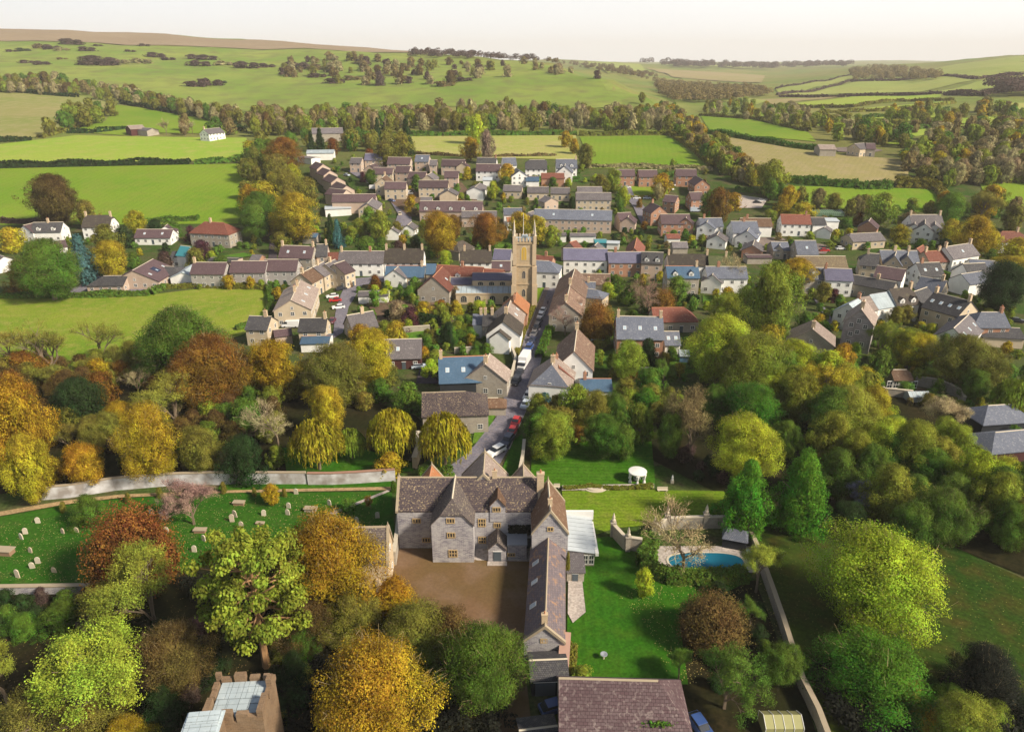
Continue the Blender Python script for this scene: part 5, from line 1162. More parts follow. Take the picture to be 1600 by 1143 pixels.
# gatehouse with lead roof, bottom left
g = empty('gatehouse', (-29.6, 57, 0)); tag(g, 'ruined stone gatehouse tower with broken battlements and grey lead roofs at the bottom left', 'tower')
b = MB(); b.box(-3.1, 3.1, -2.7, 2.7, -.2, 11.2); put('wall', b.mesh('wall', WALL['z']), g, (0, 0, 0), R_(4))
b = MB(); random.seed(3)
for (x0, x1, y0, y1) in ((-3.2, -2.6, -2.8, 2.8), (2.6, 3.2, -2.8, 2.8)):
    y = y0
    while y < y1 - .1: l_ = random.uniform(.8, 1.5); b.box(x0, x1, y, min(y + l_, y1), 11.203, 11.9 + random.uniform(0, 1.0)); y += l_ + random.choice((0.002, .002, .5))
for y0, y1 in ((-2.8, -2.25), (2.25, 2.8)):
    x = -2.59
    while x < 2.5: l_ = random.uniform(.7, 1.4); b.box(x, min(x + l_, 2.59), y0, y1, 11.203, 11.8 + random.uniform(0, .9)); x += l_ + random.choice((0.002, .4))
put('battlement', b.mesh('battlement', WALL['z']), g, (0, 0, 0), R_(4))
b = MB()
for i in range(4):
    for j in range(6): x = -2.5 + i * 1.27; y = -2.15 + j * .74; b.box(x, x + 1.22, y, y + .7, 11.21, 11.42 + .035 * j + random.uniform(0, .06))
put('lead_roof', b.mesh('lead_roof', ROOF['L']), g, (0, 0, 0), R_(4))
b = MB(); b.box(-1.6, 1.7, -1.45, 1.45, -.2, 12.6); put('turret', b.mesh('turret', WALL['z']), g, (-2.2, -4.4, 0), R_(6)); b = MB(); b.box(-1.85, 1.95, -1.7, 1.7, 12.603, 12.75)
for j in range(5): b.box(-1.6, 1.7, -1.55 + j * .63, -1.02 + j * .63, 12.753, 12.85 + .05 * j)
put('lead_roof', b.mesh('lead_roof', ROOF['L']), g, (-2.2, -4.4, 0), R_(6))
for x, z in ((-1.2, 7.2), (1.2, 7.2), (0, 3.0)): put('window', win_mesh('window', 1.1, 1.5, 2, 1, GOLDW), g, (x + .2, -2.74, z), R_(4))
HOUSES.append((-29.6, 56, 8, 10, 0))
# ------------------------------------------------------------------ church
def church():
    r = empty('church', (3.9, 230, 0)); tag(r, 'stone village church with tall pinnacled tower and lead roofs', 'church'); o = -r.location; S = WALL['a']
    b = MB(); x0, x1, y0, y1 = .7, 7.4, 226.5, 233.2; b.box(x0, x1, y0, y1, -.3, 22.2)
    b.box(x0 - .2, x1 + .2, y0 - .2, y1 + .2, 8.0, 8.35); b.box(x0 - .25, x1 + .25, y0 - .25, y1 + .25, 14.2, 14.7); b.box(x0 - .25, x1 + .25, y0 - .25, y1 + .25, 21.6, 22.1)
    put('tower', b.mesh('tower', WALL['o']), r, o); b = MB()
    for cx, cy in ((x0, y0), (x1, y0), (x0, y1), (x1, y1)):
        sx = -1 if cx == x0 else 1; sy = -1 if cy == y0 else 1
        for z0, z1, e in ((-.3, 8, .95), (8.003, 14.2, .7), (14.703, 21.6, .45)):
            b.box(*sorted((cx + sx * e, cx - sx * .8)), *sorted((cy + sy * .003, cy + sy * e)), z0, z1); b.box(*sorted((cx + sx * .003, cx + sx * e)), *sorted((cy - sy * .8, cy)), z0, z1 - .01)
        b.box(cx - .5, cx + .5, cy - .5, cy + .5, 21.6, 24.2); 
        put('pinnacle', MB().lathe([(.5, 24.2), (.3, 25.2), (.34, 25.3), (.22, 26.6), (.02, 28.4)], 8, (cx, cy)).mesh('pinnacle', PALE), r, o)
    put('buttresses', b.mesh('buttresses', WALL['a']), r, o); b = MB()
    for i in range(6):
        x = x0 + .6 + i * 1.05
        for y in (y0 - .1, y1 - .25): b.box(x, x + .6, y, y + .35, 22.203, 23.5)
        yy = y0 + .6 + i * 1.0
        for x_ in (x0 - .1, x1 - .25): b.box(x_, x_ + .35, yy, yy + .6, 22.203, 23.5)
    b.box(x0 + .3, x1 - .3, y0 + .3, y1 - .3, 22.2, 22.5, 1); put('battlement', b.mesh('battlement', [WALL['a'], ROOF['L']]), r, o)
    b = MB().box(3.2, 5.2, 228.3, 230.2, 22.5, 23.9); put('turret_cap', b.mesh('turret_cap', [ROOF['L']]), r, o)
    put('flagpole', MB().tube((3.7, 229.5, 22.3), (3.7, 229.5, 31), .09, .05, 6).mesh('flagpole', WHITE), r, o)
    def arch(w_, h_, cols, glass=GLASS):
        b = MB(); n = 8; pts = [(-w_ / 2, 0), (w_ / 2, 0), (w_ / 2, h_ * .65)] + [(w_ / 2 * math.cos(math.pi * k / n), h_ * .65 + h_ * .35 * math.sin(math.pi * k / n)) for k in range(1, n)] + [(-w_ / 2, h_ * .65)]
        m_ = len(pts); q = [(x * 1.22, z * 1.08 - .12) for x, z in pts]
        b.add([(x, -.06, z) for x, z in q] + [(x, .06, z) for x, z in q], [tuple(range(m_))] + [(i, (i + 1) % m_, m_ + (i + 1) % m_, m_ + i) for i in range(m_)], 0)
        b.add([(x, -.075, z) for x, z in pts], [tuple(range(m_))], 1)
        for i in range(1, cols): x = -w_ / 2 + w_ * i / cols; b.box(x - .05, x + .05, -.12, -.08, 0, h_ * .8, 0)
        return b.mesh('window', [PALE, glass])
    LOUV = plain('gilded_louvre', (.52, .33, .05), .7); big = arch(1.7, 4.4, 2, LOUV); sm = arch(1.0, 2.4, 2); ai = arch(1.9, 2.2, 3); cl = arch(1.7, 1.2, 3)
    for me, x, z in ((big, 3.9, 16.3), (sm, 3.9, 10.2), (sm, 3.9, 4)): put('window', me, r, Vector((x, y0 - .003, z)) + o)
    for me, z in ((big, 16.3), (sm, 10.2)): put('window', me, r, Vector((x1 + .003, 229.8, z)) + o, math.pi / 2); put('window', me, r, Vector((x0 - .003, 229.8, z)) + o, -math.pi / 2)
    block(r, Vector((-6.2, 239.5, 0)), 14.6, 9, 0, 6.9, 8.3, 'a', 'V', ov=.05); block(r, Vector((-17.6, 240, 0)), 7.8, 7.5, 0, 5.0, 6.5, 'a', 'V', ov=.1, cop=True)
    b = MB().box(-19.0, 1.2, 230.2, 235, -.3, 3.4); b.box(-19.1, .6, 230.05, 230.35, 3.403, 3.9); put('wall', b.mesh('wall', S), r, o)
    b = MB()
    for i in range(11): x = -19 + i * 1.78; b.add([(x, 230.4, 3.5), (x + 1.68, 230.4, 3.5), (x + 1.68, 235, 5.0), (x, 235, 5.0), (x, 230.4, 3.35), (x + 1.68, 230.4, 3.35), (x + 1.68, 235, 4.85), (x, 235, 4.85)], [(0, 1, 2, 3), (7, 6, 5, 4), (0, 4, 5, 1), (1, 5, 6, 2), (3, 7, 4, 0)]); b.box(x + 1.66, x + 1.8, 230.4, 230.9, 3.3, 3.62)
    put('roof', b.mesh('roof', ROOF['L']), r, o)
    for x in (-16.3, -11.6, -6.6, -2.0): put('window', ai, r, Vector((x, 230.19, .8)) + o)
    for x in (-10.8, -7.0, -3.3): put('window', cl, r, Vector((x, 234.98, 5.3)) + o)
    put('window', ai, r, Vector((-21.5, 240, 1.4)) + o, -math.pi / 2); HOUSES.append((-6, 235, 34, 16, 0))
church()
# ------------------------------------------------------------------ garden things
stonewall('boundary_wall', [(66, 780), (112, 776), (180, 765), (262, 758), (332, 756), (430, 756), (480, 756)], 2.6, .5, 'x', DULL, 'long grey stone boundary wall behind the churchyard, west part')
stonewall('boundary_wall', [(482, 757), (520, 757), (560, 755), (618, 751)], 2.6, .5, 'x', plain('red_coping', (.30, .17, .12), .9), 'whitewashed boundary wall with reddish coping reaching the manor corner')
stonewall('garden_wall', [(617, 884), (622, 850), (626, 800)], 2.8, .5, 's', PALE, 'short garden wall between the barn and the manor corner')
stonewall('garden_wall', [(648, 732), (654, 715), (655, 690)], 2.6, .9, 'a', PALE, 'short pale wall with a stepped end behind the golden shrub')
stonewall('garden_wall', [(812, 752), (817, 725), (819, 702)], 2.4, .5, 's', PALE, 'pale wall between the street verge and the striped lawn')
stonewall('garden_wall', [(883, 1014), (879, 1068)], 3.0, 1.3, 's', plain('pink_coping', (.42, .26, .2), .9), 'thick pinkish wall between the long wing and the big barn')
stonewall('churchyard_wall', [(-200, 930), (0, 928), (148, 926)], 1.5, .6, 'M', DULL, 'low grey churchyard wall at the lower left')
stonewall('garden_wall', [(957, 838), (975, 858), (1002, 862)], 2.6, .5, 's', PALE, 'curved stone garden wall with finials beside the lawn')
stonewall('garden_wall', [(1020, 842), (1040, 826), (1100, 824), (1162, 824)], 2.3, .5, 's', PALE, 'straight stone garden wall behind the pool')
stonewall('garden_wall', [(1163, 826), (1182, 870), (1205, 935), (1222, 985), (1236, 1030), (1250, 1075), (1275, 1125), (1310, 1220)], 2.0, .55, 's', DULL, 'long stone wall running down the picture right of the pool')
stonewall('garden_wall', [(798, 600), (806, 568), (800, 552)], 2.0, .5, 's', PALE, 'stone wall beside the blue roofed barn and the street')
stonewall('garden_wall', [(1340, 592), (1365, 604), (1380, 618), (1424, 622)], 2.0, .5, 's', PALE, 'tumbled garden wall left of the summerhouse')
stonewall('garden_wall', [(1428, 602), (1455, 606), (1480, 614), (1498, 624), (1504, 636)], 2.6, .5, 's', PALE, 'tall curved stone wall sweeping around the vegetable garden')
stonewall('garden_wall', [(592, 556), (650, 574)], 1.8, .4, 'b', POT, 'brick wall in front of the maroon barn'); stonewall('garden_wall', [(710, 553), (795, 548)], 1.8, .4, 's', PALE, 'stone wall behind the blue roofed barn')
stonewall('garden_wall', [(630, 520), (672, 517)], 1.8, .4, 's', PALE, 'short stone garden wall near the red-leaved shrub'); stonewall('garden_wall', [(955, 585), (1020, 587)], 2.2, .4, 'm', PALE, 'brown garden wall below the dark cypress')
for i, (px, py) in enumerate([(957, 838), (980, 861), (1021, 842), (1041, 826), (1101, 824), (1162, 825)]):
    p = pix(px, py); f = empty('stone_finial', p); tag(f, ('pointed stone finial at the left end of the curved garden wall', 'stone finial in the middle of the curved garden wall', 'stone finial at the right end of the curved wall beside the hedge', 'stone finial at the left end of the straight pool wall', 'stone finial behind the bare tree on the pool wall', 'stone finial at the corner by the dark shed')[i], 'finial')
    put('pier', MB().box(-.4, .4, -.4, .4, -.1, 2.9).box(-.5, .5, -.5, .5, 2.903, 3.1).mesh('pier', WALL['s']), f); put('spike', MB().lathe([(.3, 3.1), (.38, 3.5), (.2, 3.8), (.28, 4.0), (.03, 4.9)], 10).mesh('spike', PALE), f)
# pool
c = Vector((31.7, 94.3, 0)); px_ = [(c.x + 6.1 * math.copysign(abs(math.cos(t)) ** .7, math.cos(t)), c.y + 2.2 * math.copysign(abs(math.sin(t)) ** .8, math.sin(t))) for t in np.linspace(0, 2 * math.pi, 40)[:-1]]
patch('pool_paving', [(c.x - 9.2, 91.6), (c.x + 8.6, 91.6), (c.x + 8.6, 98.4), (c.x - 8.2, 98.4)], PAVE, world=True, lift=.30)
wm_ = newmat('pool_cover'); wm_[2].inputs['Base Color'].default_value = (.008, .125, .20, 1); wm_[2].inputs['Roughness'].default_value = .25
r = empty('swimming_pool', c); tag(r, 'oval blue swimming pool in pale paving, framed by hedges', 'pool')
put('water', MB().prism(px_, .30, .34).mesh('water', wm_[0]), r, -c); ring = [(x * 1, y * 1) for x, y in px_]; b = MB(); n = len(px_)
for k in range(n):
    a, d = px_[k], px_[(k + 1) % n]; oa = (c.x + (a[0] - c.x) * 1.06, c.y + (a[1] - c.y) * 1.14); od_ = (c.x + (d[0] - c.x) * 1.06, c.y + (d[1] - c.y) * 1.14)
    b.add([(*a, .39), (*d, .39), (*od_, .39), (*oa, .39), (*a, .3), (*d, .3)], [(0, 1, 2, 3), (4, 5, 1, 0)])
put('pool_edge', b.mesh('pool_edge', PALE), r, -c)
leafbelt('hedge', [(1004, 892), (1040, 907), (1100, 911), (1165, 905)], 2.2, 2.4, 'M', .3, 1.2, 'clipped green hedge along the front of the pool', wob=.03)
leafbelt('hedge', [(1014, 846), (1012, 870), (1006, 888)], 2.2, 3.0, 'F', .3, 1.2, 'clipped bright hedge on the left of the pool', wob=.03)
sh = empty('garden_shed', (37.6, 99.0, 0)); tag(sh, 'dark blue-grey pool shed against the corner of the garden wall', 'shed')
b = MB().box(-1.9, 1.9, -1.6, 1.6, 0, 2.1); put('wall', b.mesh('wall', WALL['k']), sh, (0, 0, 0), R_(-18)); b = MB(); b.add([(-2.1, -1.8, 2.1), (2.1, -1.8, 2.1), (2.1, 1.8, 2.1), (-2.1, 1.8, 2.1), (-1.4, 0, 3.2), (1.4, 0, 3.2)], [(0, 1, 5, 4), (2, 3, 4, 5), (1, 2, 5), (3, 0, 4), (3, 2, 1, 0)]); put('roof', b.mesh('roof', ROOF['S']), sh, (0, 0, .01), R_(-18))
put('door', MB().box(-.5, .5, -.06, .02, 0, 1.9).mesh('door', LEAD), sh, (.5, -1.66, 0), R_(-18)); put('window', WINS, sh, (-.9, -1.3, .9), R_(-18))
for i, (x, y, s) in enumerate(((41.5, 94.4, .1), (40.9, 93.2, .4))):
    l_ = empty('sun_lounger', (38.9 + i * .9, 95.6 - i * 1.6, .3), R_(75)); tag(l_, ('pale blue sun lounger at the right end of the pool, farther one', 'pale blue sun lounger at the right end of the pool, nearer one')[i], 'lounger')
    put('seat', MB().box(-.95, .35, -.3, .3, .28, .38).mesh('seat', plain('lounger_cloth', (.35, .48, .55), .8)), l_); o = put('backrest', MB().box(0, .7, -.3, .3, 0, .08).mesh('backrest', plain('lounger_cloth2', (.40, .52, .58), .8)), l_, (.36, 0, .33)); o.rotation_euler = (0, R_(-35), 0)
    for a in (-.85, .25):
        for b_ in (-.25, .25): put('leg', MB().box(a - .03, a + .03, b_ - .03, b_ + .03, 0, .279).mesh('leg', WHITE), l_)
# round white pavilion
p = pix(995, 752); gz_ = empty('garden_pavilion', p); tag(gz_, 'round white tented pavilion with tied curtains on the striped lawn', 'pavilion')
put('canopy', MB().lathe([(1.75, 2.15), (1.8, 2.4), (1.7, 2.46), (.9, 2.56), (.05, 2.64)], 28).mesh('canopy', WHITE, smooth=False), gz_)
for k in range(6):
    a = k * math.pi / 3 + .4; x, y = 1.6 * math.cos(a), 1.6 * math.sin(a); put('pole', MB().tube((x, y, 0), (x, y, 2.2), .05, .05).mesh('pole', GREYM), gz_)
    b = MB(); b.lathe([(.34, .02), (.28, .6), (.15, 1.0), (.26, 1.5), (.38, 2.14)], 8, (x * .97, y * .97)); put('curtain', b.mesh('curtain', WHITE), gz_)
put('table', MB().lathe([(.5, .02), (.08, .05), (.07, .7), (.75, .72), (.75, .77)], 14).mesh('table', GREYM), gz_)
# bench, bird bath, greenhouse etc.
for px, py, w_, lb in ((870, 763, 1.2, 'small white garden bench behind the manor'), (1035, 768, 2.0, 'pale stone garden bench on the yellow lawn under the bare tree')):
    q = empty('garden_bench', pix(px, py)); tag(q, lb, 'bench'); put('seat', MB().box(-w_ / 2, w_ / 2, -.25, .25, .42, .5).mesh('seat', PALE), q); put('backrest', MB().box(-w_ / 2, w_ / 2, .2, .27, .503, 1.0).mesh('backrest', PALE), q)
    for s in (-1, 1): put('leg', MB().box(s * w_ / 2 - s * .25 - .08, s * w_ / 2 - s * .25 + .08, -.22, .22, 0, .419).mesh('leg', PALE), q)
q = empty('bird_bath', pix(943, 1030)); tag(q, 'small pale bird bath alone on the lower garden lawn', 'bird bath'); put('pedestal', MB().lathe([(.3, 0), (.12, .15), (.1, .75), (.2, .84)], 12).mesh('pedestal', PALE), q); put('bowl', MB().lathe([(.15, .843), (.5, .98), (.5, 1.05), (.42, 1.06), (.1, .95)], 14).mesh('bowl', LEAD), q)
q = empty('statue', pix(1050, 754)); tag(q, 'little white garden statue under the trees right of the pavilion', 'statue'); put('plinth', MB().box(-.3, .3, -.3, .3, 0, .6).mesh('plinth', PALE), q); put('figure', MB().lathe([(.2, .603), (.24, .8), (.15, 1.15), (.22, 1.35), (.08, 1.5), (.12, 1.62), (.03, 1.78)], 10).mesh('figure', WHITE), q)
st = empty('garden_steps', pix(930, 764)); tag(st, 'semicircular pale stone steps between the two upper lawns', 'steps')
for i in range(3): put('step', MB().prism([((3.4 - i * .7) * math.cos(t) * .8, (3.4 - i * .7) * math.sin(t) * .55) for t in np.linspace(math.pi, 2 * math.pi, 14)], i * .15, i * .15 + .15).mesh('step', PALE), st)
for px, py, w_, l_, lb, nm in ((1431, 625, 3.0, 5, 'small glass cold greenhouse in the vegetable garden', 'greenhouse'), (1288, 335, 9, 16, 'green netted tennis court cage behind the white houses', 'sports_cage'), (1218, 1138, 2.6, 4.6, 'yellowed polytunnel cut by the bottom edge', 'polytunnel'), (708, 466, 2.4, 4, 'small greenhouse beside the left churchyard wall', 'greenhouse')):
    q = empty(nm, pix(px, py)); tag(q, lb, nm.replace('_', ' ')); h = 2.4; gmt = plain(nm + '_panels', {'s': (.12, .20, .13), 'p': (.30, .29, .13)}.get(nm[0], (.38, .44, .47)), .25)
    b = MB(); b.add([(-l_ / 2, -w_ / 2, 0), (l_ / 2, -w_ / 2, 0), (l_ / 2, w_ / 2, 0), (-l_ / 2, w_ / 2, 0), (-l_ / 2, -w_ / 2, h * .65), (l_ / 2, -w_ / 2, h * .65), (l_ / 2, w_ / 2, h * .65), (-l_ / 2, w_ / 2, h * .65), (-l_ / 2, 0, h), (l_ / 2, 0, h)], [(0, 1, 5, 4), (2, 3, 7, 6), (4, 5, 9, 8), (6, 7, 8, 9), (0, 4, 8, 7, 3), (1, 2, 6, 9, 5)]); put('panels', b.mesh('panels', gmt), q)
    b = MB(); n = int(l_ / 1) + 1
    for k in range(n):
        x = -l_ / 2 + l_ * k / (n - 1)
        for s in (-1, 1): b.tube((x, s * (w_ / 2 + .02), 0), (x, s * (w_ / 2 + .02), h * .67), .04, .04, 4); b.tube((x, s * (w_ / 2 + .02), h * .67), (x, 0, h + .03), .04, .04, 4)
    put('frame', b.mesh('frame', WHITE if nm[0] != 's' else GREYM), q)
# summerhouse glazing, weathered house windows
s_ = [o for o in bpy.data.objects if o.name.startswith('summerhouse')][0]
for k in range(5): put('window', WIN, s_, (-3.2 + k * 1.55, -2.53, .35), 0, (1.15, 1, 1.6))
s_ = [o for o in bpy.data.objects if o.type == 'EMPTY' and str(o.get('label', '')).startswith('tall narrow')][0]
for x, z in ((-1.8, 7.2), (1.8, 7.2), (0, 8.6), (0, 5.4), (-1.7, 2.0), (1.7, 2.0), (1.6, 4.6)):
    ro = [c for c in s_.children if c.name.startswith('wall')][0]; Lh = 6; rot = ro.rotation_euler.z
    L0 = max(v.co.x for v in ro.data.vertices); p = Vector((-L0 * math.cos(rot) - x * math.sin(rot) * 1, -L0 * math.sin(rot) + x * math.cos(rot), z)) + ro.location; put('window', WIN, s_, p, rot - math.pi / 2)
# ------------------------------------------------------------------ gravestones
GS = [(60, 817), (40.5, 834), (34.5, 842), (98.5, 833), (120.5, 831), (48, 863), (60, 880), (51.5, 887.5), (28.5, 902), (85.5, 894), (237.5, 803), (253, 809), (261, 832), (363, 815), (368, 807.5), (378, 826), (319, 845), (304, 862), (463, 771.5), (515, 789), (451.5, 793.5), (450, 804), (412.5, 805.5), (558, 816), (590, 809)]
GL = ['tall leaning pale gravestone at the lower left of the churchyard', 'pale gravestone']
gsm = [MB().add([(-.34, -.06, -.1), (.34, -.06, -.1), (.34, -.06, h_), (.2, -.06, h_ + .2), (0, -.06, h_ + .26), (-.2, -.06, h_ + .2), (-.34, -.06, h_), (-.34, .06, -.1), (.34, .06, -.1), (.34, .06, h_), (.2, .06, h_ + .2), (0, .06, h_ + .26), (-.2, .06, h_ + .2), (-.34, .06, h_)], [(0, 1, 2, 3, 4, 5, 6), (13, 12, 11, 10, 9, 8, 7)] + [(i, 7 + i, 7 + (i + 1) % 7, (i + 1) % 7) for i in range(7)]).mesh('gravestone', plain('gravestone_' + str(i), c_, .95)) for i, (h_, c_) in enumerate(((1.0, (.52, .46, .36)), (.8, (.42, .34, .24)), (1.3, (.50, .42, .32))))]
GST = []
for i, (x, y) in enumerate(GS):
    k = 2 if i in (8, 13, 14, 15) else (1 if i in (3, 4, 5, 9) else 0); o = put('gravestone', gsm[k], None, pix(x, y + 1), R_(random.uniform(-25, 10)), (1.15, 1.3, 1.1)); o.rotation_euler.x = R_(random.uniform(-6, 6)); o['category'] = 'gravestone'; GST.append([o, x, y, ('pale', 'brownish', 'tall')[k]])
for x, y, s, lb in ((374, 789, 1, 'brown table tomb near the path, right of the pink-leaved tree'), (313.5, 832, 1, 'brown table tomb just left of the tall paired gravestones'), (8, 866, 1.5, 'large brown box tomb at the left edge'), (486, 799, 1.1, 'pale table tomb above the big golden tree'), (407, 820, .7, 'squat brown pedestal tomb left of the big golden tree')):
    q = empty('tomb', pix(x, y), R_(random.uniform(-10, 5))); tag(q, lb, 'tomb'); m_ = plain('tomb_stone', (.26, .16, .10) if 'brown' in lb else (.36, .31, .27), .95)
    put('chest', MB().box(-.95 * s, .95 * s, -.42 * s, .42 * s, -.1, .7 * s).mesh('chest', m_), q); put('slab', MB().box(-1.1 * s, 1.1 * s, -.52 * s, .52 * s, .7 * s + .003, .7 * s + .14).mesh('slab', DULL), q)
# wooden rails by the wall
for i, (a, b_) in enumerate((((82, 762), (116, 746)), ((137, 742), (158, 734)))):
    p0 = pix(*a); p1 = pix(*b_); q = empty('rail_fence', p0); tag(q, ('yellow wooden rail fence at the left end of the boundary wall', 'shorter yellow wooden rail fence below the birch')[i], 'fence'); d = p1 - p0
    for z in (.5, .95): put('rail', MB().tube((0, 0, z), tuple(d + Vector((0, 0, z))), .07, .07, 5).mesh('rail', plain('yellow_wood', (.42, .27, .07), .8)), q)
    for t in (0, .5, 1): put('post', MB().tube(tuple(d * t), tuple(d * t + Vector((0, 0, 1.15))), .08, .08, 5).mesh('post', DARKW), q)
# ------------------------------------------------------------------ vehicles
PAINT = stdmat('car_paint', (1, 1, 1)); TYRE = plain('tyre', (.02, .02, .022), .8); LAMP = plain('headlamp', (.7, .7, .68), .2)
def car_meshes():
    def body(L_, W_, prof, nm, mat, ins=0.):
        b = MB(); n = len(prof); vs = [(x, -W_ / 2 + (ins if z > .95 else 0), z) for x, z in prof] + [(x, W_ / 2 - (ins if z > .95 else 0), z) for x, z in prof]
        b.add(vs, [tuple(range(n)), tuple(range(2 * n - 1, n - 1, -1))] + [(i, n + i, n + (i + 1) % n, (i + 1) % n) for i in range(n)]); me = b.mesh(nm, mat, uv=False)
        bm = bmesh.new(); bm.from_mesh(me); bmesh.ops.recalc_face_normals(bm, faces=bm.faces[:]); bmesh.ops.bevel(bm, geom=bm.edges[:], offset=.06, segments=2, affect='EDGES', clamp_overlap=True); bm.to_mesh(me); bm.free(); return me
    k = {}
    k['car'] = (body(4.2, 1.78, [(-2.1, .3), (2.1, .3), (2.12, .7), (2.0, .88), (1.05, .98), (.45, 1.02), (-1.7, 1.0), (-2.1, .92)], 'body', PAINT), body(0, 1.66, [(1.1, .97), (.4, 1.42), (-1.3, 1.45), (-2.0, .97)], 'cabin', GLASS, .14), body(0, 1.36, [(.42, 1.43), (-1.28, 1.46), (-1.28, 1.51), (.38, 1.48)], 'roof', PAINT))
    k['suv'] = (body(4.6, 1.9, [(-2.3, .38), (2.3, .38), (2.32, .85), (2.1, 1.05), (1.1, 1.12), (-2.2, 1.12), (-2.32, .9)], 'body', PAINT), body(0, 1.78, [(1.15, 1.1), (.5, 1.68), (-1.9, 1.7), (-2.25, 1.1)], 'cabin', GLASS, .12), body(0, 1.5, [(.5, 1.69), (-1.9, 1.71), (-1.9, 1.78), (.46, 1.76)], 'roof', PAINT))
    k['van'] = (body(5.4, 2.0, [(-2.7, .4), (2.7, .4), (2.72, 1.0), (2.0, 1.3), (1.4, 2.3), (-2.7, 2.35)], 'body', PAINT, .1), body(0, 2.02, [(2.02, 1.3), (1.5, 2.12), (.8, 2.12), (.8, 1.3)], 'cabin', GLASS, .08), None)
    k['truck'] = (body(7, 2.3, [(-4.2, .7), (1.6, .7), (1.6, 3.3), (-4.2, 3.3)], 'cargo_box', PAINT, .0), body(0, 2.1, [(3.4, 1.35), (3.0, 2.25), (1.9, 2.25), (1.9, 1.35)], 'windscreen', GLASS, .06), body(0, 2.05, [(1.65, .5), (3.6, .5), (3.6, 1.35), (3.25, 1.4), (2.9, 2.35), (1.65, 2.4)], 'cab', PAINT, .08))
    b = MB(); b.lathe([(.32, -.1), (.32, .1)], 14); wh = b.mesh('wheel', TYRE, uv=False); return k, wh
CARM, WHEEL = car_meshes(); _lampm = MB().box(-.03, .03, -.18, .18, -.08, .08).mesh('headlight', LAMP)
def car(px, py, kind, col, hdg, label, wheels=True):
    p = pix(px, py); q = empty({'car': 'parked_car', 'suv': 'parked_car', 'van': 'parked_van', 'truck': 'box_truck'}[kind], p, R_(hdg)); tag(q, label, {'suv': 'car', 'truck': 'truck'}.get(kind, kind), 'parked vehicles in the village'); c_ = {'w': (.72, .72, .72), 'k': (.02, .022, .03), 'r': (.42, .02, .02), 'b': (.03, .07, .22), 's': (.42, .48, .56), 'g': (.12, .12, .13), 'n': (.02, .03, .07), 'm': (.12, .02, .03), 'y': (.5, .42, .3), 't': (.04, .25, .3)}[col]
    a, b, c = CARM[kind]; put(a.name.split('.')[0], a, q, color=c_); put(b.name.split('.')[0], b, q)
    if c: put(c.name.split('.')[0], c, q, color=c_)
    L_, W_ = {'car': (1.3, .82), 'suv': (1.4, .86), 'van': (1.7, .92), 'truck': (2.5, 1.0)}[kind]
    for x in (-L_, L_):
        for y in (-W_, W_):
            o = put('wheel', WHEEL, q, (x, y, .32)); o.rotation_euler = (math.pi / 2, 0, 0)
    fx = {'car': 2.1, 'suv': 2.3, 'van': 2.7, 'truck': 3.6}[kind]
    for y in (-.6, .6): put('headlight', _lampm, q, (fx + .03, y, .72))
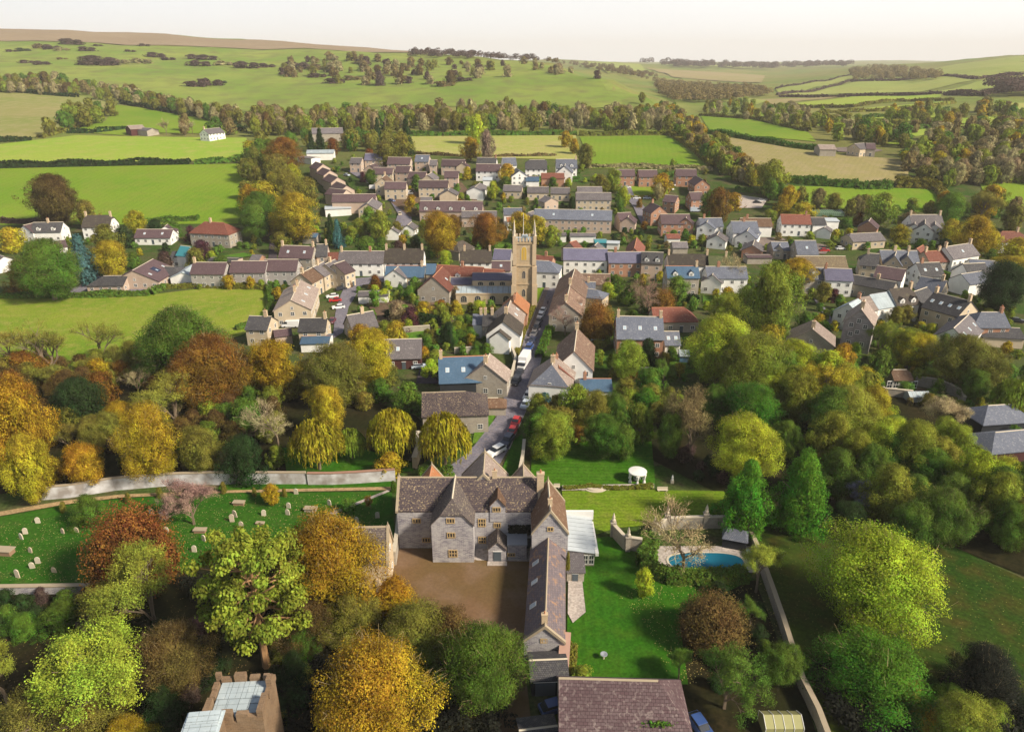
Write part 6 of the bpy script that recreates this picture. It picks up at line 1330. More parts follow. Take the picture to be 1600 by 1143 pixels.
# heading 0 = nose to +X; the street runs at about 74 degrees, cars face the viewer (-106)
for a in ((775, 709, 'suv', 'w', -132, 'white estate car nearest to the manor on the street'), (793, 692, 'suv', 'n', -110, 'dark navy off-roader right behind the white estate car'), (800.5, 677, 'car', 'r', -105, 'nearer of the two red cars parked on the right of the street'),
          (806, 662, 'car', 'r', -105, 'farther of the two red cars parked on the right of the street'), (821, 635, 'car', 's', -106, 'pale blue car parked beside the white house, nearer one'), (825, 621, 'car', 'w', -106, 'white car parked directly behind the pale blue car'),
          (806, 599, 'suv', 'k', -106, 'black car parked on the left kerb, nearer than the white truck'), (811, 586, 'car', 'k', -106, 'black car just in front of the white box truck'), (818, 572, 'truck', 'w', -104, 'white box truck parked on the left of the street'),
          (826, 547, 'suv', 'b', -106, 'dark blue car right behind the white box truck'), (831, 534, 'car', 'n', -106, 'second dark car up the street behind the white truck'), (834, 524, 'car', 'g', -106, 'third car up the street behind the white truck, dark grey'), (838, 514, 'suv', 'k', -106, 'fourth car up the street behind the white truck, black'),
          (842, 504, 'car', 'g', -106, 'fifth car up the street behind the white truck'), (845, 495.5, 'car', 'w', -106, 'white car sixth in the line below the church'), (848, 488, 'car', 'w', -106, 'last white car in the line, nearest to the church tower'), (866, 482, 'car', 's', -106, 'pale blue car half hidden at the right kerb opposite the church'),
          (519.5, 465, 'car', 'w', 200, 'white car beside the red car in the cul-de-sac'), (524, 471, 'car', 'r', 195, 'red car in the left cul-de-sac'), (529, 482, 'car', 'w', 200, 'white car lower down the left cul-de-sac'), (519, 504, 'car', 'm', -90, 'dark red car at the bend near the mossy roof'),
          (533, 453, 'car', 'k', 30, 'left one of two black cars under the cream terrace'), (544, 448, 'car', 'k', 30, 'right one of two black cars under the cream terrace'), (580, 430, 'car', 'b', 0, 'dark blue car under the small round street tree'), (595, 428, 'car', 'k', 0, 'black car in front of the long white row'),
          (845, 446, 'van', 'w', 180, 'white van beside the white hipped house next to the tower'), (455, 511, 'van', 'w', 180, 'white motor caravan between the two mossy roofed houses'), (617, 278, 'van', 'w', -60, 'white van at the top of the estate road'), (623, 290, 'car', 'w', -60, 'white car in front of the garden on the estate road'), (628, 292, 'car', 'w', -60, 'white car parked at the right of the estate road'),
          (542, 275, 'car', 's', -40, 'silver car near the stepped pinkish terrace'), (585, 296, 'van', 'w', 0, 'white van in front of the blank cream house'), (597, 296, 'van', 't', 0, 'teal van in front of the blank cream house'), (638, 304, 'van', 'w', 0, 'white camper van beside the golden bush'), (620, 306, 'car', 'k', 0, 'black car left of the white camper van'),
          (593, 309, 'car', 'n', 20, 'dark car at the estate road junction, left'), (612, 315, 'car', 'b', -40, 'dark blue car at the estate road junction, right'), (625, 336, 'car', 'y', -80, 'pale orange and white car driving up the estate road'), (553, 267, 'car', 'w', -30, 'white car at the top left end of the estate road'),
          (980, 294, 'car', 'w', 0, 'white car left of the playing green'), (995, 311, 'car', 'w', 0, 'white car below the left corner of the playing green'), (1011, 311, 'car', 's', 0, 'silver car below the playing green'), (1047, 297, 'car', 'w', -50, 'white car right of the playing green'), (1052, 290, 'car', 'w', -60, 'white car at the upper right of the playing green'), (973, 317, 'van', 'w', -60, 'white van on the road below the playing green'),
          (1046, 329, 'car', 'w', 20, 'white car in front of the orange brick gable'), (1086, 331, 'van', 's', 0, 'silver van beside the close near the orange tree'), (1189, 315, 'car', 'w', 0, 'white car in the yard above the yellow trees'), (1183, 318, 'car', 'k', 0, 'dark car in the yard above the yellow trees'),
          (1288, 393, 'car', 'r', 0, 'red car in the yard beside the slate hall'), (1313, 390, 'car', 'w', 0, 'white car in the yard right of the slate hall'), (1346, 423, 'car', 'w', -30, 'white car squeezed in beside the black half-hipped roof'), (926, 530, 'suv', 'w', 10, 'white car in the yard right of the white gabled house'), (934, 533, 'car', 's', -10, 'silver car next to the white one right of the gabled house'),
          (655, 575, 'car', 's', 10, 'silver car in front of the maroon barn'), (868, 1108, 'car', 'b', 20, 'dark blue car in the shade left of the big barn'), (1094, 1140, 'car', 'b', -70, 'dark blue car at the right corner of the big barn'), (1557, 664, 'car', 'w', 10, 'white car behind the lowest blue-grey hipped roof'), (1588, 503, 'car', 'k', -20, 'dark car at the right edge beside the orange brick house')):
    car(*a)
# a walker on the street
def walker(px, py, col, hdg, label, name='person'):
    p = pix(px, py); J = {'pel': (0, 0, .95), 'ch': (0, 0, 1.3), 'nk': (0, .0, 1.48), 'hd': (0, -.02, 1.62), 'ht': (0, -.02, 1.72), 'sl': (-.19, 0, 1.4), 'el': (-.25, .03, 1.12), 'wl': (-.25, -.1, .9), 'hl': (-.25, -.13, .82), 'sr': (.19, 0, 1.4), 'er': (.26, .05, 1.13), 'wr': (.25, .0, .88), 'hr': (.25, -.03, .8),
         'hpl': (-.1, 0, .9), 'kl': (-.11, -.12, .5), 'al': (-.11, -.1, .09), 'tl': (-.11, -.26, .04), 'hpr': (.1, 0, .9), 'kr': (.11, .05, .5), 'ar': (.11, .22, .12), 'tr': (.11, .1, .04)}
    E = 'pel-ch ch-nk nk-hd hd-ht ch-sl sl-el el-wl wl-hl ch-sr sr-er er-wr wr-hr pel-hpl hpl-kl kl-al al-tl pel-hpr hpr-kr kr-ar ar-tr'.split(); rad = {'pel': .15, 'ch': .16, 'nk': .06, 'hd': .1, 'ht': .08, 'sl': .07, 'sr': .07, 'el': .05, 'er': .05, 'wl': .035, 'wr': .035, 'hl': .035, 'hr': .035, 'hpl': .1, 'hpr': .1, 'kl': .065, 'kr': .065, 'al': .045, 'ar': .045, 'tl': .035, 'tr': .035}
    ks = list(J); me = bpy.data.meshes.new(name); me.from_pydata([J[k] for k in ks], [(ks.index(e.split('-')[0]), ks.index(e.split('-')[1])) for e in E], []); o = put(name, me, None, p, R_(hdg)); m_ = o.modifiers.new('skin', 'SKIN')
    bm = bmesh.new(); bm.from_mesh(me); ly = bm.verts.layers.skin.verify()
    for i, v in enumerate(bm.verts): v[ly].radius = (rad[ks[i]], rad[ks[i]] * .8); v[ly].use_root = ks[i] == 'pel'
    bm.to_mesh(me); bm.free(); o.modifiers.new('sub', 'SUBSURF').levels = 1
    m2, t, b_ = newmat('clothes_' + label[:6]); sx = nd(t, 'SeparateXYZ'); L(t, coords(t), sx.inputs[0]); f1 = nd(t, 'Math', operation='GREATER_THAN'); L(t, sx.outputs[2], f1.inputs[0]); f1.inputs[1].default_value = .93; f2 = nd(t, 'Math', operation='GREATER_THAN'); L(t, sx.outputs[2], f2.inputs[0]); f2.inputs[1].default_value = 1.5
    c_ = mixc(t, f1.outputs[0], (.02, .025, .05), col); c_ = mixc(t, f2.outputs[0], c_, (.45, .28, .2)); L(t, c_, b_.inputs['Base Color']); me.materials.append(m2); tag(o, label, 'person')
walker(831.5, 553, (.03, .03, .04), 10, 'person in dark clothes walking beside the white box truck'); walker(856, 476, (.03, .05, .12), 190, 'person in dark blue clothes on the street near the church')
# ------------------------------------------------------------------ trees, read from the photograph: column, row of the top, width, kind, colour [, height/width]
KD = {'b': 'broad', 'o': 'oval', 'd': 'dome', 'c': 'cone', 's': 'spire', 'y': 'column', 'w': 'willow', 'r': 'spray', 'n': 'bare', 't': 'twig', 'p': 'pine'}
TS = '''
8 585 105 oG 1.5|28 675 85 oY 1.4|-45 640 90 oG 1.3|85 980 235 tE .85|218 862 150 tE .95|150 905 110 tV .8|187 784 146 rR 1.05|380 824 195 pE 1.35|500 797 195 bG 1.0|260 965 135 bH .9|578 984 230 bG 1.0|640 930 150 dV .8|752 964 155 bM .95|
185 1112 110 dG .7|289 744 82 tP .95|130 768 62 dM .9|218 626 112 oY 1.2|120 690 80 bG .9|160 640 60 oV 1|305 664 84 bV .9|374 676 88 dD .95|430 694 34 bE 1.1|505 600 78 bY 1.1|490 652 88 wY .95|545 668 50 wE .95|610 637 82 wY 1.05|692 642 86 wY 1.1|609 703 52 dG .8|
635 594 56 dM .9|578 512 92 bY 1.0|520 534 108 bV .95|478 560 60 bV 1|420 528 100 bG 1.0|318 520 150 bO .8|268 478 150 bM .85|62 500 110 nV .85|145 494 90 nV .85|10 506 90 nV .9|200 530 60 dV .8|425 626 90 nB .8|262 588 104 tV .8|112 588 92 bD .9|30 545 90 dO .6|0 570 90 dH .7|350 610 70 dH .6|
72 271 100 bH .85|130 312 46 bV .9|12 354 50 dY .8|62 372 112 bM .85|25 404 62 dO .9|118 366 52 sT 1.5|160 350 56 bV 1|166 375 72 bY .85|208 328 42 bY .95|190 352 34 dD 1|240 342 40 dD .7|268 345 36 dM .7|206 393 28 dM 1|255 392 34 dU .8|312 374 34 dC .9|296 352 26 dC 1|302 386 40 dV .9|330 391 20 dL .9|345 398 30 dM .7|
440 214 62 bO .85|404 216 36 dM 1|410 282 58 bY .9|442 262 68 bV .9|402 298 66 bM 1|458 300 82 bY .95|395 312 62 bM 1|430 240 50 bV .9|478 276 42 dV 1|428 344 30 dY .9|436 362 36 bV .9|470 345 30 bE 1|525 342 22 sT 2|514 334 22 sD 2|548 352 28 dE .9|570 368 44 dM .8|596 370 30 dM 1|560 340 30 bE 1|592 328 42 oE 1.1|575 322 36 oF 1.2|620 345 22 bV 1|622 375 32 dU .9|650 366 22 dD 1|
683 329 76 bG .95|708 335 36 bO 1|758 332 66 bO .85|642 304 28 dG .9|581 390 22 oM 1.3|695 390 26 dL .95|672 378 18 oM 1.4|812 330 46 bY .9|838 336 46 bY 1|862 352 32 bE 1|745 178 34 oL 1.3|735 214 36 bG .95|760 202 28 oP 1.8|884 204 24 bG 1|898 216 22 oG 1|916 224 36 bV 1|960 264 34 bE 1|938 272 34 bV .9|976 290 20 oL 1.6|968 305 22 dM 1.2|
632 247 60 bO .01|576 232 26 dR .9|600 220 44 bV .9|625 205 46 bV 1|545 205 26 bN 1.1|498 200 20 sD 1.6|484 205 18 sD 1.6|518 215 26 dR 1|700 247 20 dM 1|730 260 20 dY 1|792 255 34 bG .9|790 275 24 dM .8|770 282 22 oL 1.3|838 276 16 dL .9|864 276 18 dM .9|824 290 14 dM 1|850 288 14 dO 1|885 291 14 dO 1|942 308 16 dT 1.3|578 264 24 bM 1|632 264 20 dY .9|650 272 22 dM 1|566 268 16 dC 1|
1035 270 38 bG .9|1030 285 18 oB 1.4|1000 310 14 dO 1|1126 292 46 oO 1.3|1110 296 34 oM 1.3|1148 300 34 dG .8|1180 265 26 dY .95|1212 248 52 oE 1.05|1207 278 30 bM 1.1|1226 312 32 bG .9|1258 315 44 bY .75|1204 326 26 dE .9|1342 304 24 oA 1.3|1382 300 52 bE 1.0|1344 332 24 dO .8|1324 338 26 dM .7|1410 350 36 bY .9|1425 330 34 bA .9|1492 300 60 bM .9|1556 288 46 bG .9|1540 300 54 tV .9|1590 320 40 bV 1|
1490 342 44 bY .95|1532 336 72 bG .95|1556 360 38 bY 1|1592 370 54 bY .9|1400 382 20 dL 1.1|1478 372 30 dD .8|1440 372 30 dM .7|1552 388 24 dM 1|1580 408 96 bD .85|1585 398 80 bY .4|1250 402 60 bG .85|1214 408 104 oE 1.3|1190 460 90 dD .5|1158 400 54 nB .9|1140 455 60 bE .9|1060 430 46 bF 1|1020 438 66 nP 1.0|1040 446 40 rO 1.1|988 440 44 bM .8|962 428 34 bM .9|950 440 30 dL .9|1005 427 18 dY 1.2|
985 395 22 dM 1|966 398 18 dM 1.3|935 467 60 rO 1.1|884 480 46 nP .9|1008 462 26 dM 1|1025 465 16 yD 1.6|1014 528 32 yD 1.7|984 530 72 bE .85|1040 562 26 tF 1.6|1180 452 40 dM .8|1290 440 34 bV 1|1305 450 26 dC .8|1262 486 34 dM .9|1290 500 40 dM .9|
1132 490 112 oL 1.0|1188 518 124 bE .9|1250 530 80 bL .7|1232 560 60 dM .8|1285 568 112 tY .9|1320 535 44 oG 1.1|1180 594 128 dN .7|1335 600 116 bE .85|1378 620 70 dL .8|1172 644 116 bL 1.0|1088 613 96 tA 1.15|1052 640 60 oM 1.3|1176 714 108 cN 1.15|1265 698 114 cN 1.25|1390 818 222 bL .74|1378 972 206 dN .5|1555 998 140 dK .8|1515 1072 130 dE .8|1460 1100 60 dG 1|
1346 746 58 tQ .9|1402 722 100 oE 1.0|1440 655 92 bE 1.1|1395 650 84 bL 1.1|1310 640 84 bE 1.1|1345 670 70 bE 1.1|1485 756 110 bM .9|1540 700 92 oL 1.1|1578 735 84 oE 1.2|1500 660 80 bE 1|1475 620 80 tB .9|1590 780 80 bM 1|1435 780 90 bM .9|1330 780 60 bD .9|1120 600 60 bM 1|1230 655 60 bM 1.1|1305 720 46 dU .9|
1145 1006 120 tM .9|1120 920 112 rH .75|1228 1000 80 bM .9|1192 852 84 tE .9|1078 784 135 nB .95|1009 886 38 oL 1.25|1065 1015 50 tM .9|900 598 56 oE 1.15|866 640 88 bE .9|932 608 66 bV 1.1|962 612 60 bM 1.1|902 662 34 dO .8|945 645 80 bM .9|1002 628 44 oE 1.5|1012 605 50 bN .9|978 660 50 oM 1.2|840 690 30 dM .8|852 612 30 dT .8|909 1036 42 dE .8|888 862 9 yV 6|633 922 20 dE .9|
1516 520 112 oV .78|1430 512 80 bE .75|1385 500 56 tE 1.1|1440 518 70 bY .85|1378 545 46 bM 1.2|1480 520 24 oM 1.4|1405 478 30 bV 1|1420 476 28 bV 1|1380 475 28 dR 1|1458 504 22 dL .9|1495 540 60 tP .8|1550 540 70 bV 1.1|1590 590 60 wE 1.1|1340 575 50 dE .7|1470 590 30 dM 1|1478 586 14 dT 1.3|1427 572 12 dG 1.2|1530 575 60 bM .9|1500 560 40 bE 1|1440 560 30 dM .7|
96 783 11 yV 1.8|198 769 11 yV 1.8|247 761 11 yV 1.8|347 752 11 yV 2.0|396 761 9 yV 1.8|443 762 9 yV 1.8|421 754 34 bG .95|541 776 32 dF .75|578 775 20 tO .9|614 750 14 dM 1.4|665 520 30 dM 1|700 505 40 dM .8|640 478 40 dC .9|620 468 40 dB .9|600 500 30 bE 1|660 470 36 dY .8|690 472 22 oE 1.2|712 468 28 dY .9|748 468 26 dL .9|755 458 18 dL .9|712 447 16 oB 1.3|752 478 24 dE 1|
20 1075 150 tV .9|-20 1000 110 tE 1|130 1055 130 dV .8|245 1060 95 dD .8|320 1000 70 dD .9|470 925 110 bH .9|545 915 110 bV .9|612 895 100 dG .8|700 940 100 dH .8|455 1010 80 dD 1|90 930 80 dM .7|30 950 70 dM .6|470 965 70 bM 1|430 1080 60 dD .9|660 1000 90 dM .8|
616 500 50 bY .9|560 505 50 bG .9|730 490 20 dM .8|735 510 26 dM .9|734 505 18 dY .9|715 500 24 dE 1|694 512 12 dR 1.3|706 520 20 dM 1|660 540 30 dG .6|680 545 30 dE .7|672 560 20 yL 1.2|664 552 14 dY .9|592 390 16 dM .9|545 435 14 dR 1.0|585 428 26 dR .9|560 412 10 dM 1|640 445 30 dM .8|655 440 30 dM .8|600 450 24 dL .9|760 535 24 dM .8|740 545 34 dM .7|
'''
for e in TS.replace('\n', '').split('|'):
    if not e: continue
    q = e.split()
    if len(q) == 5 and float(q[4]) < .05: continue
    tree(float(q[0]), float(q[1]), float(q[2]), KD[q[3][0]], q[3][1], float(q[4]) if len(q) > 4 else None)
# ------------------------------------------------------------------ scattered belts: photo polygon, number, size (m), kinds and colours
def inpoly(x, y, P):
    c = False; n = len(P)
    for i in range(n):
        (x1, y1), (x2, y2) = P[i], P[i - 1]
        if (y1 > y) != (y2 > y) and x < (x2 - x1) * (y - y1) / (y2 - y1) + x1: c = not c
    return c
ROADS = [[(690, 748), (734, 700), (800, 585), (850, 445), (875, 445), (860, 545), (822, 645), (768, 750)], [(540, 455), (545, 432), (720, 430), (720, 440), (560, 448), (540, 525), (515, 530)], [(605, 365), (615, 335), (540, 262), (560, 262), (645, 325), (650, 365)], [(1000, 354), (965, 290), (1000, 285), (1045, 285), (1060, 310), (1024, 354)], [(0, 790), (620, 765), (620, 860), (0, 925)]]
CNT = {}; PEND = []; CAP = {'broad': 0, 'dome': 0, 'oval': 0}
HP = [(c[0], c[1]) + tuple(topix((c[0], c[1], gz(c[0], c[1]) + 4))) + (c[2] * .35,) for c in HOUSES]
for x_, y_ in ((1470, 610), (1440, 616), (1495, 622), (1404, 588), (1347, 545), (1347, 520), (1430, 606)): q_ = pix(x_, y_); HP.append((q_.x, q_.y, x_, y_, 0))
def hides(p, s):
    a = topix(p + Vector((0, 0, s * 1.15))); b = topix(p); m_ = mpp(p)
    for hx, hy, x, y, e in HP:
        if hy > p.y + 1 and abs(x - a[0]) < (s * .5 + 3) / m_ and a[1] - 12 < y < b[1]: return True
    return False
def belt(poly, n, size, mix_, label, group, rat=(1.0, 1.3), sep=.45, houses=True, cat='tree'):
    xs = [p[0] for p in poly]; ys = [p[1] for p in poly]; done = []; tries = 0
    ks, ws = zip(*[(m.split(':')[0], float(m.split(':')[1])) for m in mix_.split()])
    while len(done) < n and tries < n * 40:
        tries += 1; x = random.uniform(min(xs), max(xs)); y = random.uniform(min(ys), max(ys))
        if not inpoly(x, y, poly): continue
        p = pix(x, y); s = random.uniform(*size)
        if any((p.x - q.x) ** 2 + (p.y - q.y) ** 2 < (sep * (s + t)) ** 2 for q, t in done): continue
        if houses and (inside_house(p.x, p.y, s * .35) or any(inpoly(x, y, r) for r in ROADS)): continue
        if size[1] > 5.5 and hides(p, s): continue
        k = random.choices(ks, ws)[0]; kind = KD[k[0]]; r = rat if kind not in ('dome', 'spire', 'column') else ((.7, .95) if kind == 'dome' else (1.8, 2.2))
        cw = CN[k[1]]; PEND.append((s / mpp(p), p, s, s * random.uniform(*r), kind, k[1], label.replace('#', cw), group)); done.append((p, s))
B_ = belt
B_([(-60, 128), (60, 128), (130, 136), (200, 150), (300, 172), (380, 190), (370, 200), (300, 184), (200, 166), (130, 152), (0, 146), (-60, 144)], 170, (8, 13), 'bV:3 bB:3 bM:1.5 bH:2 dV:1 bE:1.5 bA:1', '# tree in the left hill-foot belt', 'trees along the foot of the left hill', sep=.2)
B_([(380, 182), (480, 190), (640, 184), (760, 180), (1030, 190), (1060, 210), (900, 209), (620, 210), (480, 212), (400, 214)], 330, (8, 13), 'oB:4 bB:2 oV:3 oE:1.5 bE:2 bA:2 bM:1 bV:2 oH:1', '# tree in the hill-foot wood', 'trees of the wood behind the village', (1.1, 1.5), sep=.18)
B_([(1000, 158), (1060, 180), (1110, 225), (1170, 262), (1190, 290), (1150, 288), (1100, 250), (1050, 208), (1020, 190)], 110, (6, 11), 'bE:3 bV:3 bB:1 bG:1 bM:1 bA:2', '# tree in the line running down the spur to the village', 'trees on the spur between green and brown fields', sep=.22)
B_([(440, 100), (520, 92), (640, 98), (760, 104), (830, 100), (935, 124), (830, 118), (700, 132), (600, 136), (500, 132), (440, 118)], 105, (9, 20), 'dU:3 dB:3 dA:3 dV:1.5 dH:2', '# scrub bush in the upper hillside thicket', 'scrub on the upper hillside', (.28, .5), sep=.16, cat='shrub')
for x, y, s, k in ((15, 82, 9, 'dU'), (32, 81, 12, 'dD'), (60, 76, 16, 'dA'), (75, 78, 16, 'dU'), (92, 80, 12, 'dB'), (105, 70, 20, 'dU'), (130, 80, 14, 'dU'), (38, 100, 11, 'dU'), (60, 102, 12, 'dU'), (94, 94, 8, 'dA'), (145, 102, 26, 'dU'), (160, 103, 18, 'dU'), (128, 102, 12, 'dU'), (178, 100, 16, 'dB'), (200, 82, 9, 'dU'), (215, 100, 16, 'dB'), (238, 90, 16, 'dU'), (258, 95, 12, 'dU'), (300, 93, 16, 'dU'), (318, 94, 16, 'dU'), (305, 104, 18, 'dU'), (345, 103, 15, 'dB'), (378, 107, 20, 'dU'), (412, 106, 13, 'dU'), (455, 108, 20, 'dU'), (474, 109, 20, 'dU'), (492, 110, 18, 'dA'), (492, 122, 13, 'dU'), (320, 134, 18, 'dU'), (300, 136, 14, 'dU'), (340, 131, 9, 'dD'), (518, 131, 14, 'dU'), (560, 100, 14, 'dA'), (545, 126, 13, 'dA'), (690, 136, 14, 'dA'), (720, 128, 12, 'dU'), (516, 92, 10, 'dU'), (222, 73, 10, 'dU'), (150, 73, 8, 'dU')):
    p = pix(x, y); PEND.append((s / mpp(p), p + Vector((s * .9, 3, 0)), s * 1.2, s * .42, 'dome', k[1], CN[k[1]] + ' thorn clump on the open left hillside', 'thorn clumps on the left hillside')); PEND.append((s / mpp(p), p, s * 1.7, s * .52, KD[k[0]], k[1], CN[k[1]] + ' thorn clump on the open left hillside', 'thorn clumps on the left hillside'))
B_([(1395, 258), (1440, 225), (1500, 205), (1600, 195), (1680, 195), (1680, 290), (1540, 290), (1470, 296), (1420, 285)], 230, (7, 12), 'bB:4 bE:3 bV:2 bG:.6 bM:.5 bA:2 bY:.5', '# tree in the autumn wood', 'trees of the autumn wood on the right', sep=.22)
B_([(1130, 160), (1230, 172), (1300, 186), (1400, 215), (1390, 235), (1320, 215), (1220, 198), (1110, 182), (1080, 165)], 100, (7, 11), 'bV:3 bE:3 bB:2 bM:.6 bG:.6 bA:1', '# tree in the valley hedgerows beyond the brown field', 'trees of the valley hedgerows', sep=.22)
B_([(1370, 185), (1480, 175), (1600, 172), (1600, 192), (1480, 205), (1400, 212)], 44, (8, 13), 'bV:3 bA:2 bE:2 bM:.6 bG:1', '# tree on the slope above the autumn wood', 'trees above the right wood', sep=.22)
B_([(120, 172), (165, 168), (180, 185), (120, 205), (60, 215), (90, 195)], 12, (9, 14), 'bV:2 bE:1 bM:1', '# tree between the stubble field and the small triangular pasture', 'trees beside the stubble field', sep=.4)
B_([(230, 205), (300, 204), (380, 206), (385, 216), (240, 213)], 8, (8, 12), 'bV:1 bA:2 bM:1 nB:1', '# tree beside the lone white farmhouse', 'trees by the upper left farm', sep=.4)
B_([(1290, 222), (1400, 212), (1430, 235), (1380, 226), (1330, 219)], 14, (9, 13), 'bE:2 bV:2 bM:1', '# tree around the valley farm', 'trees around the valley farm', sep=.4)
B_([(1215, 304), (1240, 318), (1330, 330), (1480, 332), (1580, 330), (1590, 345), (1480, 345), (1310, 340), (1220, 335)], 22, (6, 11), 'bE:2 bV:2 bA:1 bG:1 dM:2', '# tree on the near edge of the far right meadow', 'trees along the near edge of the far right meadow', sep=.4)
B_([(470, 216), (560, 216), (640, 232), (640, 243), (560, 238), (480, 230)], 22, (7, 12), 'bV:2 dR:1 sD:1 bM:2 bA:2', '# tree on the top edge of the estate near the metal roofed hall', 'trees along the top edge of the estate')
B_([(395, 225), (450, 235), (485, 260), (500, 300), (470, 380), (400, 375), (385, 345), (380, 300)], 26, (9, 14), 'bY:3 bG:2 bV:3 bM:2', '# tree in the golden tree strip left of the estate', 'trees of the golden strip left of the estate', sep=.36)
# garden planting all over the village
GP = 'dM:4 dE:4 dV:2.5 dF:3 bE:1.3 bF:1 dY:1.5 dL:1 dO:.7 dA:.8 dD:1 bG:.6 yD:.2'
for poly, n, where in (([(500, 250), (760, 246), (780, 330), (650, 360), (520, 330)], 46, 'between the houses of the upper left estate'), ([(760, 255), (960, 260), (1000, 350), (780, 345), (770, 300)], 44, 'around the cream bungalows'), ([(960, 260), (1100, 260), (1120, 350), (1020, 350)], 18, 'in the gardens of the close'),
                       ([(480, 350), (640, 360), (800, 370), (790, 400), (560, 385), (480, 380)], 44, 'behind the black thatched row'), ([(830, 350), (1000, 350), (1130, 352), (1130, 395), (860, 385)], 44, 'behind the white shop'), ([(1100, 355), (1300, 345), (1420, 350), (1440, 385), (1330, 395), (1120, 392)], 34, 'in the gardens behind the mossy thatch'),
                       ([(555, 445), (690, 445), (770, 480), (790, 545), (700, 560), (560, 530)], 60, 'in the gardens below the church'), ([(905, 425), (1110, 420), (1180, 440), (1180, 490), (1080, 500), (920, 470)], 40, 'in the gardens right of the stone row'), ([(905, 500), (960, 495), (1080, 530), (1100, 600), (930, 590)], 34, 'around the large slate-roofed brick house'),
                       ([(1250, 450), (1400, 470), (1560, 470), (1600, 540), (1420, 560), (1260, 520)], 40, 'among the right-hand cottages'), ([(1320, 540), (1600, 550), (1600, 690), (1420, 640), (1330, 600)], 40, 'around the vegetable garden'), ([(0, 372), (300, 372), (330, 400), (240, 400), (150, 430), (60, 445), (0, 440)], 34, 'around the white houses on the left'),
                       ([(330, 380), (520, 368), (520, 385), (420, 400), (340, 402)], 18, 'above the grey-clad terrace'), ([(300, 440), (440, 436), (450, 452), (310, 452)], 14, 'in the back gardens of the grey-clad terrace'), ([(415, 470), (450, 455), (460, 480), (425, 495)], 6, 'beside the cream semi'), ([(1400, 370), (1600, 370), (1600, 430), (1560, 470), (1540, 440)], 22, 'at the right edge of the village')):
    B_(poly, int(n * 1.25), (2.2, 5.2), GP, '# bush ' + where, 'garden planting ' + where, (.9, 1.2), sep=.38, cat='shrub')
# undergrowth and filling trees near the viewer
for poly, n, sz, mix_, where in (([(0, 690), (170, 700), (330, 700), (340, 740), (80, 760), (-40, 780)], 16, (3, 6), 'dU:2 dV:2 dM:1 bG:1', 'under the birch left of the churchyard'), ([(210, 600), (470, 610), (450, 690), (330, 700), (230, 680)], 36, (5, 8), 'bV:2 bH:2 bM:2 nB:1 bE:1', 'in the dark wood left of the willows'),
                                 ([(0, 600), (200, 600), (200, 700), (0, 720)], 20, (6, 10), 'bV:2 bH:2 bO:1 tV:1 bG:1', 'in the wood at the left edge'), ([(480, 570), (640, 600), (650, 640), (500, 640)], 14, (4, 7), 'dM:1 dV:2 dD:1', 'behind the willows'),
                                 ([(0, 940), (150, 930), (160, 990), (0, 990)], 12, (2.5, 5), 'dM:2 dD:2 dU:1', 'below the low churchyard wall'), ([(230, 1000), (330, 980), (340, 1090), (180, 1110)], 12, (3, 5), 'dD:2 dU:2 dK:1', 'in the dark ground left of the gatehouse'),
                                 ([(1060, 700), (1130, 720), (1150, 760), (1080, 750)], 8, (2, 4), 'dU:2 dD:1', 'under the brown bare tree'), ([(1290, 780), (1500, 820), (1600, 870), (1600, 800), (1400, 740)], 46, (8, 12), 'bD:1 oM:2 bM:3 oF:1.5 bV:1 cM:1', 'in the dark wood beyond the big lime-yellow tree'),
                                 ([(1230, 640), (1420, 640), (1600, 730), (1600, 800), (1400, 760), (1240, 700)], 64, (8, 13), 'oE:4 bE:3 bM:.6 oF:2.5 bV:.8 cN:1 bL:2.5 oY:.6 bY:.8', 'in the big garden wood on the right'), ([(1130, 560), (1340, 560), (1420, 640), (1250, 650), (1110, 620)], 40, (7, 11), 'bE:3 oL:2 bF:1 bL:3 bY:1.5', 'between the large yellow trees on the right'),
                                 ([(830, 625), (1040, 620), (1060, 670), (1030, 690), (900, 688), (835, 700)], 34, (5, 8), 'bM:2 bV:2 bE:2 oF:1', 'in the tree group behind the striped lawn'), ([(1085, 930), (1180, 930), (1240, 1060), (1100, 1080)], 14, (2.5, 5), 'dU:1 dD:2 dM:1 tM:1', 'in the rough corner right of the lower lawn'),
                                 ([(1370, 1080), (1600, 1090), (1600, 1143), (1350, 1143)], 14, (3, 6), 'dE:1 dG:1 dM:2 dD:1', 'at the lower right corner'), ([(430, 1000), (480, 1000), (470, 1143), (430, 1143)], 7, (3, 5), 'dM:1 dD:1 dV:1', 'right of the gatehouse'), ([(0, 575), (230, 575), (240, 610), (0, 610)], 26, (4, 7), 'bV:2 bH:1 tV:2 bM:1 bE:1', 'at the near edge of the meadow'),
                                 ([(330, 600), (470, 590), (480, 620), (340, 640)], 10, (4, 7), 'dM:1 dV:1 bG:1', 'below the orange-brown tree')):
    B_(poly, n, sz, mix_, '# tree or bush ' + where, 'planting ' + where, (.9, 1.2), sep=.36)
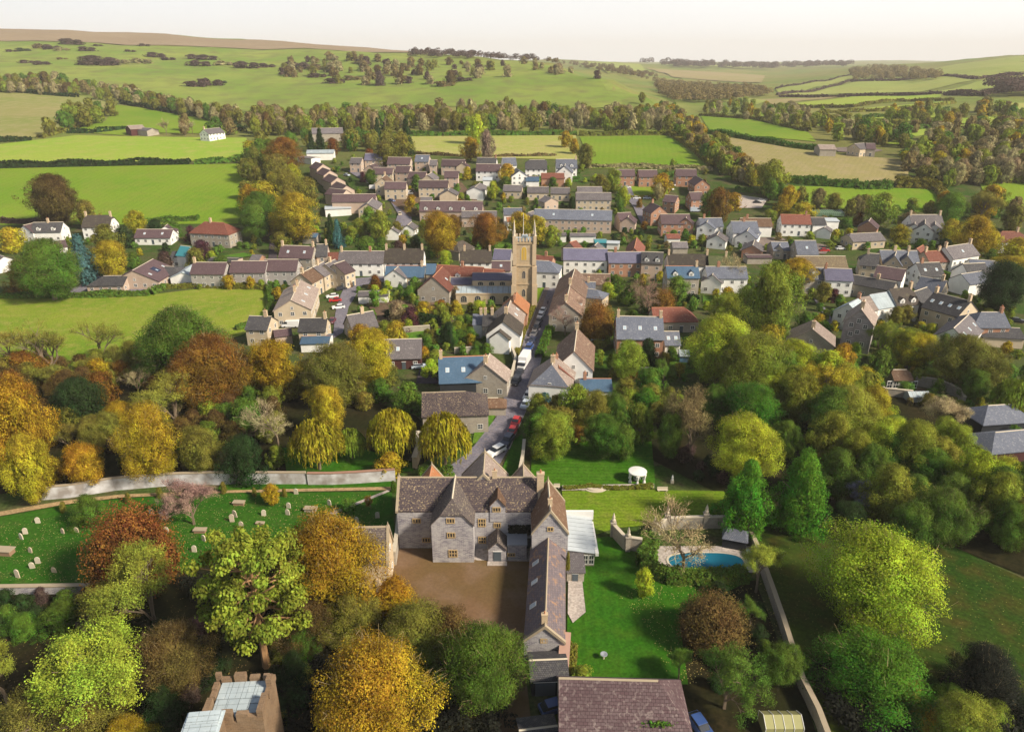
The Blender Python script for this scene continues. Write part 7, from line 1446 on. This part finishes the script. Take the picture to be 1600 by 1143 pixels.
LM = [('the big golden tree beside the barn', 500, 880), ('the scots pine', 380, 930), ('the russet domed tree', 187, 850), ('the ruined gatehouse', 365, 1100), ('the gravel courtyard', 720, 920), ('the oval swimming pool', 1105, 880), ('the big maroon-tiled barn', 980, 1100), ('the white round pavilion', 995, 740), ('the manor roof', 740, 770),
      ('the white box truck', 818, 562), ('the blue roofed barn', 725, 575), ('the maroon boarded barn', 622, 545), ('the white gabled street house', 900, 560), ('the half-hipped street house', 858, 600), ('the church tower', 817, 410), ('the church aisle', 760, 460), ('the black thatched row', 630, 400), ('the long white row', 565, 410),
      ('the cream semi with pale roof', 465, 465), ('the mossy-roofed houses', 450, 500), ('the grey-clad terrace', 390, 420), ('the brick school hall', 230, 430), ('the leftmost white house', 75, 360), ('the tall white thatched cottage', 155, 350), ('the red hipped stone house', 335, 360), ('the purple-roofed stone row', 465, 395), ('the estate road', 610, 320), ('the metal roofed hall', 500, 238),
      ('the dormered long terrace', 705, 322), ('the long slate terrace', 895, 335), ('the white shop', 915, 400), ('the cream bungalows', 850, 295), ('the topmost dormered house', 885, 255), ('the playing green', 1013, 297), ('the broad orange brick house', 1055, 345), ('the big blue-roofed white house', 1162, 355), ('the rust-red roofed white house', 1242, 345), ('the three-gabled white house', 1446, 350),
      ('the brown thatched cottage', 1075, 405), ('the large slate-roofed brick house', 1000, 515), ('the maroon roofed stone range', 1045, 490), ('the gold-lichened range', 1282, 405), ('the half-hidden steep roofed house', 1272, 525), ('the weatherboarded tall house', 1347, 530), ('the summerhouse', 1404, 590), ('the curved garden wall', 1470, 618), ('the big dark roofed terrace', 1490, 480), ('the right-hand brick house', 1550, 500),
      ('the right-edge hipped roof', 1555, 645), ('the lone white farmhouse', 333, 207), ('the valley farm', 1345, 230), ('the brown field', 1270, 250), ('the long bright left meadow', 190, 300), ('the near meadow', 200, 500), ('the whitewashed boundary wall', 560, 755), ('the long grey boundary wall', 220, 765), ('the long garden wall', 1215, 960), ('the striped lawn', 930, 720), ('the lower lawn', 960, 990), ('the bright far field', 1000, 240), ('the low churchyard wall', 70, 925)]
def where(x, y, ban=()):
    i = sorted(range(len(LM)), key=lambda k: (LM[k][1] - x) ** 2 + 1.6 * (LM[k][2] - y) ** 2)[0]; n, a, b = LM[i]; dx, dy = x - a, y - b
    h = 'left' if dx < 0 else 'right'; v = 'beyond' if dy < 0 else 'in front of'
    if abs(dx) > 2 * abs(dy): return '%s of %s' % (h, n), math.hypot(dx, dy)
    if abs(dy) > 2 * abs(dx): return '%s %s' % (v, n), math.hypot(dx, dy)
    return ('behind and %s of %s' % (h, n) if dy < 0 else 'front %s of %s' % (h, n)), math.hypot(dx, dy)
PEND.sort(key=lambda t: -t[0]); REST = {'woodland_trees': [], 'garden_shrubs': []}
for o in bpy.data.objects:
    if o.parent is None and o.name.split('.')[0] in ('deciduous_tree', 'shrub', 'tall_tree'): CAP[{'deciduous_tree': 'broad', 'shrub': 'dome', 'tall_tree': 'oval'}[o.name.split('.')[0]]] += 1
for wp, p, s, h, kind, c, lb, grp in PEND:
    if kind in CAP and CAP[kind] >= 290: REST['garden_shrubs' if kind == 'dome' else 'woodland_trees'].append((p, s, h, kind, c)); continue
    CAP[kind] = CAP.get(kind, 0) + 1; o = tree_at(p, s, h, kind, c, wp, lb, grp)
    if any(w in grp for w in ('hill', 'wood behind', 'autumn wood')): o['label'] = lb + ', ' + where(*topix(p))[0]
    if wp > 20 and 'hill' not in grp and 'wood behind' not in grp and 'autumn wood' not in grp: x, y = topix(p + Vector((0, 0, h * .5))); TREES.append([o, x, y, wp, kind, c, None])
merge(REST['woodland_trees'], 'woodland_trees', 'far smaller trees of the hedgerows, belts and woods'); merge(REST['garden_shrubs'], 'garden_shrubs', 'small far shrubs in the village gardens and on the hills')
for a in ([(868, 452), (862, 500), (849, 545), (837, 592), (821, 642), (795, 702)], [(848, 455), (831, 500), (811, 547)], [(804, 580), (786, 615)], [(776, 652), (768, 668), (752, 690), (738, 700)]):
    patch('kerb', [(q.x, q.y) for q in ribbon([pix(*p) for p in a], .35)], PAVE, .12, world=True)
# ------------------------------------------------------------------ hedges
for pts, h, w_, col, lb in (([(-150, 262), (0, 262), (90, 260), (200, 258), (297, 256)], 3.2, 4, 'D', 'long dark hedge above the bright left meadow'), ([(306, 256), (350, 254), (396, 249)], 2.6, 4, 'M', 'short dark hedge right of the gateway above the bright left meadow'),
                            ([(-150, 140), (0, 144), (60, 148), (122, 153)], 3.5, 5, 'D', 'dark hedge along the top of the stubble field'), ([(190, 162), (250, 174), (310, 184), (360, 196), (382, 206)], 3.5, 5, 'D', 'dark hedge below the wooded belt of the left hill'), ([(-150, 224), (0, 222), (48, 220)], 3, 4, 'D', 'short dark hedge at the left edge below the stubble field'),
                            ([(108, 208), (150, 208), (196, 202)], 3, 4, 'D', 'dark hedge left of the maroon farm barn'), ([(62, 216), (100, 206), (130, 196), (155, 184), (176, 170)], 3, 5, 'V', 'olive hedge climbing beside the stubble field'), ([(0, 348), (60, 350), (110, 345)], 2.4, 3, 'U', 'brown hedge behind the leftmost white house'), ([(210, 350), (270, 346), (310, 344)], 2.4, 3, 'M', 'hedge at the lower edge of the bright left meadow'),
                            ([(-50, 466), (60, 465), (160, 464), (236, 461), (258, 450)], 2.0, 2.2, 'M', 'clipped hedge between the school yard and the meadow'), ([(258, 450), (330, 449), (420, 452)], 1.6, 2.5, 'V', 'ragged hedge along the top of the near meadow'), ([(420, 452), (425, 480), (408, 505), (370, 515)], 1.8, 2, 'M', 'hedge at the right end of the near meadow'),
                            ([(1048, 212), (1085, 236), (1114, 264)], 3, 5, 'V', 'olive hedge on the right side of the bright field'), ([(905, 262), (1000, 262), (1112, 266)], 2, 3, 'B', 'pale ragged hedge below the bright field'), ([(612, 213), (740, 212), (900, 211)], 3, 5, 'M', 'hedge at the top of the rough meadow'), ([(905, 212), (985, 211), (1048, 211)], 3, 5, 'V', 'hedge at the top of the bright field'), ([(640, 240), (740, 246), (870, 244)], 1.6, 2, 'A', 'brown hedge below the rough meadow'),
                            ([(1094, 207), (1160, 216), (1230, 229), (1277, 234)], 3.2, 6, 'M', 'dark hedge between the green strip and the brown field'), ([(1095, 181), (1180, 187), (1262, 206)], 3, 5, 'V', 'olive hedge above the narrow green strip'), ([(1232, 284), (1290, 289), (1340, 294), (1392, 294)], 3.5, 6, 'M', 'thick dark hedge below the brown field'), ([(1398, 290), (1440, 293), (1468, 296)], 4, 7, 'V', 'olive thicket at the lower right of the brown field'),
                            ([(1212, 140), (1270, 129), (1330, 118)], 3, 5, 'U', 'thin hedge climbing the right-hand hill, upper one'), ([(1214, 149), (1300, 136), (1335, 126)], 3, 5, 'U', 'thin hedge climbing the right-hand hill, lower one'), ([(1216, 152), (1330, 151), (1470, 147)], 3, 6, 'U', 'long thin hedge across the right-hand hill foot'), ([(1200, 167), (1330, 168), (1400, 159), (1490, 157)], 3, 6, 'V', 'wavy hedge in the valley below the right-hand hill'),
                            ([(1290, 177), (1385, 174), (1490, 162)], 3, 5, 'V', 'second wavy hedge in the valley'), ([(1345, 186), (1482, 173)], 3, 5, 'M', 'third straight hedge in the valley'), ([(1405, 205), (1490, 196)], 3, 5, 'M', 'short hedge nearest the autumn wood'), ([(1330, 128), (1480, 120), (1525, 124), (1600, 117)], 3.5, 7, 'U', 'brown hedge over the upper right-hand hill'),
                            ([(1480, 148), (1530, 150), (1620, 140)], 5, 12, 'U', 'dark tree-like hedge at the right edge of the far hill'), ([(1540, 182), (1600, 180), (1650, 178)], 3, 6, 'V', 'hedge at the right edge above the autumn wood'), ([(1530, 285), (1600, 284)], 4, 6, 'V', 'hedge above the small right-edge meadow'), ([(1466, 298), (1480, 315), (1470, 332)], 3, 6, 'V', 'hedge at the right end of the far right meadow'),
                            ([(985, 287), (1040, 286)], 1.5, 2, 'M', 'hedge on the far side of the playing green'), ([(985, 309), (1045, 309)], 1.2, 1.5, 'V', 'low hedge on the near side of the playing green'), ([(1150, 298), (1200, 302), (1215, 306)], 2.5, 3, 'M', 'dark hedge behind the yard near the yellow trees'), ([(832, 282), (905, 283)], 2, 3, 'M', 'dark garden hedge behind the cream bungalows'), ([(1060, 470), (1090, 474)], 2.2, 3, 'D', 'dark clipped hedge block near the maroon roof'),
                            ([(1430, 412), (1500, 445), (1540, 460)], 2.2, 3, 'M', 'long hedge running down past the slate cottages at the right'), ([(1500, 438), (1540, 455), (1560, 470)], 2.0, 3, 'V', 'hedge beside the dark round tree at the right edge'), ([(1425, 590), (1470, 596), (1510, 602)], 1.5, 2.5, 'V', 'low hedge behind the curved wall'), ([(685, 585), (672, 590), (662, 586)], 2.0, 2, 'L', 'bright yellow curved hedge in front of the blue roofed barn'), ([(683, 592), (720, 592)], 2.4, 2, 'D', 'dark green hedge along the blue roofed barn'),
                            ([(688, 528), (735, 530)], 2.6, 3, 'D', 'dark hedge block in the gardens below the church'), ([(655, 506), (695, 508)], 3.0, 3, 'D', 'tall dark hedge block near the short stone wall'), ([(842, 560), (858, 520), (868, 505)], 2, 2.2, 'M', 'roadside hedge right of the street'), ([(806, 560), (816, 525), (834, 480)], 1.4, 1.4, 'V', 'narrow verge hedge left of the street'), ([(1230, 590), (1290, 606), (1330, 618)], 2.5, 4, 'M', 'garden hedge among the large yellow trees'), ([(1330, 590), (1378, 592)], 2.2, 3, 'M', 'hedge left of the summerhouse'),
                            ([(656, 748), (690, 747), (706, 742)], 1.8, 2, 'M', 'dark hedge behind the manor roof beside the drive'), ([(895, 1010), (893, 1035), (890, 1060)], 1.2, 1.2, 'V', 'narrow planted border along the pink wall'), ([(880, 765), (925, 762), (960, 765), (1020, 762)], .8, 1.0, 'V', 'low planted border between the two upper lawns')):
    leafbelt('hedge', pts, h, w_, col, None, 1.0 if pts[0][1] > 240 else .8, lb)
# ------------------------------------------------------------------ far woods: nobody could count their trees
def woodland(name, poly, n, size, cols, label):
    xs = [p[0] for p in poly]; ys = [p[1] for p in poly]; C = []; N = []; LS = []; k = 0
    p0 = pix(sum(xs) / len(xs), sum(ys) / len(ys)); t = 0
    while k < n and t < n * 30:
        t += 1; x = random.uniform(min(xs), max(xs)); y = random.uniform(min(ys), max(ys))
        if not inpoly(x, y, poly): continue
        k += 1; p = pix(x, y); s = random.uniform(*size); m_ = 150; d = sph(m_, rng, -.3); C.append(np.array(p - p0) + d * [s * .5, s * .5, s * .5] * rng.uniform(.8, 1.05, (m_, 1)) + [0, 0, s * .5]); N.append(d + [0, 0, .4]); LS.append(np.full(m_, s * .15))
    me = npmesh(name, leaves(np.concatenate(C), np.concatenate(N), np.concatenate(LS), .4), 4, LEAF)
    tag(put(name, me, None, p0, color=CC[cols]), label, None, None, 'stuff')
woodland('far_woodland', [(1020, 128), (1110, 138), (1195, 142), (1205, 150), (1150, 158), (1060, 163), (1030, 150)], 420, (9, 15), 'A', 'far brown and orange wood in the valley gap')
woodland('hilltop_wood', [(1325, 113), (1370, 106), (1420, 110), (1480, 122), (1440, 128), (1335, 127)], 260, (9, 16), 'A', 'brown wood on the crest of the right hill')
woodland('far_woodland', [(845, 95), (960, 104), (1030, 120), (1010, 126), (940, 112), (850, 98)], 170, (8, 14), 'H', 'far olive wood behind the shoulder of the left hill')
woodland('far_woodland', [(1540, 140), (1700, 128), (1700, 150), (1560, 152)], 120, (12, 20), 'U', 'dark wood on the upper right edge')
woodland('far_woodland', [(990, 100), (1090, 104), (1230, 104), (1330, 103), (1330, 106), (1200, 110), (1060, 107)], 200, (20, 34), 'U', 'blue-hazed woods near the horizon')
woodland('hilltop_wood', [(640, 84), (760, 90), (840, 96), (840, 99), (760, 95), (640, 90)], 90, (9, 14), 'U', 'brown scrub along the skyline of the left hill')
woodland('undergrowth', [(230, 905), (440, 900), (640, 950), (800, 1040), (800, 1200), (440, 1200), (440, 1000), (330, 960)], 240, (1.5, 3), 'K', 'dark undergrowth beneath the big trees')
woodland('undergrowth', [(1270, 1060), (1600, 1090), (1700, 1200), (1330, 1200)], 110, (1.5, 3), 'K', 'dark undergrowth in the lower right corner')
for lb, n, col, poly in (('fallen pale leaves scattered over the lower garden lawn', 1500, (.42, .34, .12), [(960, 930), (1060, 900), (1190, 905), (1250, 1070), (1050, 1070), (1010, 980)]), ('fallen leaves and petals over the churchyard grass', 3600, (.36, .27, .12), [(0, 820), (340, 775), (600, 775), (600, 840), (400, 850), (150, 910), (0, 910)]),
                         ('fallen leaves over the far right paddock', 1100, (.20, .17, .05), [(1190, 840), (1290, 800), (1500, 860), (1600, 910), (1600, 1060), (1500, 1060), (1260, 1060)]), ('fallen leaves beneath the trees at the lower left', 3000, (.22, .14, .05), [(0, 930), (440, 870), (640, 945), (800, 1040), (780, 1143), (0, 1143)])):
    C = []
    while len(C) < n:
        x = random.uniform(min(p[0] for p in poly), max(p[0] for p in poly)); y = random.uniform(min(p[1] for p in poly), max(p[1] for p in poly))
        if inpoly(x, y, poly) and random.random() < .35 + .65 * math.sin(x / 23 + math.sin(y / 17) * 2) ** 2: p = pix(x, y); C.append((p.x, p.y, p.z))
    C = np.array(C) - [0, 90, 0]; C[:, 2] = rng.uniform(.3, .36, len(C)); tag(put('fallen_leaves', npmesh('fallen_leaves', leaves(C, np.tile([0, 0, 1.], (len(C), 1)), .17, .25), 4, LEAF), None, (0, 90, 0), color=col), lb, None, None, 'stuff')
# ------------------------------------------------------------------ labels that single each tree and stone out
def relabel(items):     # items: (object, x, y, look)
    D = {}
    for o, x, y, look in items: w_, d = where(x, y); D.setdefault((look, w_), []).append((d, o))
    OR = ['nearest', 'second nearest', 'third nearest', 'fourth nearest', 'fifth nearest', 'sixth nearest', 'seventh nearest', 'eighth nearest', 'ninth nearest', 'tenth nearest', 'eleventh nearest', 'twelfth nearest']
    for (look, w_), l in D.items():
        l.sort(key=lambda t: t[0])
        for i, (d, o) in enumerate(l): o['label'] = look + ' ' + w_ if len(l) == 1 else OR[min(i, 11)] + ' ' + look.replace('medium ', '') + ' ' + w_
def size_word(w_): return 'huge' if w_ > 140 else ('big' if w_ > 85 else ('medium' if w_ > 40 else 'small'))
relabel([(o, x, y, '%s %s %s' % (size_word(w_), CN[c], KN[k][1])) for o, x, y, w_, k, c, lb in TREES if not lb])
relabel([(o, x, y, k + ' gravestone') for o, x, y, k in GST])
for o, *_ in GST: o['group'] = 'gravestones in the churchyard'
for o in bpy.data.objects:
    if o.parent is None and o.type in ('EMPTY', 'MESH') and not o.get('kind') and not o.get('category'):
        n = o.name.split('.')[0]; o['category'] = 'shrub' if n == 'shrub' else ('tree' if 'tree' in n or n == 'conifer' else n.replace('_', ' '))
    elif o.parent is None and not o.get('category') and o.get('label') and not o.get('kind'): o['category'] = 'tree'
for o in bpy.data.objects:
    if o.parent is None and o.name.split('.')[0] in ('shrub',): o['category'] = 'shrub'
    elif o.parent is None and o.type == 'EMPTY' and any(k[0] == o.name.split('.')[0] for k in KN.values()): o['category'] = 'tree'
for o in bpy.data.objects:
    if o.get('label') and o.parent is None:
        for w_ in ('rounded ', ' with pale branches', 'medium ', 'small ', 'big ', ' in the upper hillside thicket', ' on the open left hillside', 'fresh '):
            if len(o['label'].split()) > 16: o['label'] = o['label'].replace(w_, '', 1)
# ------------------------------------------------------------------ haze
HAZE = 0.00010
hb = MB().box(-9000, 9000, -230, 13100, -1, 420); me = hb.mesh('haze', [], uv=False) if False else mesh('haze', hb.v, hb.f, [], None, uv=False)
hm = bpy.data.materials.new('haze'); hm.use_nodes = True; t = hm.node_tree; t.nodes.clear(); o_ = t.nodes.new('ShaderNodeOutputMaterial'); pv = t.nodes.new('ShaderNodeVolumePrincipled')
pv.inputs['Density'].default_value = HAZE; pv.inputs['Color'].default_value = (1, .96, .90, 1); pv.inputs['Anisotropy'].default_value = .0
t.links.new(pv.outputs[0], o_.inputs['Volume']); me.materials.append(hm); tag(put('haze', me), 'thin pale haze over the valley', None, None, 'stuff')
